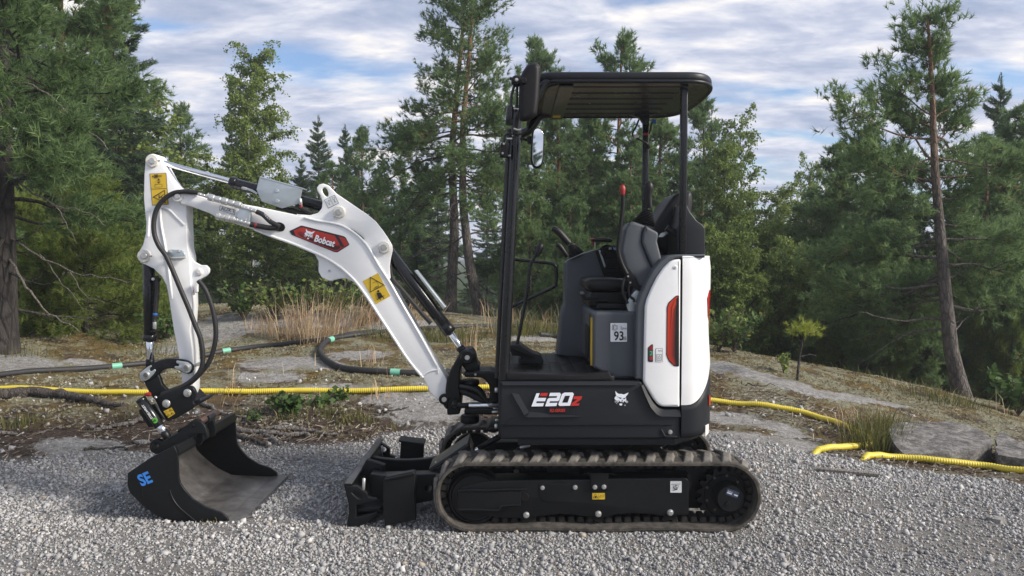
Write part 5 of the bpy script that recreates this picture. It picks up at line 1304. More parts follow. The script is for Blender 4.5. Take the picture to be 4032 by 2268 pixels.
# ---- grading bucket
by0, by1 = 3.78, 4.58
side = cr('C', (505, 828), (520, 830), (540, 880), (546, 960), (550, 1048), (562, 1095), (592, 1140), (650, 1205), (740, 1262), (850, 1300), (895, 1333), (906, 1362), (880, 1370), (530, 1372), (480, 1358), (380, 1312), (290, 1248), (202, 1162), (183, 1110), (185, 1020), (350, 908), (430, 868))
BU = ext('bucket', side, by0, by0 + .014, K, EX, .003)
ext('side_plate', [((p[0] - 2016) * by0 / (by1 - .014) + 2016, (p[1] - HORIZON) * by0 / (by1 - .014) + HORIZON) for p in side], by1 - .014, by1, K, BU, .003)
outer = cr('C', (518, 838), (430, 872), (350, 912), (188, 1022), (185, 1110), (204, 1164), (292, 1252), (382, 1316), (482, 1362), (532, 1376), (700, 1384), (958, 1392), (972, 1386))
innerp = cr('C', (965, 1378), (700, 1370), (534, 1362), (486, 1348), (388, 1302), (300, 1238), (216, 1156), (198, 1108), (200, 1030), (356, 924), (436, 884), (524, 852))
ext('bucket_shell', outer + innerp, by0 + .006, by1 - .006, K, BU, .002)
inn2 = cr('C', (955, 1370), (700, 1362), (538, 1354), (494, 1340), (400, 1292), (314, 1228), (230, 1150), (210, 1104), (212, 1038), (246, 1012))
inn1 = cr('C', (964, 1378.5), (700, 1370.5), (534, 1362.5), (486, 1348.5), (388, 1302.5), (300, 1238.5), (216, 1156), (199, 1108), (201, 1031), (236, 1004))
wp = [PXZ(*p, by0) for p in sm(inn2, 3, False)]
pmesh('wear_plate', [(p[0], by0 + .016, p[1] + .002) for p in wp] + [(p[0], by1 - .016, p[1] + .002) for p in wp], [(i, i + 1, len(wp) + i + 1, len(wp) + i) for i in range(len(wp) - 1)], MT['steel'], BU, 40)
ext('lip_plate', cr('C', (880, 1366), (985, 1372), (990, 1384), (960, 1396), (780, 1394), (780, 1386)), by0 - .012, by1 + .012, MT['steel'], BU, .002)
for Y in (by0 - .001, ):
    ptube('weld_seam', cr('C', (485, 1138), (510, 1205), (560, 1270), (665, 1358)), Y, 2.5, K, BU, 3, 6)
    ptube('weld_seam', cr('C', (290, 1120), (292, 1180)), Y, 1.6, K, BU, 2, 6)
ext('top_beam', rc(cr('C', (500, 826), (548, 818), (556, 880), (540, 905), (512, 850)), 3), by0 + .004, by1 - .004, K, BU, .004)
bx = P(*cr1('C', 545, 860), by0).x
for Yh in (3.99, 4.17):
    a = P(*cr1('C', 548, 850), by0)
    extw('hook_rib', [rc([(a.x - .10, a.z + .05), (a.x - .02, a.z + .085), (a.x + .02, a.z + .075), (a.x + .035, a.z + .02), (a.x + .03, a.z - .03), (a.x - .02, a.z - .04), (a.x - .09, a.z + .0)], .015)], Yh, Yh + .02, K, BU, .003)
d = Decal(by0 - .0008)
sx0, sy0 = cr1('C', 285, 1112)
d.text('SE', sx0, sy0, 44, (.035, .20, .62), -22, .80, -.12, .035)
d.build('bucket_lettering', BU, 'blue letters SE')
# lettering and badge on the lower panel
d = Decal(YN - .0045)
bgp = (.006, .006, .008); wh = (.76, .80, .86); rd = (.48, .03, .022)
d.poly(rc(cr('J', (160, 520), (262, 238), (330, 232), (1010, 215), (1045, 250), (1035, 290), (1212, 290), (1140, 505), (960, 520)), 3), bgp)
d.poly(cr('J', (520, 520), (945, 520), (915, 630), (520, 640)), bgp)
d.poly(cr('J', (166, 516), (268, 250), (336, 246), (300, 342), (466, 342), (444, 410), (276, 410), (262, 450), (424, 446), (402, 512)), wh)
d.poly(rc(cr('J', (338, 305), (362, 242), (504, 240), (480, 305)), 2), rd)
d.poly(cr('J', (546, 238), (742, 236), (768, 266), (732, 384), (706, 408), (546, 408), (530, 444), (694, 440), (672, 506), (444, 512), (494, 368), (522, 344), (676, 340), (690, 304), (524, 306)), wh)
d.poly(cr('J', (836, 232), (1002, 230), (1028, 262), (950, 498), (738, 504), (710, 474), (786, 262)), wh).poly(cr('J', (848, 298), (948, 296), (900, 434), (790, 436)), bgp)
d.poly(cr('J', (1032, 306), (1198, 304), (1176, 366), (1056, 452), (1144, 450), (1124, 494), (964, 502), (982, 446), (1098, 366), (1014, 366)), rd)
d.text('R2-SERIES', *cr1('J', 535, 626), 11.5, rd, -1, .86, .25, .02)
d.build('model_lettering', HS, 'model lettering E20z R2-SERIES')
d = Decal(YN - .0045)
cat_head(d, *cr1('J', 1985, 350), .1941, wh, (.014, .016, .020))
d.poly(circ(*cr1('J', 2060, 486), 2.6, 12), (.4, .42, .45))
d.build('lynx_badge', HS, 'white lynx head badge')
# ------------------------------------------------------------------ trees
def leaf_mat(name, stops, trans=.35):
    m, nt, b = new_mat(name)
    a = nd(nt, 'ShaderNodeAttribute', attribute_name='tint')
    oi = nd(nt, 'ShaderNodeObjectInfo')
    ad = nd(nt, 'ShaderNodeMath', operation='MULTIPLY_ADD'); nt.links.new(oi.outputs['Random'], ad.inputs[0]); ad.inputs[1].default_value = .24; nt.links.new(a.outputs['Fac'], ad.inputs[2])
    sb = nd(nt, 'ShaderNodeMath', operation='SUBTRACT', use_clamp=True); nt.links.new(ad.outputs[0], sb.inputs[0]); sb.inputs[1].default_value = .12
    c = ramp(nt, sb.outputs[0], stops)
    nt.links.new(c, b.inputs['Base Color']); b.inputs['Roughness'].default_value = .6; b.inputs['Specular IOR Level'].default_value = .25
    tr = nd(nt, 'ShaderNodeBsdfTranslucent'); nt.links.new(c, tr.inputs['Color'])
    mx = nd(nt, 'ShaderNodeMixShader'); mx.inputs[0].default_value = trans
    nt.links.new(b.outputs[0], mx.inputs[1]); nt.links.new(tr.outputs[0], mx.inputs[2])
    nt.links.new(mx.outputs[0], nt.nodes['Material Output'].inputs['Surface'])
    return m
MT['pine'] = leaf_mat('pine_needles', [(0, (.082, .135, .055)), (.35, (.136, .216, .086)), (.7, (.190, .278, .108)), (.95, (.25, .31, .12)), (1, (.28, .17, .07))], .5)
MT['pine_warm'] = leaf_mat('pine_needles_warm', [(0, (.095, .135, .032)), (.4, (.175, .235, .056)), (.8, (.26, .320, .080)), (1, (.32, .31, .11))], .5)
MT['spruce'] = leaf_mat('spruce_needles', [(0, (.052, .088, .048)), (.5, (.098, .158, .080)), (1, (.15, .21, .105))], .45)
MT['birch'] = leaf_mat('birch_leaves', [(0, (.105, .155, .042)), (.5, (.185, .250, .066)), (.9, (.25, .315, .09)), (1, (.31, .29, .09))], .45)
MT['shrub'] = leaf_mat('shrub_leaves', [(0, (.035, .07, .02)), (.5, (.07, .13, .035)), (.9, (.12, .18, .05)), (1, (.3, .22, .05))], .4)
def bark_mat(name, low, high, z0, z1, scale=18, dark=.45):
    m, nt, b = new_mat(name)
    tc = nd(nt, 'ShaderNodeTexCoord').outputs['Object']
    sp = nd(nt, 'ShaderNodeSeparateXYZ'); nt.links.new(tc, sp.inputs[0])
    mr = nd(nt, 'ShaderNodeMapRange'); nt.links.new(sp.outputs['Z'], mr.inputs[0]); mr.inputs[1].default_value = z0; mr.inputs[2].default_value = z1
    c = mixc(nt, mr.outputs[0], low, high)
    mp = nd(nt, 'ShaderNodeMapping'); mp.inputs['Scale'].default_value = (1, 1, .35); nt.links.new(tc, mp.inputs['Vector'])
    n = noise(nt, scale, 5, .7, mp.outputs[0])
    vo = nd(nt, 'ShaderNodeTexVoronoi', feature='DISTANCE_TO_EDGE'); vo.inputs['Scale'].default_value = scale * 1.1; vo.inputs['Randomness'].default_value = 1.0; nt.links.new(mp.outputs[0], vo.inputs['Vector'])
    crk = ramp(nt, vo.outputs['Distance'], [(.02, .35), (.16, 1.0)])
    n = mixc(nt, .55, n, mixc(nt, 1.0, n, crk, 'MULTIPLY'))
    c = mixc(nt, 1.0, c, ramp(nt, n, [(.3, dark), (.55, 1.0), (.75, 1.45)]), 'MULTIPLY')
    nt.links.new(c, b.inputs['Base Color']); b.inputs['Roughness'].default_value = .9
    bump(nt, b, n, 1.0, .05)
    return m
MT['bark'] = bark_mat('pine_bark', (.115, .100, .090), (.23, .125, .070), 2.2, 4.6)
MT['bark_grey'] = bark_mat('grey_bark', (.048, .041, .037), (.06, .05, .043), 1, 5, 12, .3)
MT['bark_birch'] = bark_mat('birch_bark', (.42, .41, .39), (.50, .49, .46), 0, 4, 9, .22)
MT['twig'] = bark_mat('dry_twig', (.155, .125, .105), (.155, .125, .105), 0, 1)

class Geo:
    def __init__(s): s.V = []; s.F = []; s.n = 0
    def tube(s, path, r0, r1, sides=5):
        path = np.asarray(path, float); n = len(path)
        t = np.gradient(path, axis=0); t /= np.linalg.norm(t, axis=1, keepdims=True) + 1e-9
        ref = np.array([0, 0, 1.0]) if abs(t[0, 2]) < .8 else np.array([1.0, 0, 0])
        u_ = np.cross(t, ref); u_ /= np.linalg.norm(u_, axis=1, keepdims=True) + 1e-9; v_ = np.cross(t, u_)
        a = np.arange(sides) * 2 * np.pi / sides
        rr = np.linspace(r0, r1, n) if not hasattr(r0, '__len__') else np.asarray(r0)
        ring = path[:, None] + rr[:, None, None] * (np.cos(a)[None, :, None] * u_[:, None] + np.sin(a)[None, :, None] * v_[:, None])
        k = np.arange(sides); k2 = (k + 1) % sides; i = np.arange(n - 1)[:, None] * sides
        F_ = np.stack([i + k, i + k2, i + sides + k2, i + sides + k], -1).reshape(-1, 4) + s.n
        s.V.append(ring.reshape(-1, 3)); s.F.append(F_); s.n += n * sides
    def mesh(s, name, mat, smooth=True):
        me_o = mesh_np(name, np.concatenate(s.V), np.concatenate(s.F), mat, None, 60 if smooth else None)
        me = me_o.data; bpy.data.objects.remove(me_o); return me
def needle_mesh(name, pos, dirs, size, tint, k, width, spread, mat, r, shoot=.6):
    """tufts of thin triangles around a shoot"""
    n = len(pos)
    d_ = dirs[:, None, :] + r.normal(size=(n, k, 3)) * spread
    d_ /= np.linalg.norm(d_, axis=2, keepdims=True)
    L = size[:, None] * r.uniform(.65, 1.1, (n, k))
    base = pos[:, None, :] - dirs[:, None, :] * (r.uniform(0, shoot, (n, k)) * size[:, None])[..., None]
    side = np.cross(d_, r.normal(size=(n, k, 3))); side /= np.linalg.norm(side, axis=2, keepdims=True) + 1e-9
    w = width * size[:, None, None]
    V_ = np.stack([base + side * w, base - side * w, base + d_ * L[..., None]], 2).reshape(-1, 3)
    F_ = np.arange(len(V_)).reshape(-1, 3)
    t = np.clip(np.repeat(tint, k * 3) + np.repeat(r.normal(0, .07, n * k), 3), 0, 1)
    o = mesh_np(name, V_, F_, mat, None, None, {'tint': t}); me = o.data; bpy.data.objects.remove(o); return me
def leaf_mesh(name, pos, size, tint, mat, r, droop=.5):
    n = len(pos)
    d_ = r.normal(size=(n, 3)); d_[:, 2] = d_[:, 2] * .6 - droop; d_ /= np.linalg.norm(d_, axis=1, keepdims=True)
    s_ = np.cross(d_, r.normal(size=(n, 3))); s_ /= np.linalg.norm(s_, axis=1, keepdims=True) + 1e-9
    L = size[:, None]
    V_ = np.stack([pos, pos + d_ * L * .5 + s_ * L * .36, pos + d_ * L, pos + d_ * L * .5 - s_ * L * .36], 1).reshape(-1, 3)
    o = mesh_np(name, V_, np.arange(len(V_)).reshape(-1, 4), mat, None, None, {'tint': np.repeat(tint, 4)}); me = o.data; bpy.data.objects.remove(o); return me
def unit(v): return v / (np.linalg.norm(v) + 1e-9)
def trunk_path(H, lean, r, wob=.02):
    n = 12; t = np.linspace(0, 1, n)
    p = np.stack([lean[0] * t + wob * H * np.cumsum(r.normal(size=n)) * .12, lean[1] * t + wob * H * np.cumsum(r.normal(size=n)) * .12, H * t], 1)
    p[0, :2] = 0; return p
def pine(seed, H, R, cb=.25, nl=44, tr=.10, lean=(0, 0), ntw=9, tuft=.085, k=12, dead=6, mat='pine', prof=None, path=None, clump=1.0, width=.055, up=.25, az_bias=None, bark='bark', fill=1, flat=1.0, away=False):
    r = np.random.default_rng(seed)
    tp = np.asarray(path, float) if path is not None else trunk_path(H, lean, r)
    zt = tp[:, 2]
    at_ = lambda z: np.array([np.interp(z, zt, tp[:, 0]), np.interp(z, zt, tp[:, 1]), z])
    T = Geo(); fine = np.linspace(0, H, 22); rad = tr * (1 - .86 * (fine / H) ** .9); rad[0] *= 1.22; rad[1] *= 1.08
    T.tube([at_(z) for z in fine], rad, 0, 10)
    B = Geo(); pos = []; dr = []
    prof = prof or (lambda t: (1 - t) ** .55 * (.55 + .45 * math.sin(min(1, t * 2.2 + .35) * math.pi / 2)))
    for i in range(nl + dead):
        bare_ = i >= nl
        t = ((i + r.uniform(0, .9)) / nl) if not bare_ else 0
        z = (cb + (1 - cb) * t) * H * .985 if not bare_ else r.uniform(cb * .25, cb) * H
        az = i * 2.399 + r.normal(0, .35)
        if az_bias is not None and r.uniform() < .55: az = az_bias + r.normal(0, .9)
        L = R * prof(t) * r.uniform(.62, 1.12) if not bare_ else R * r.uniform(.25, .6)
        el = (-.10 + .95 * t ** 1.3 + r.normal(0, .14)) if not bare_ else r.normal(-.1, .25)
        p = at_(z); d_ = unit(np.array([math.cos(az) * math.cos(el), flat * (abs(math.sin(az)) if away else math.sin(az)) * math.cos(el), math.sin(el)]))
        n = 8; pts = [p]
        for s_ in range(n):
            d_ = unit(d_ + r.normal(0, .13, 3) + np.array([0, 0, up * .22 * (s_ > 3)]) - np.array([0, 0, .05 * (s_ < 3) * (1 - t)]))
            pts.append(pts[-1] + d_ * L / n)
        pts = np.array(pts); lr = tr * .20 * (L / R) ** .7 * (.6 + .4 * (1 - t)) + .004
        B.tube(pts, lr, lr * .25, 5)
        nb = max(3, int(L * 7)) if not bare_ else r.integers(2, 5)
        for j in range(nb):
            f = r.uniform(.30, 1.0) if j else 1.0
            x = f * n; i0 = min(int(x), n - 1); q = pts[i0] + (pts[i0 + 1] - pts[i0]) * (x - i0)
            tg = unit(pts[i0 + 1] - pts[i0]); sd = unit(np.cross(tg, [0, 0, 1])) * (1 if j % 2 else -1)
            bd = unit(tg * r.uniform(.4, 1) + sd * r.uniform(.3, 1.0) * (f < 1) + np.array([0, 0, r.uniform(-.1, .45)]))
            bl = L * r.uniform(.16, .36) * (1.1 - .5 * f) + .06
            if bare_:
                B.tube([q, q + bd * bl * .5, q + bd * bl + r.normal(0, .04, 3)], lr * .45, .002, 3); continue
            e = q + bd * bl + np.array([0, 0, .12 * bl])
            B.tube([q, (q + e) / 2 + r.normal(0, .02, 3), e], lr * .45, .003, 3)
            m_ = max(3, int(ntw * (bl / .3) ** .6))
            ff = r.uniform(.25, 1.05, m_) ** .7
            off = r.normal(0, .075 * clump, (m_, 3)) * (.4 + bl) * 1.6
            pp = q + (e - q) * ff[:, None] + off
            dd = bd + off / (.08 * clump) * .35 + np.array([0, 0, .35 + .3 * t]) + r.normal(0, .25, (m_, 3))
            pos.append(pp); dr.append(dd)
    pos = np.concatenate(pos); dr = np.concatenate(dr); dr /= np.linalg.norm(dr, axis=1, keepdims=True)
    rep = max(1, int(fill)); pos = np.repeat(pos, rep, 0) + r.normal(0, .045, (len(pos) * rep, 3)) * (rep > 1); dr = np.repeat(dr, rep, 0) + r.normal(0, .3, (len(dr) * rep, 3)); dr /= np.linalg.norm(dr, axis=1, keepdims=True)
    n = len(pos); size = tuft * r.uniform(.75, 1.25, n)
    tint = np.clip(r.normal(.42, .16, n), 0, .93); tint[r.uniform(size=n) < .012] = 1.0
    return dict(H=H, kind='pine_tree', trunk=T.mesh('trunk', MT[bark]), limbs=B.mesh('branches', MT['bark'] if bark == 'bark' else MT[bark]), crown=needle_mesh('crown', pos, dr, size, tint, k, width, .55, MT[mat], r))
def spruce(seed, H, R, tr=.09, cb=.06, step=.17, k=11, tuft=.075, dens=1.0, mat='spruce', ragged=.2):
    r = np.random.default_rng(seed); tp = trunk_path(H, (0, 0), r, .006)
    T = Geo(); T.tube(tp, tr, .006, 9); B = Geo(); pos = []; dr = []
    z = cb * H; i = 0
    while z < H * .97:
        t = (z / H - cb) / (1 - cb)
        for w in range(r.integers(4, 6)):
            az = r.uniform(0, 2 * math.pi); L = R * (1 - t) ** .8 * r.uniform(1 - ragged * 1.6, 1 + ragged) + .06
            el = -.35 + .95 * t ** 1.4 + r.normal(0, .08)
            p = np.array([np.interp(z, tp[:, 2], tp[:, 0]), np.interp(z, tp[:, 2], tp[:, 1]), z])
            d_ = np.array([math.cos(az) * math.cos(el), math.sin(az) * math.cos(el), math.sin(el)]); n = 6; pts = [p]
            for s_ in range(n):
                d_ = unit(d_ + np.array([0, 0, .07 * (s_ > 2)]) + r.normal(0, .05, 3)); pts.append(pts[-1] + d_ * L / n)
            pts = np.array(pts); B.tube(pts, tr * .13 + .003, .002, 4)
            m_ = max(5, int(34 * L * dens)); f = r.uniform(.12, 1.02, m_); x = np.clip(f, 0, .999) * n; i0 = x.astype(int)
            q = pts[i0] + (pts[np.minimum(i0 + 1, n)] - pts[i0]) * (x - i0)[:, None]
            tg = unit(pts[-1] - pts[0]); sd = unit(np.cross(tg, [0, 0, 1]))
            s_ = r.choice([-1, 1], m_) * r.uniform(.0, 1, m_) * .30 * L * (1.08 - f)
            q = q + sd * s_[:, None] + tg * np.abs(s_)[:, None] * .5; q[:, 2] -= np.abs(s_) * .25 + r.uniform(0, .08, m_)
            dd = tg + sd * np.sign(s_)[:, None] * .7 + np.array([0, 0, -.15 + .5 * t]) + r.normal(0, .25, (m_, 3))
            pos.append(q); dr.append(dd)
        z += step * r.uniform(.7, 1.3)
    m_ = 14; pos.append(np.c_[r.normal(0, .015, (m_, 2)), np.linspace(H * .95, H, m_)]); dr.append(r.normal(0, .3, (m_, 3)) + [0, 0, 1])
    pos = np.concatenate(pos); dr = np.concatenate(dr); dr /= np.linalg.norm(dr, axis=1, keepdims=True); n = len(pos)
    return dict(H=H, kind='spruce_tree', trunk=T.mesh('trunk', MT['bark_grey']), limbs=B.mesh('branches', MT['bark_grey']), crown=needle_mesh('crown', pos, dr, tuft * r.uniform(.8, 1.3, n), np.clip(r.normal(.45, .2, n), 0, 1), k, .07, .42, MT[mat], r, 1.2))
def birch(seed, H, R, tr=.06, nl=30, cb=.18, leaf=.055, dens=1.0, mat='birch', bark='bark_birch', droop=1.0):
    r = np.random.default_rng(seed); tp = trunk_path(H, (r.normal(0, .15), r.normal(0, .15)), r, .02)
    T = Geo(); T.tube(tp, tr, .006, 9); B = Geo(); pos = []
    for i in range(nl):
        t = (i + r.uniform()) / nl; z = (cb + (1 - cb) * t) * H * .98; az = i * 2.399 + r.normal(0, .4)
        L = R * (math.sin(min(1, .25 + t * 1.1) * math.pi * .72)) * r.uniform(.6, 1.1) + .12
        el = .55 + .4 * t; p = np.array([np.interp(z, tp[:, 2], tp[:, 0]), np.interp(z, tp[:, 2], tp[:, 1]), z])
        d_ = np.array([math.cos(az) * math.cos(el), math.sin(az) * math.cos(el), math.sin(el)]); n = 7; pts = [p]
        for s_ in range(n):
            d_ = unit(d_ + r.normal(0, .13, 3) - np.array([0, 0, .12 * droop * s_ / 3])); pts.append(pts[-1] + d_ * L / n)
        pts = np.array(pts); B.tube(pts, tr * .2 + .003, .002, 4)
        for j in range(max(4, int(L * 12 * dens))):
            x = r.uniform(.25, 1) * n; i0 = min(int(x), n - 1); q = pts[i0] + (pts[i0 + 1] - pts[i0]) * (x - i0)
            sl = r.uniform(.15, .55) * min(1, L + .2); bd = unit(np.array([r.normal(0, .5), r.normal(0, .5), .2])); sp_ = [q]
            for s_ in range(5): bd = unit(bd - np.array([0, 0, .38 * droop])); sp_.append(sp_[-1] + bd * sl / 5)
            sp_ = np.array(sp_); B.tube(sp_, .0025, .001, 3)
            m_ = int(20 * (sl / .4) + 5); f = r.uniform(0, 5, m_); i0 = np.minimum(f.astype(int), 4)
            pos.append(sp_[i0] + (sp_[i0 + 1] - sp_[i0]) * (f - i0)[:, None] + r.normal(0, .035, (m_, 3)))
    pos = np.concatenate(pos); n = len(pos)
    return dict(H=H, kind='birch_tree', trunk=T.mesh('trunk', MT[bark]), limbs=B.mesh('branches', MT['bark_grey']), crown=leaf_mesh('crown', pos, leaf * r.uniform(.7, 1.25, n), np.clip(r.normal(.45, .2, n), 0, 1), MT[mat], r))
TREE_N = [0]
def put_tree(pr, loc, rz, sx, sz, label, group=None, name=None, cat='tree', crown_mat=None):
    o = empty(name or pr['kind'], loc, rz); o.scale = (sx, sx, sz)
    tag(o, label, cat, group)
    for nm in ('trunk', 'limbs', 'crown'):
        me = pr[nm]
        c_ = bpy.data.objects.new('branches' if nm == 'limbs' else nm, me); COL.objects.link(c_); c_.parent = o
        if nm == 'limbs': c_['kind'] = 'stuff'
        if nm == 'crown' and crown_mat is not None:
            c_.material_slots[0].link = 'OBJECT'; c_.material_slots[0].material = crown_mat
    TREE_N[0] += 1
    return o
trng = np.random.default_rng(11)
def tree_at(pr, px, ytop, D_, label, group=None, wide=1.0, zbase=None, rz=None, **kw):
    """stand a tree on the terrain at distance D_ with its top at photo row ytop"""
    q = P(px, ytop, D_); z0 = H1(q.x, D_) - .05 if zbase is None else zbase
    sz = (q.z - z0) / pr['H']; s_ = sz * wide
    return put_tree(pr, (q.x, D_, z0), trng.uniform(0, 6.28) if rz is None else rz, s_, sz, label, group, **kw)

def path_from(pix, D_, H):
    """local trunk line from photo pixels (base first)"""
    w = [P(x, y, D_) for x, y in pix]; b0 = w[0]
    k = H / (w[-1].z - b0.z)
    return [((p.x - b0.x), 0.0, (p.z - b0.z) * k) for p in w], b0
# --- the individual trees of the photo
def own_pine(pix, D_, seed, R, label, group=None, **kw):
    w = [P(x, y, D_) for x, y in pix]; H = w[-1].z - w[0].z
    pth = [(p.x - w[0].x, .0, p.z - w[0].z) for p in w]
    pr = pine(seed, H, R, path=pth, **kw)
    q = w[0]; zb = H1(q.x, D_)
    return put_tree(pr, (q.x, D_, q.z if abs(q.z - zb) < .25 else q.z), 0, 1, 1, label, group)
airy = lambda t: (.72 + .28 * math.sin(t * 9)) * (1 - t) ** .42
own_pine([(1772, 1240), (1790, 900), (1778, 600), (1800, 350), (1822, 120), (1835, -90)], 15.0, 21, 2.1, 'tall slender pine with straight scaly trunk beside a second leaning trunk', 'twin tall pines on the outcrop', cb=.40, nl=54, tr=.125, ntw=18, tuft=.10, dead=16, prof=airy, k=14, width=.06, flat=.6)
own_pine([(1898, 1282), (1850, 1050), (1822, 800), (1822, 500), (1848, 200), (1872, -120)], 14.4, 22, 1.7, 'tall pine whose grey trunk leans out at its foot, crossing another trunk', 'twin tall pines on the outcrop', cb=.44, nl=46, tr=.115, ntw=18, tuft=.10, dead=16, prof=airy, k=14, width=.06, flat=.6)
tall = lambda t: (1 - t) ** .52 * (.66 + .34 * math.sin(t * 14)) + .05
own_pine([(3795, 1590), (3745, 1380), (3722, 1150), (3700, 900), (3680, 650), (3672, 400), (3664, 210), (3652, 75)], 9.5, 33, 1.85, 'lone pine with a curved dark trunk and reddish upper limbs at the outcrop edge', cb=.26, nl=56, tr=.105, ntw=13, tuft=.10, dead=5, prof=tall, k=16, width=.05, flat=.6, fill=2, away=True)
own_pine([(22, 1410), (24, 1100), (18, 700), (10, 300), (0, -300), (0, -900)], 7.6, 41, 1.5, 'thick trunked pine with cracked dark bark at the clearing edge', cb=.24, nl=56, tr=.118, ntw=14, tuft=.10, dead=8, k=18, width=.045, fill=2, bark='bark_grey')
own_pine([(262, 1330), (250, 900), (243, 500), (238, 100), (235, -420)], 12.5, 42, 1.7, 'tall pine with a bare straight trunk behind bushy young pines', cb=.58, nl=44, tr=.13, ntw=12, tuft=.115, dead=10, k=15, width=.06, fill=2)
bush = pine(51, 2.3, 1.25, cb=.04, nl=56, tr=.045, ntw=14, tuft=.10, k=18, dead=6, mat='pine_warm', width=.042, fill=2, bark='bark_grey')
for (px, yt, D_, wd, lb) in ((330, 720, 9.0, 1.0, 'bushy young pine with bright tips beside the thick trunk'), (80, 800, 9.6, .9, 'bushy young pine half hidden behind the thick trunk'), (560, 850, 10.4, .8, 'bushy young pine behind the raised digging arm'), (170, 1010, 8.8, .7, 'low young pine with bare grey twigs near the thick trunk')):
    tree_at(bush, px, yt, D_, lb, 'young pines at the clearing edge', wd, name='young_pine')
print('pines', TREE_N[0])
sp1 = spruce(61, 8.0, 1.75, dens=2.2, tuft=.10, k=9, step=.15); sp2 = spruce(62, 8.0, 1.4, step=.17, ragged=.35, dens=2.2, tuft=.10, k=9); sp3 = spruce(63, 6.0, 1.3, ragged=.3, dens=2.2, tuft=.09, k=9, step=.15)
pn1 = pine(71, 6.5, 1.7, cb=.18, nl=60, tr=.11, ntw=11, tuft=.12, k=12, width=.075, fill=2); pn2 = pine(72, 6.0, 1.6, cb=.08, nl=66, tr=.09, ntw=11, tuft=.12, k=12, width=.075, fill=2); pn3 = pine(73, 4.0, 1.7, cb=.03, nl=60, tr=.08, ntw=12, tuft=.11, k=13, width=.065, dead=3, fill=2)
pn4 = pine(74, 7.0, 1.6, cb=.35, nl=46, tr=.11, ntw=11, tuft=.12, k=12, width=.075, dead=10, fill=2)
bi1 = birch(81, 7.5, 1.35, nl=52, dens=1.7, leaf=.075); bi2 = birch(82, 7.0, 1.1, nl=44, dens=1.4, leaf=.075); bi3 = birch(83, 3.2, 1.15, tr=.03, nl=40, cb=.03, droop=.6, leaf=.07, dens=1.6)
G_L = 'dark conifers behind the young pines'
tree_at(sp1, 440, -260, 15, 'tall dark spruce with drooping tips standing behind the bare straight trunk', G_L, 1.05)
tree_at(sp2, 120, -500, 16, 'dark spruce between the thick trunk and the bare straight trunk', G_L, 1.2)
tree_at(sp1, -60, -300, 17, 'dark spruce behind the thick trunk', G_L, 1.1)
tree_at(sp2, 330, 60, 18, 'shorter spruce behind the bare straight trunk', G_L, 1.1)
tree_at(bi3, 560, 470, 16, 'leafy birch beside the tall dark spruce', None, 1.2)
tree_at(pn2, 705, 425, 25, 'round topped dark pine between the tall spruce and a ragged birch', None, 1.0)
tree_at(sp2, 908, 290, 22, 'ragged spruce growing against a tall birch', None, .62)
tree_at(bi1, 1035, 245, 20, 'tall drooping birch beside the ragged spruce', None, .95)
tree_at(bi2, 985, 330, 19, 'slim birch under the tall drooping birch', None, .9)
tree_at(bi3, 1050, 860, 17, 'bushy birch sapling in front of the tall drooping birch', None, 1.3)
tree_at(bi3, 1170, 980, 17.5, 'low birch thicket below the boom', None, 1.3)
tree_at(bi3, 860, 700, 18, 'pale birch thicket beside the digging arm', None, 1.0)
MID = 'conifers between the birch and the twin pines'
for (pr, px, yt, D_, wd) in ((sp3, 1255, 455, 27, 1.0), (sp1, 1360, 490, 28, 1.0), (pn1, 1425, 505, 24, .8), (sp2, 1500, 590, 27, 1.0), (pn2, 1580, 640, 23, .9), (sp1, 1650, 610, 26, .9), (sp3, 1190, 610, 25, 1.0), (pn4, 1310, 640, 21, .9), (pn2, 1480, 800, 18, 1.0), (sp2, 1720, 560, 25, .9), (sp3, 1640, 900, 18, 1.0), (pn3, 1350, 1000, 16.5, .8)):
    tree_at(pr, px, yt, D_, ('pointed dark spruce' if pr['kind'][0] == 's' else 'rounded dark pine') + (' in the far row' if D_ > 22 else ' in the near row') + ' between the tall birch and the twin pines', MID, wd)
CEN = 'pines behind the canopy'
tree_at(pn4, 2440, 150, 17, 'pine with an orange trunk rising above the canopy roof', CEN, 1.0)
for (pr, px, yt, D_, wd) in ((pn1, 2110, 160, 20, .9), (pn1, 2200, 420, 16, 1.1), (pn2, 2330, 470, 17, 1.1), (pn1, 2600, 460, 16, 1.1), (pn2, 2775, 410, 18, .9), (pn2, 2480, 560, 15, 1.2), (pn3, 2250, 800, 13.2, .9), (pn3, 2520, 840, 13.6, .9), (pn3, 2090, 780, 14.5, .9), (pn3, 2680, 880, 13.8, .8), (sp1, 2300, 500, 21, 1.2), (sp1, 2550, 480, 22, 1.2), (pn3, 2380, 980, 12.4, .7)):
    tree_at(pr, px, yt, D_, ('low bushy pine under the taller pines' if pr is pn3 else ('full dark spruce' if pr['kind'][0] == 's' else ('tall upright pine' if yt < 440 else 'mid height pine'))) + ' in the stand behind the canopy', CEN, wd)
RG = 'birches behind the tail of the machine'
tree_at(bi1, 2880, 600, 15.5, 'white stemmed birch close behind the machine tail', RG, .9)
tree_at(bi2, 2940, 480, 19, 'tall birch with a bare dead top', RG, .8)
tree_at(bi2, 3165, 650, 24, 'slim birch above the far gap in the trees', RG, .7)
tree_at(bi1, 3050, 770, 19, 'leafy birch filling the far gap in the trees', RG, 1.1)
tree_at(bi3, 2960, 930, 14.5, 'bushy light green birch behind the machine tail', RG, .9)
tree_at(bi3, 3120, 960, 15.5, 'bushy birch on the slope beside the small spruce', RG, .9)
for (px_, yt_, D2) in ((2850, 960, 12.6), (2950, 1020, 12.4), (3065, 1020, 12.9), (3190, 1090, 12.3)):
    tree_at(bi3, px_, yt_, D2, 'low light green birch bush along the crest behind the machine tail', RG, .9)
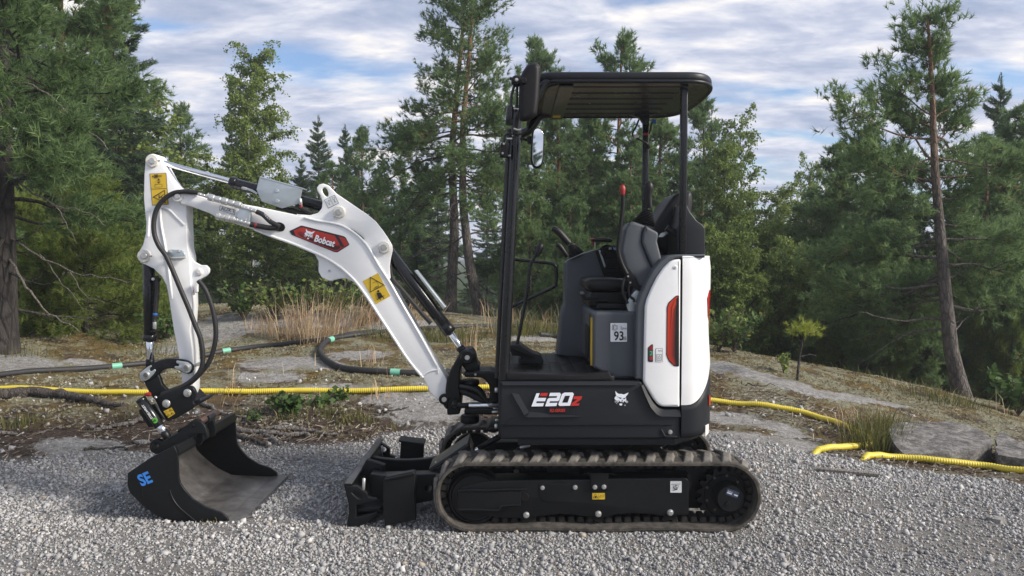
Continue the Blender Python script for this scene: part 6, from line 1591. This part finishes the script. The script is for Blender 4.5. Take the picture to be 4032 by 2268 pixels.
tree_at(sp3, 2985, 1000, 15, 'small spruce on the slope behind the outcrop', None, 1.0)
tree_at(pn3, 2840, 1000, 14.5, 'small green pine at the foot of the white stemmed birch', None, .9)
RP = 'dense pines around the lone curved pine'
for (pr, px, yt, D_, wd) in ((pn1, 3310, 570, 14, 1.1), (pn1, 3430, 500, 14.5, 1.1), (pn2, 3200, 760, 15.5, 1.1), (pn2, 3570, 640, 13, 1.1), (pn3, 3500, 900, 11.8, 1.0), (pn3, 3330, 960, 12.5, 1.0), (pn2, 3900, 560, 12.4, 1.2), (pn1, 4040, 420, 13, 1.1), (pn3, 3990, 900, 11.6, .9), (pn3, 3640, 1080, 11.2, .8), (pn3, 3140, 1080, 13.0, .8), (pn3, 4090, 1100, 11.0, .8), (pn3, 3880, 1150, 11.4, .7), (pn2, 3750, 780, 14, 1.0), (pn3, 3420, 1160, 11.2, .7), (pn3, 3880, 1190, 11.2, .55), (pn3, 3990, 1240, 10.8, .55), (pn3, 3540, 1250, 11.2, .55), (pn3, 3250, 1260, 11.6, .6), (pn3, 3690, 1220, 11.6, .6)):
    tree_at(pr, px, yt, D_, ('low bushy pine' if pr is pn3 else ('tall pine with a visible stem' if pr is pn1 else 'leafy pine of middle height')) + ' in the thicket around the lone curved pine', RP, wd, crown_mat=MT['pine_warm'] if yt > 1180 else None)
tree_at(sp1, 3945, 285, 16, 'dark spruce rising behind the thicket by the lone curved pine', None, .9)
FARG = 'far conifers closing the view'
for i in range(34):
    px = -300 + i * 138 + trng.uniform(-40, 40)
    yt = trng.uniform(690, 800) if not (2850 < px < 3250) else trng.uniform(800, 850)
    tree_at((sp1, sp2, pn1, pn4)[i % 4], px, yt, trng.uniform(30, 40), ('far dark spruce', 'far slender spruce', 'far broad pine', 'far long stemmed pine')[i % 4] + ' closing the view behind the nearer trees', FARG, trng.uniform(.9, 1.3))
# trees behind the photographer, seen in the small mirror
for (x, y, h) in ((-3.0, -12, 6.5), (-.55, -11, 4.9), (.35, -10.5, 4.7), (1.3, -11.5, 5.4), (3.0, -12, 6)):
    put_tree(sp1, (x, y, H1(x, y)), trng.uniform(0, 6), h / 8, h / 8, 'spruce reflected in the small mirror', 'spruces facing the machine')
print('trees', TREE_N[0])

# ------------------------------------------------------------------ pipes, rocks, sticks, small plants
def on_ground(pix, lift=0.0, n=6):
    w = [ground_at(x, y) for x, y in pix]
    c = sm([tuple(v) for v in w], n, False)
    X = np.array([p[0] for p in c]); Yv = np.array([p[1] for p in c]); Z = height(X, Yv)
    Z = np.convolve(np.r_[Z[0], Z[0], Z, Z[-1], Z[-1]], np.ones(5) / 5, 'valid')
    return [Vector((a, b_, c_ + lift)) for a, b_, c_ in zip(X, Yv, np.maximum(Z, height(X, Yv) - .01))]
def resample(path, step):
    out = [path[0]]; acc = 0
    for a, b_ in zip(path[:-1], path[1:]):
        L = (b_ - a).length; s_ = step - acc
        while s_ <= L: out.append(a + (b_ - a) * (s_ / L)); s_ += step
        acc = (acc + L) % step if L > 0 else acc
        acc = L - (s_ - step) if L > 0 else acc
    return out
yp = paint('yellow_pipe_plastic', (.62, .50, .045), .42, dirt=.25, dirtcol=(.30, .25, .09), var=.08)
path = on_ground([(-400, 1530), (0, 1543), (250, 1552), (560, 1558), (900, 1560), (1300, 1550), (1700, 1540), (2100, 1545), (2500, 1560), (2790, 1585), (3000, 1605), (3180, 1640), (3300, 1680), (3370, 1712), (3425, 1745), (3420, 1766), (3340, 1772), (3260, 1776), (3215, 1786), (3190, 1800)], .024, 10)
path = [p - Vector((0, 0, .07 * max(0.0, 1 - (p - path[-1]).xy.length / .16))) for p in path]
path = resample(path, .0042)
rad = [.0245 if (i // 2) % 2 else .0222 for i in range(len(path))]
yv, yf_ = tube_arrays(path, rad, 12)
yo = pmesh('yellow_pipe', yv, yf_, yp, None, 80); tag(yo, 'long corrugated yellow drain pipe winding across the outcrop behind the machine', 'pipe')
path = on_ground([(3385, 1822), (3430, 1812), (3520, 1816), (3700, 1834), (3880, 1850), (4032, 1868), (4400, 1930)], .026, 12)
path = [p - Vector((0, 0, .07 * max(0.0, 1 - (p - path[0]).xy.length / .14))) for p in path]
path = resample(path, .0042)
yv, yf_ = tube_arrays(path, [.0245 if (i // 2) % 2 else .0222 for i in range(len(path))], 12)
yo = pmesh('yellow_pipe', yv, yf_, yp, None, 80); tag(yo, 'yellow drain pipe running past the front of the flat granite slab', 'pipe')
hm = paint('black_hose', (.020, .020, .021), .62, dirt=.2, dirtcol=(.11, .10, .09))
tape = paint('green_tape', (.16, .46, .33), .5, var=.2, dirt=.3)
def hose(name, pix, r, label, tapes):
    pth = resample(on_ground(pix, r * .8, 8), .03)
    root = empty(name, pth[0]); tag(root, label, 'hose')
    tube('hose_tube', pth, r, hm, root, 12)
    for (px, py) in tapes:
        g_ = ground_at(px, py); i = min(range(2, len(pth) - 3), key=lambda k: (pth[k] - g_).length)
        tube('tape_band', pth[i - 1:i + 3], r * 1.08, tape, root, 12)
hose('black_hose', [(-300, 1520), (0, 1488), (250, 1465), (560, 1440), (760, 1415), (900, 1388), (1060, 1368), (1250, 1348), (1420, 1322), (1560, 1308), (1760, 1298), (2100, 1290)], .028, 'long thick black hose with pale green tape lying on the moss', [(455, 1452), (885, 1390)])
hose('black_hose', [(1480, 1312), (1400, 1322), (1320, 1340), (1275, 1365), (1262, 1398), (1300, 1440), (1400, 1468), (1560, 1480), (1700, 1482), (1900, 1470), (2050, 1448), (2200, 1400), (2260, 1365), (2200, 1335), (2120, 1325)], .031, 'black hose bent into a wide loop with green tape behind the boom', [(1292, 1348), (1552, 1480)])

# boulders
rockm, nt, b = new_mat('boulder_rock')
tcb = nd(nt, 'ShaderNodeTexCoord').outputs['Object']
cc = ramp(nt, noise(nt, 14, 6, .75, tcb), [(.30, (.05, .046, .043)), (.46, (.145, .138, .13)), (.60, (.28, .27, .255)), (.76, (.46, .45, .43))])
cc = mixc(nt, 1.0, cc, ramp(nt, noise(nt, 60, 5, .75, tcb), [(.3, .5), (.5, 1.0), (.7, 1.5)]), 'MULTIPLY')
cc = mixc(nt, ramp(nt, noise(nt, 5, 5, .6, tcb), [(.58, 0.0), (.72, .5)]), cc, (.20, .15, .13))
nt.links.new(cc, b.inputs['Base Color']); b.inputs['Roughness'].default_value = .88
bump(nt, b, noise(nt, 22, 7, .8, tcb), 1.0, .04)
def boulder(name, outline_top, h, label, seed, mat=rockm, tilt=(0, 0), amp=.02):
    """slab: irregular top outline (x, y, z metres), sides dropping to the ground"""
    r = random.Random(seed); top = [Vector(p) for p in outline_top]; n = len(top)
    bm = bmesh.new()
    vt = [bm.verts.new(p) for p in top]
    cen = sum(top, Vector()) / n
    vb = [bm.verts.new((cen.x + (p.x - cen.x) * 1.04, cen.y + (p.y - cen.y) * 1.04, p.z - h)) for p in top]
    bm.faces.new(vt); bm.faces.new(vb[::-1])
    for i in range(n): bm.faces.new((vt[i], vb[i], vb[(i + 1) % n], vt[(i + 1) % n]))
    bmesh.ops.triangulate(bm, faces=bm.faces)
    for _ in range(4): bmesh.ops.subdivide_edges(bm, edges=[e for e in bm.edges if e.calc_length() > .035], cuts=1, use_grid_fill=True); 
    bmesh.ops.triangulate(bm, faces=[f for f in bm.faces if len(f.verts) > 4])
    bmesh.ops.recalc_face_normals(bm, faces=bm.faces)
    bm.normal_update()
    pts = np.array([v.co[:] for v in bm.verts])
    nz = fbm(pts[:, 0] * 5 + seed, pts[:, 1] * 5 + pts[:, 2] * 6, seed, 4, .55)
    for v, k_ in zip(bm.verts, nz): v.co += v.normal * float(k_) * amp
    me = bpy.data.meshes.new(name); bm.to_mesh(me); bm.free()
    o = link(name, me, mat, None, 28); tag(o, label, 'boulder'); return o
def slab_pts(pix, zoff, Dn, Df):
    """top outline from pixels, depth interpolated between near and far rows"""
    ys = [p[1] for p in pix]; lo, hi = min(ys), max(ys); out = []
    for x, y in pix:
        t = (y - lo) / (hi - lo); D_ = Df + (Dn - Df) * t; q = P(x, y, D_); out.append((q.x, q.y, q.z))
    return out
boulder('boulder', slab_pts([(3500, 1700), (3512, 1670), (3540, 1655), (3640, 1658), (3740, 1660), (3800, 1672), (3870, 1700), (3908, 1730), (3905, 1752), (3840, 1772), (3760, 1776), (3640, 1786), (3560, 1788), (3530, 1760)], 0, 5.11, 5.85), .26, 'flat grey granite slab lying beside the yellow pipe', 5, amp=.026)
boulder('boulder', slab_pts([(3920, 1730), (3945, 1712), (4000, 1738), (4080, 1760), (4120, 1800), (4060, 1810), (3980, 1800), (3930, 1790)], 0, 4.98, 5.6), .26, 'dark broken boulder next to the flat granite slab', 8, amp=.04)
boulder('boulder', slab_pts([(180, 1258), (260, 1228), (90, 1200), (-80, 1225), (-120, 1300), (30, 1345), (150, 1330)], 0, 9.5, 11.0), .5, 'pale boulder behind the thick trunk', 11, MT['ground'], amp=.05) if False else None

# weathered sticks and roots
stm = bark_mat('weathered_wood', (.25, .225, .20), (.25, .225, .20), 0, 1, 30, .5)
dkm = bark_mat('rotting_wood', (.10, .085, .075), (.12, .10, .09), 0, 1, 30, .5)
def stick(pix, r0, r1, label, mat=stm, lift=.4, wob=.010, name='stick', cat='stick', group=None, seed=0):
    rr = random.Random(seed + int(pix[0][0])); g_ = on_ground(pix, 0, 5)
    pth = [p + Vector((rr.gauss(0, wob), rr.gauss(0, wob), max(r0, r1) * lift + abs(rr.gauss(0, wob)))) for p in g_]
    n = len(pth); rad = [max(.003, r0 + (r1 - r0) * i / (n - 1)) * rr.uniform(.85, 1.15) for i in range(n)]
    o = tube(name, pth, rad, mat, None, 9, 60); tag(o, label, cat, group); return o
stick([(-150, 1560), (0, 1572), (130, 1560), (260, 1572), (360, 1592), (420, 1605), (490, 1620)], .058, .014, 'thick grey fallen log lying over the yellow pipe', dkm, .5, .008, 'fallen_log', 'log')
stick([(350, 1702), (420, 1694), (480, 1680), (560, 1665), (640, 1650)], .014, .02, 'pale stick on brown litter behind the bucket linkage', seed=2)
stick([(-20, 1712), (30, 1716), (60, 1722)], .016, .012, 'short pale stick end at the litter edge')
stick([(330, 1778), (420, 1772), (520, 1780)], .012, .008, 'dark twig beside a pale bare rock patch', dkm)
PILE = 'driftwood pile beside the bucket'
for (pix, a, b_, lb, mt_) in (([(880, 1690), (960, 1702), (1060, 1712), (1140, 1724), (1220, 1728)], .022, .014, 'long grey branch at the base of the driftwood pile', stm), ([(900, 1712), (960, 1730), (1010, 1745), (1060, 1762)], .018, .012, 'dark branch slanting under the driftwood pile', dkm), ([(1090, 1700), (1160, 1698), (1240, 1708), (1330, 1726)], .024, .010, 'thick pale branch tapering away from the driftwood pile', stm), ([(1050, 1700), (1090, 1690), (1130, 1668), (1170, 1655)], .012, .006, 'thin pale twig rising from the driftwood pile', stm), ([(1040, 1722), (1080, 1742), (1110, 1756)], .014, .016, 'split short branch at the front of the driftwood pile', stm), ([(780, 1590), (840, 1618), (900, 1640), (980, 1655)], .020, .006, 'bleached root behind the bucket hitch', stm), ([(960, 1662), (1020, 1690), (1080, 1712)], .010, .006, 'thin bent twig lying across the driftwood pile', dkm)):
    stick(pix, a, b_, lb, mt_, .5, .008, group=PILE)
stick([(1010, 1650), (1080, 1645), (1160, 1640)], .006, .004, 'thin straw coloured twig above the driftwood pile')
LIT = [(120, 1630), (250, 1650), (60, 1660), (700, 1640), (200, 1700), (1290, 1600), (1400, 1610), (1560, 1620), (3060, 1560), (1120, 1600), (940, 1600), (2990, 1520)]
for i, (px, py) in enumerate(LIT):
    rr = random.Random(i); dx_ = rr.uniform(30, 80); dy_ = rr.uniform(-12, 12)
    stick([(px - dx_, py - dy_), (px, py + rr.uniform(-6, 6)), (px + dx_, py + dy_)], .007, .004, 'small dry twig lying in the bark litter', (stm, dkm)[i % 2], group='twigs in the litter', name='twig', cat='twig')
# flat wooden stake on the gravel
a_, b_2 = ground_at(3215, 1856), ground_at(3460, 1880)
dv = (b_2 - a_); 
me = curve_mesh([[(0, -.018), (.03, -.022), (dv.length, -.02), (dv.length, .02), (.03, .022), (0, .016)]], .022, .003)
me.transform(Matrix.Translation((a_.x, a_.y, a_.z + .012)) @ Matrix.Rotation(math.atan2(dv.y, dv.x), 4, 'Z'))
o = link('wooden_stake', me, bark_mat('grey_board', (.30, .275, .245), (.30, .275, .245), 0, 1, 40, .8), None, 30); tag(o, 'flat grey wooden stake lying on the gravel', 'stake')

# loose larger stones on the pad
for (px, py, s_, lb) in ((3930, 2055, .05, 'flat pale stone lying on the gravel'), (3350, 1905, .03, 'small pale stone by the wooden stake'), (255, 1940, .035, 'pale stone on the gravel beside the bucket'), (560, 1745, .05, 'pale stone at the edge of the litter')):
    g_ = ground_at(px, py); rr = random.Random(px)
    outl = [(g_.x + s_ * rr.uniform(.7, 1.2) * math.cos(t * .9), g_.y + s_ * .7 * rr.uniform(.7, 1.2) * math.sin(t * .9), g_.z + s_ * .35) for t in range(7)]
    o = boulder('stone', outl, s_ * .6, lb, px, MT['stone'] if False else bark_mat('pale_stone', (.36, .35, .33), (.36, .35, .33), 0, 1, 25, .75), amp=.004); o['category'] = 'stone'

# sapling on the outcrop
sap_b = ground_at(3140, 1500)
Dd = sap_b.y
sap = empty('pine_sapling', sap_b); tag(sap, 'tiny pine sapling with a bright green tuft on the bare outcrop', 'sapling')
w = [P(x, y, Dd) for x, y in ((3140, 1505), (3142, 1460), (3150, 1400), (3158, 1345), (3160, 1310))]
tube('trunk', sm([tuple(p) for p in w], 4, False), [.016 * (1 - .03 * i) for i in range(17)], MT['bark_grey'], sap, 8)
r = np.random.default_rng(5); n = 95
base = np.array(w[-1]); pos = base + r.normal(0, 1, (n, 3)) * np.array([.085, .075, .042]) + np.array([.025, 0, .045])
dd = r.normal(0, .5, (n, 3)) + (pos - base) * 5 + np.array([0, 0, .6]); dd /= np.linalg.norm(dd, axis=1, keepdims=True)
MT['bright'] = leaf_mat('bright_needles', [(0, (.16, .20, .03)), (.5, (.28, .33, .05)), (1, (.40, .43, .09))])
me = needle_mesh('crown', pos, dd, np.full(n, .062), r.uniform(.2, .9, n), 16, .035, .6, MT['bright'], r)
link('crown', me, None, sap, None)
for i in range(7):
    e = Vector(pos[i * 9]); tube('twig', [w[-1 - i % 2], (w[-1] + e) / 2, e], [.008, .006, .003], MT['bark_grey'], sap, 5)
tube('twig', [P(3150, 1405, Dd), P(3190, 1395, Dd), P(3215, 1402, Dd)], [.008, .006, .004], MT['bark_grey'], sap, 5)

# small leafy plants
def leafy(px, py, n, rad, hgt, leaf, label, group, mat='shrub', seed=0):
    g_ = ground_at(px, py); r = np.random.default_rng(seed); root = empty('leafy_plant', g_); tag(root, label, 'plant', group)
    G = Geo(); pos = []
    for i in range(n):
        az = r.uniform(0, 6.28); L = hgt * r.uniform(.5, 1); d_ = np.array([math.cos(az) * rad / hgt, math.sin(az) * rad / hgt, 1.0]) * r.uniform(.7, 1)
        p = [np.array(g_) + d_ * L * t - np.array([0, 0, .25 * L * t * t]) for t in (0, .35, .7, 1)]; G.tube(p, .004, .002, 4)
        for t in r.uniform(.3, 1, 9): pos.append(np.array(g_) + d_ * L * t - np.array([0, 0, .25 * L * t * t]) + r.normal(0, .02, 3))
    pos = np.array(pos); lm = leaf_mesh('leaves', pos, leaf * r.uniform(.7, 1.3, len(pos)), np.clip(r.normal(.45, .2, len(pos)), 0, .95), MT[mat], r, .1)
    link('leaves', lm, None, root, None); sm_ = G.mesh('stems', MT['twig']); link('stems', sm_, None, root, None)['kind'] = 'stuff'
LP = 'leafy plants by the yellow pipe'
leafy(1140, 1630, 30, .16, .26, .055, 'bushy bramble plant in front of the yellow pipe', LP, seed=1)
leafy(1265, 1600, 10, .10, .12, .05, 'low bramble with yellowing leaves by the yellow pipe', LP, seed=2)
leafy(1330, 1575, 9, .10, .12, .05, 'small bramble touching the yellow pipe', LP, seed=3)
leafy(1000, 1660, 7, .06, .08, .03, 'tiny green seedling near the driftwood', None, seed=4)
leafy(3085, 1470, 9, .10, .42, .045, 'thin birch seedling with yellow leaves beside the sapling', None, 'birch', seed=5)
leafy(4010, 1640, 40, .40, .75, .09, 'broad leaved bush beyond the dark boulder', None, seed=6)
leafy(3920, 1560, 30, .40, .55, .09, 'light green shrub behind the lone curved pine', None, seed=7)
leafy(650, 1335, 26, .35, .5, .06, 'green undergrowth beside the pale lichen rock', None, seed=8)
for i, (px, py) in enumerate(((960, 1262), (1080, 1255), (1200, 1252), (1330, 1250), (1480, 1260), (2830, 1385), (2890, 1390))):
    leafy(px, py, 36, .45, .85, .06, ('broad green shrub', 'pale birch shrub')[i % 2] + ' at the forest edge behind the dry grass' if i < 5 else 'leafy shrub at the forest edge behind the machine tail', 'shrubs at the forest edge' if i < 5 else 'shrubs behind the tail', ('shrub', 'birch')[i % 2], seed=20 + i)

# grasses
def grass_mat(name, stops): return leaf_mat(name, stops, .3)
MT['dry'] = grass_mat('dry_grass', [(0, (.28, .16, .11)), (.35, (.44, .31, .19)), (.7, (.55, .43, .27)), (1, (.64, .55, .40))])
MT['green'] = grass_mat('green_grass', [(0, (.045, .06, .016)), (.5, (.11, .12, .035)), (.85, (.22, .19, .06)), (1, (.36, .28, .12))])
def grass(name, spots, mat, label, seed):
    """spots: (px, py, count, radius, height, lean)"""
    r = np.random.default_rng(seed); VV = []; TT = []
    for (px, py, n, rad, h, lean) in spots:
        g_ = ground_at(px, py); off = r.normal(0, rad, (n, 2)) * np.array([1, .6])
        x = g_.x + off[:, 0]; y = g_.y + off[:, 1]; z = height(x, y) - .01
        hh = h * np.clip(r.normal(.65, .25, n), .2, 1.2); az = r.uniform(0, 6.28, n); bend = np.abs(r.normal(0, .38, n)) + .06
        dx_ = np.cos(az) * bend + lean + off[:, 0] * 1.6; dy_ = np.sin(az) * bend
        wd = r.uniform(.0012, .0026, n) * (1 + g_.y * .05)
        p0 = np.stack([x, y, z], 1); p1 = p0 + np.stack([dx_ * hh * .38, dy_ * hh * .38, hh * .6], 1); p2 = p0 + np.stack([dx_ * hh, dy_ * hh, hh * (1 - .45 * np.minimum(bend, 1))], 1)
        sd = np.stack([np.cos(az + 1.57), np.sin(az + 1.57), np.zeros(n)], 1) * wd[:, None]
        VV.append(np.stack([p0 - sd, p0 + sd, p1 + sd * .8, p1 - sd * .8, p2 + sd * .15, p2 - sd * .15], 1).reshape(-1, 3))
        TT.append(np.repeat(np.clip(r.normal(.5, .25, n), 0, 1), 6))
    Vg = np.concatenate(VV); n = len(Vg) // 6
    Fg = (np.array([(0, 1, 2, 3), (3, 2, 4, 5)])[None] + (np.arange(n) * 6)[:, None, None]).reshape(-1, 4)
    o = mesh_np(name, Vg, Fg, MT[mat], None, None, {'tint': np.concatenate(TT)}); tag(o, label, 'grass', kind='stuff'); return o
dry = [(x_, y_, n_, .075, h_, l_) for (x_, y_, n_, h_, l_) in ((1150, 1335, 70, .62, -.05), (1205, 1325, 60, .68, .05), (1265, 1335, 75, .60, .12), (1310, 1335, 60, .45, .2), (1090, 1325, 45, .45, -.1), (1040, 1320, 35, .35, 0), (1360, 1315, 50, .5, .35), (1400, 1290, 55, .6, .5), (1440, 1280, 55, .6, .55), (1235, 1350, 60, .35, .1), (990, 1300, 30, .3, 0), (1180, 1290, 60, .5, 0), (1300, 1275, 70, .55, .2))]
dry += [(1480 + 40 * i, 1262 + random.Random(i).uniform(-8, 20), 45, .22, .48, .45) for i in range(5)]
dry += [(1900 + 45 * i, 1290 + random.Random(i).uniform(-15, 30), 22, .14, .46, .05) for i in range(9)]
dry += [(1620, 1420, 20, .05, .3, 0), (1460, 1440, 18, .05, .3, .1), (1850, 1400, 30, .05, .4, 0), (1660, 1465, 26, .05, .22, 0), (1480, 1570, 18, .06, .3, 0), (880, 1600, 8, .08, .35, .5), (900, 1560, 6, .05, .4, .3), (1200, 1480, 14, .2, .2, 0), (2300, 1330, 20, .2, .3, 0)]
dry += [(3350 + 30 * i, 1690 + 12 * (i % 3), 50, .09, .22, .1 * (i % 3)) for i in range(7)] + [(3900, 1610, 16, .2, .3, 0), (3650, 1550, 25, .3, .2, 0)]
grass('dry_grass', dry, 'dry', 'straw coloured and reddish dry grass growing on the outcrop', 3)
gg = [(3400 + 18 * i, 1745 + random.Random(i).uniform(-35, 35), 150, .09, .28, .05) for i in range(8)]
gg += [(1290, 1640, 90, .07, .13, 0), (1360, 1660, 90, .07, .12, 0), (1440, 1662, 90, .08, .13, 0), (1560, 1690, 40, .07, .07, 0), (40, 1690, 120, .10, .14, 0), (110, 1668, 60, .08, .1, 0), (520, 1650, 60, .08, .08, 0), (960, 1640, 50, .06, .1, 0), (830, 2064, 30, .02, .035, 0), (1150, 1660, 70, .06, .12, 0)]
gg += [(1540 + 60 * i, 1335 + 10 * (i % 2), 130, .18, .22, .1) for i in range(6)] + [(2000 + 40 * i, 1320, 120, .18, .30, 0) for i in range(7)] + [(3600 + 40 * i, 1560 + 8 * i, 60, .2, .2, 0) for i in range(6)] + [(60, 1400, 80, .2, .2, 0), (600, 1395, 100, .25, .18, 0), (3450, 1480, 60, .35, .18, 0)]
grass('green_grass', gg, 'green', 'green grass tufts and heather growing among the litter', 4)

# needle and bark litter on the outcrop, lichen cushions
n = 60000; r = np.random.default_rng(9)
x = r.uniform(-5.5, 5.5, n); y = r.uniform(4.6, 9.0, n)
keep = (gmask(x, y) < .35) & (bare_at(x, y) < .45) & (np.abs(x) < .72 * y + .3) & ((y - gravel_edge(x)) * np.where(x > .5, .45, 1) + fbm(x * 1.5, y * 1.5, 91, 3) * .8 + np.abs(r.normal(0, .45, n)) < 1.15); x, y = x[keep], y[keep]; n = len(x)
z = height(x, y) + r.uniform(.002, .012, n); az = r.uniform(0, 3.14, n); L = r.lognormal(math.log(.022), .5, n); el = r.normal(0, .3, n); wd = r.uniform(.0012, .0035, n)
dv_ = np.stack([np.cos(az) * L, np.sin(az) * L, np.sin(el) * L], 1); sd = np.stack([-np.sin(az) * wd, np.cos(az) * wd, wd * .8], 1); c0 = np.stack([x, y, z], 1)
Vl = np.stack([c0 - dv_ - sd, c0 - dv_ + sd, c0 + dv_ + sd, c0 + dv_ - sd], 1).reshape(-1, 3)
MT['litter'] = grass_mat('litter', [(0, (.030, .021, .016)), (.45, (.085, .060, .045)), (.75, (.17, .13, .10)), (1, (.38, .34, .29))])
o = mesh_np('forest_litter', Vl, np.arange(len(Vl)).reshape(-1, 4), MT['litter'], None, None, {'tint': np.repeat(r.uniform(0, 1, n), 4)}); tag(o, 'brown needles, bark flakes and twig bits littering the outcrop', 'litter', kind='stuff')
n = 40000; x = r.uniform(-6, 6.5, n); y = r.uniform(5.4, 11.6, n)
keep = (gmask(x, y) < .2) & (bare_at(x, y) < .35) & (np.abs(x) < .72 * y + .3) & (fbm(x * 1.1 + 3, y * 1.1, 95, 4, .6) + r.normal(0, .08, n) > .02); x, y = x[keep], y[keep]; n = len(x)
dirs = np.tile(np.array([0, 0, 1.0]), (n, 1)); pos = np.stack([x, y, height(x, y)], 1)
MT['lichen'] = grass_mat('lichen', [(0, (.20, .175, .11)), (.5, (.37, .345, .235)), (1, (.54, .52, .40))])
me = needle_mesh('lichen', pos, dirs, r.uniform(.014, .034, n), r.uniform(.1, 1, n), 12, .16, .9, MT['lichen'], r, .3)
o = link('lichen', me, None, None, None); tag(o, 'pale grey green reindeer lichen cushions on the outcrop', 'lichen', kind='stuff')

# moss cushions
n = 26000; x = r.uniform(-6, 6.5, n); y = r.uniform(5.4, 11.6, n)
keep = (gmask(x, y) < .2) & (bare_at(x, y) < .35) & (np.abs(x) < .72 * y + .3) & (fbm(x * 1.2 + 9, y * 1.2 + 4, 97, 4, .6) + r.normal(0, .06, n) > .06); x, y = x[keep], y[keep]; n = len(x)
MT['moss'] = grass_mat('moss', [(0, (.06, .040, .015)), (.5, (.17, .118, .040)), (.85, (.26, .195, .07)), (1, (.17, .19, .05))])
me = needle_mesh('moss', np.stack([x, y, height(x, y)], 1), np.tile(np.array([0, 0, 1.0]), (n, 1)), r.uniform(.012, .03, n), r.uniform(0, 1, n), 10, .14, .8, MT['moss'], r, .3)
o = link('moss', me, None, None, None); tag(o, 'ochre and brown moss growing on the outcrop', 'moss', kind='stuff')
# dead grey branches low on the thick trunked pine
left_pine = [o for o in bpy.data.objects if o.get('label', '').startswith('thick trunked pine')][0]
dead_m = bark_mat('dead_branch', (.19, .165, .14), (.19, .165, .14), 0, 1, 30, .6)
lp = left_pine.location
for pts, r0 in (([(20, 1010, 7.6), (90, 1100, 7.3), (150, 1190, 7.2), (250, 1265, 7.1), (325, 1320, 7.1)], .020), ([(25, 690, 7.6), (110, 740, 7.4), (200, 800, 7.3), (330, 830, 7.2), (420, 900, 7.2)], .016), ([(20, 930, 7.6), (150, 1000, 7.4), (260, 1060, 7.3), (400, 1090, 7.2), (520, 1120, 7.2)], .016), ([(150, 1000, 7.4), (230, 1090, 7.3), (300, 1180, 7.3), (350, 1220, 7.3)], .009), ([(260, 1060, 7.3), (330, 1150, 7.3), (420, 1200, 7.3)], .008), ([(15, 330, 7.6), (130, 330, 7.4), (240, 420, 7.3), (360, 520, 7.2), (430, 600, 7.2)], .022), ([(240, 420, 7.3), (330, 440, 7.3), (400, 500, 7.3)], .009), ([(200, 800, 7.3), (260, 870, 7.3), (300, 960, 7.3)], .008), ([(250, 1265, 7.1), (290, 1260, 7.1), (330, 1250, 7.1)], .006)):
    w_ = sm([tuple(P(*q) - lp) for q in pts], 4, False)
    me = bpy.data.meshes.new('dead_branch'); Vd, Fd = tube_arrays([Vector(q) + Vector((random.Random(i).gauss(0, .012), 0, random.Random(i + 7).gauss(0, .012))) for i, q in enumerate(w_)], [r0 * .7 * (1 - .75 * i / len(w_)) for i in range(len(w_))], 7)
    me.from_pydata(Vd, [], Fd); me.update()
    bo = link('dead_branch', me, dead_m, None, 60); bo.parent = left_pine
# air: pale even haze over the whole clearing and forest
hz, nt, b = new_mat('haze'); nt.nodes.remove(b)
pv = nd(nt, 'ShaderNodeVolumePrincipled'); pv.inputs['Color'].default_value = (.86, .92, 1.0, 1); pv.inputs['Density'].default_value = .0016; pv.inputs['Anisotropy'].default_value = .2
nt.links.new(pv.outputs[0], nt.nodes['Material Output'].inputs['Volume'])
zmin = float(GZ.min()) - 1.0
hb = bpy.data.meshes.new('haze'); bm = bmesh.new(); bmesh.ops.create_cube(bm, size=1.0)
bmesh.ops.scale(bm, vec=(1300, 1300, 14 - zmin), verts=bm.verts); bmesh.ops.translate(bm, vec=(0, 40, (14 + zmin) / 2), verts=bm.verts); bm.to_mesh(hb); bm.free()
ho = link('haze', hb, hz, None, None); tag(ho, 'thin pale evening haze among the far trees', 'haze', kind='stuff')
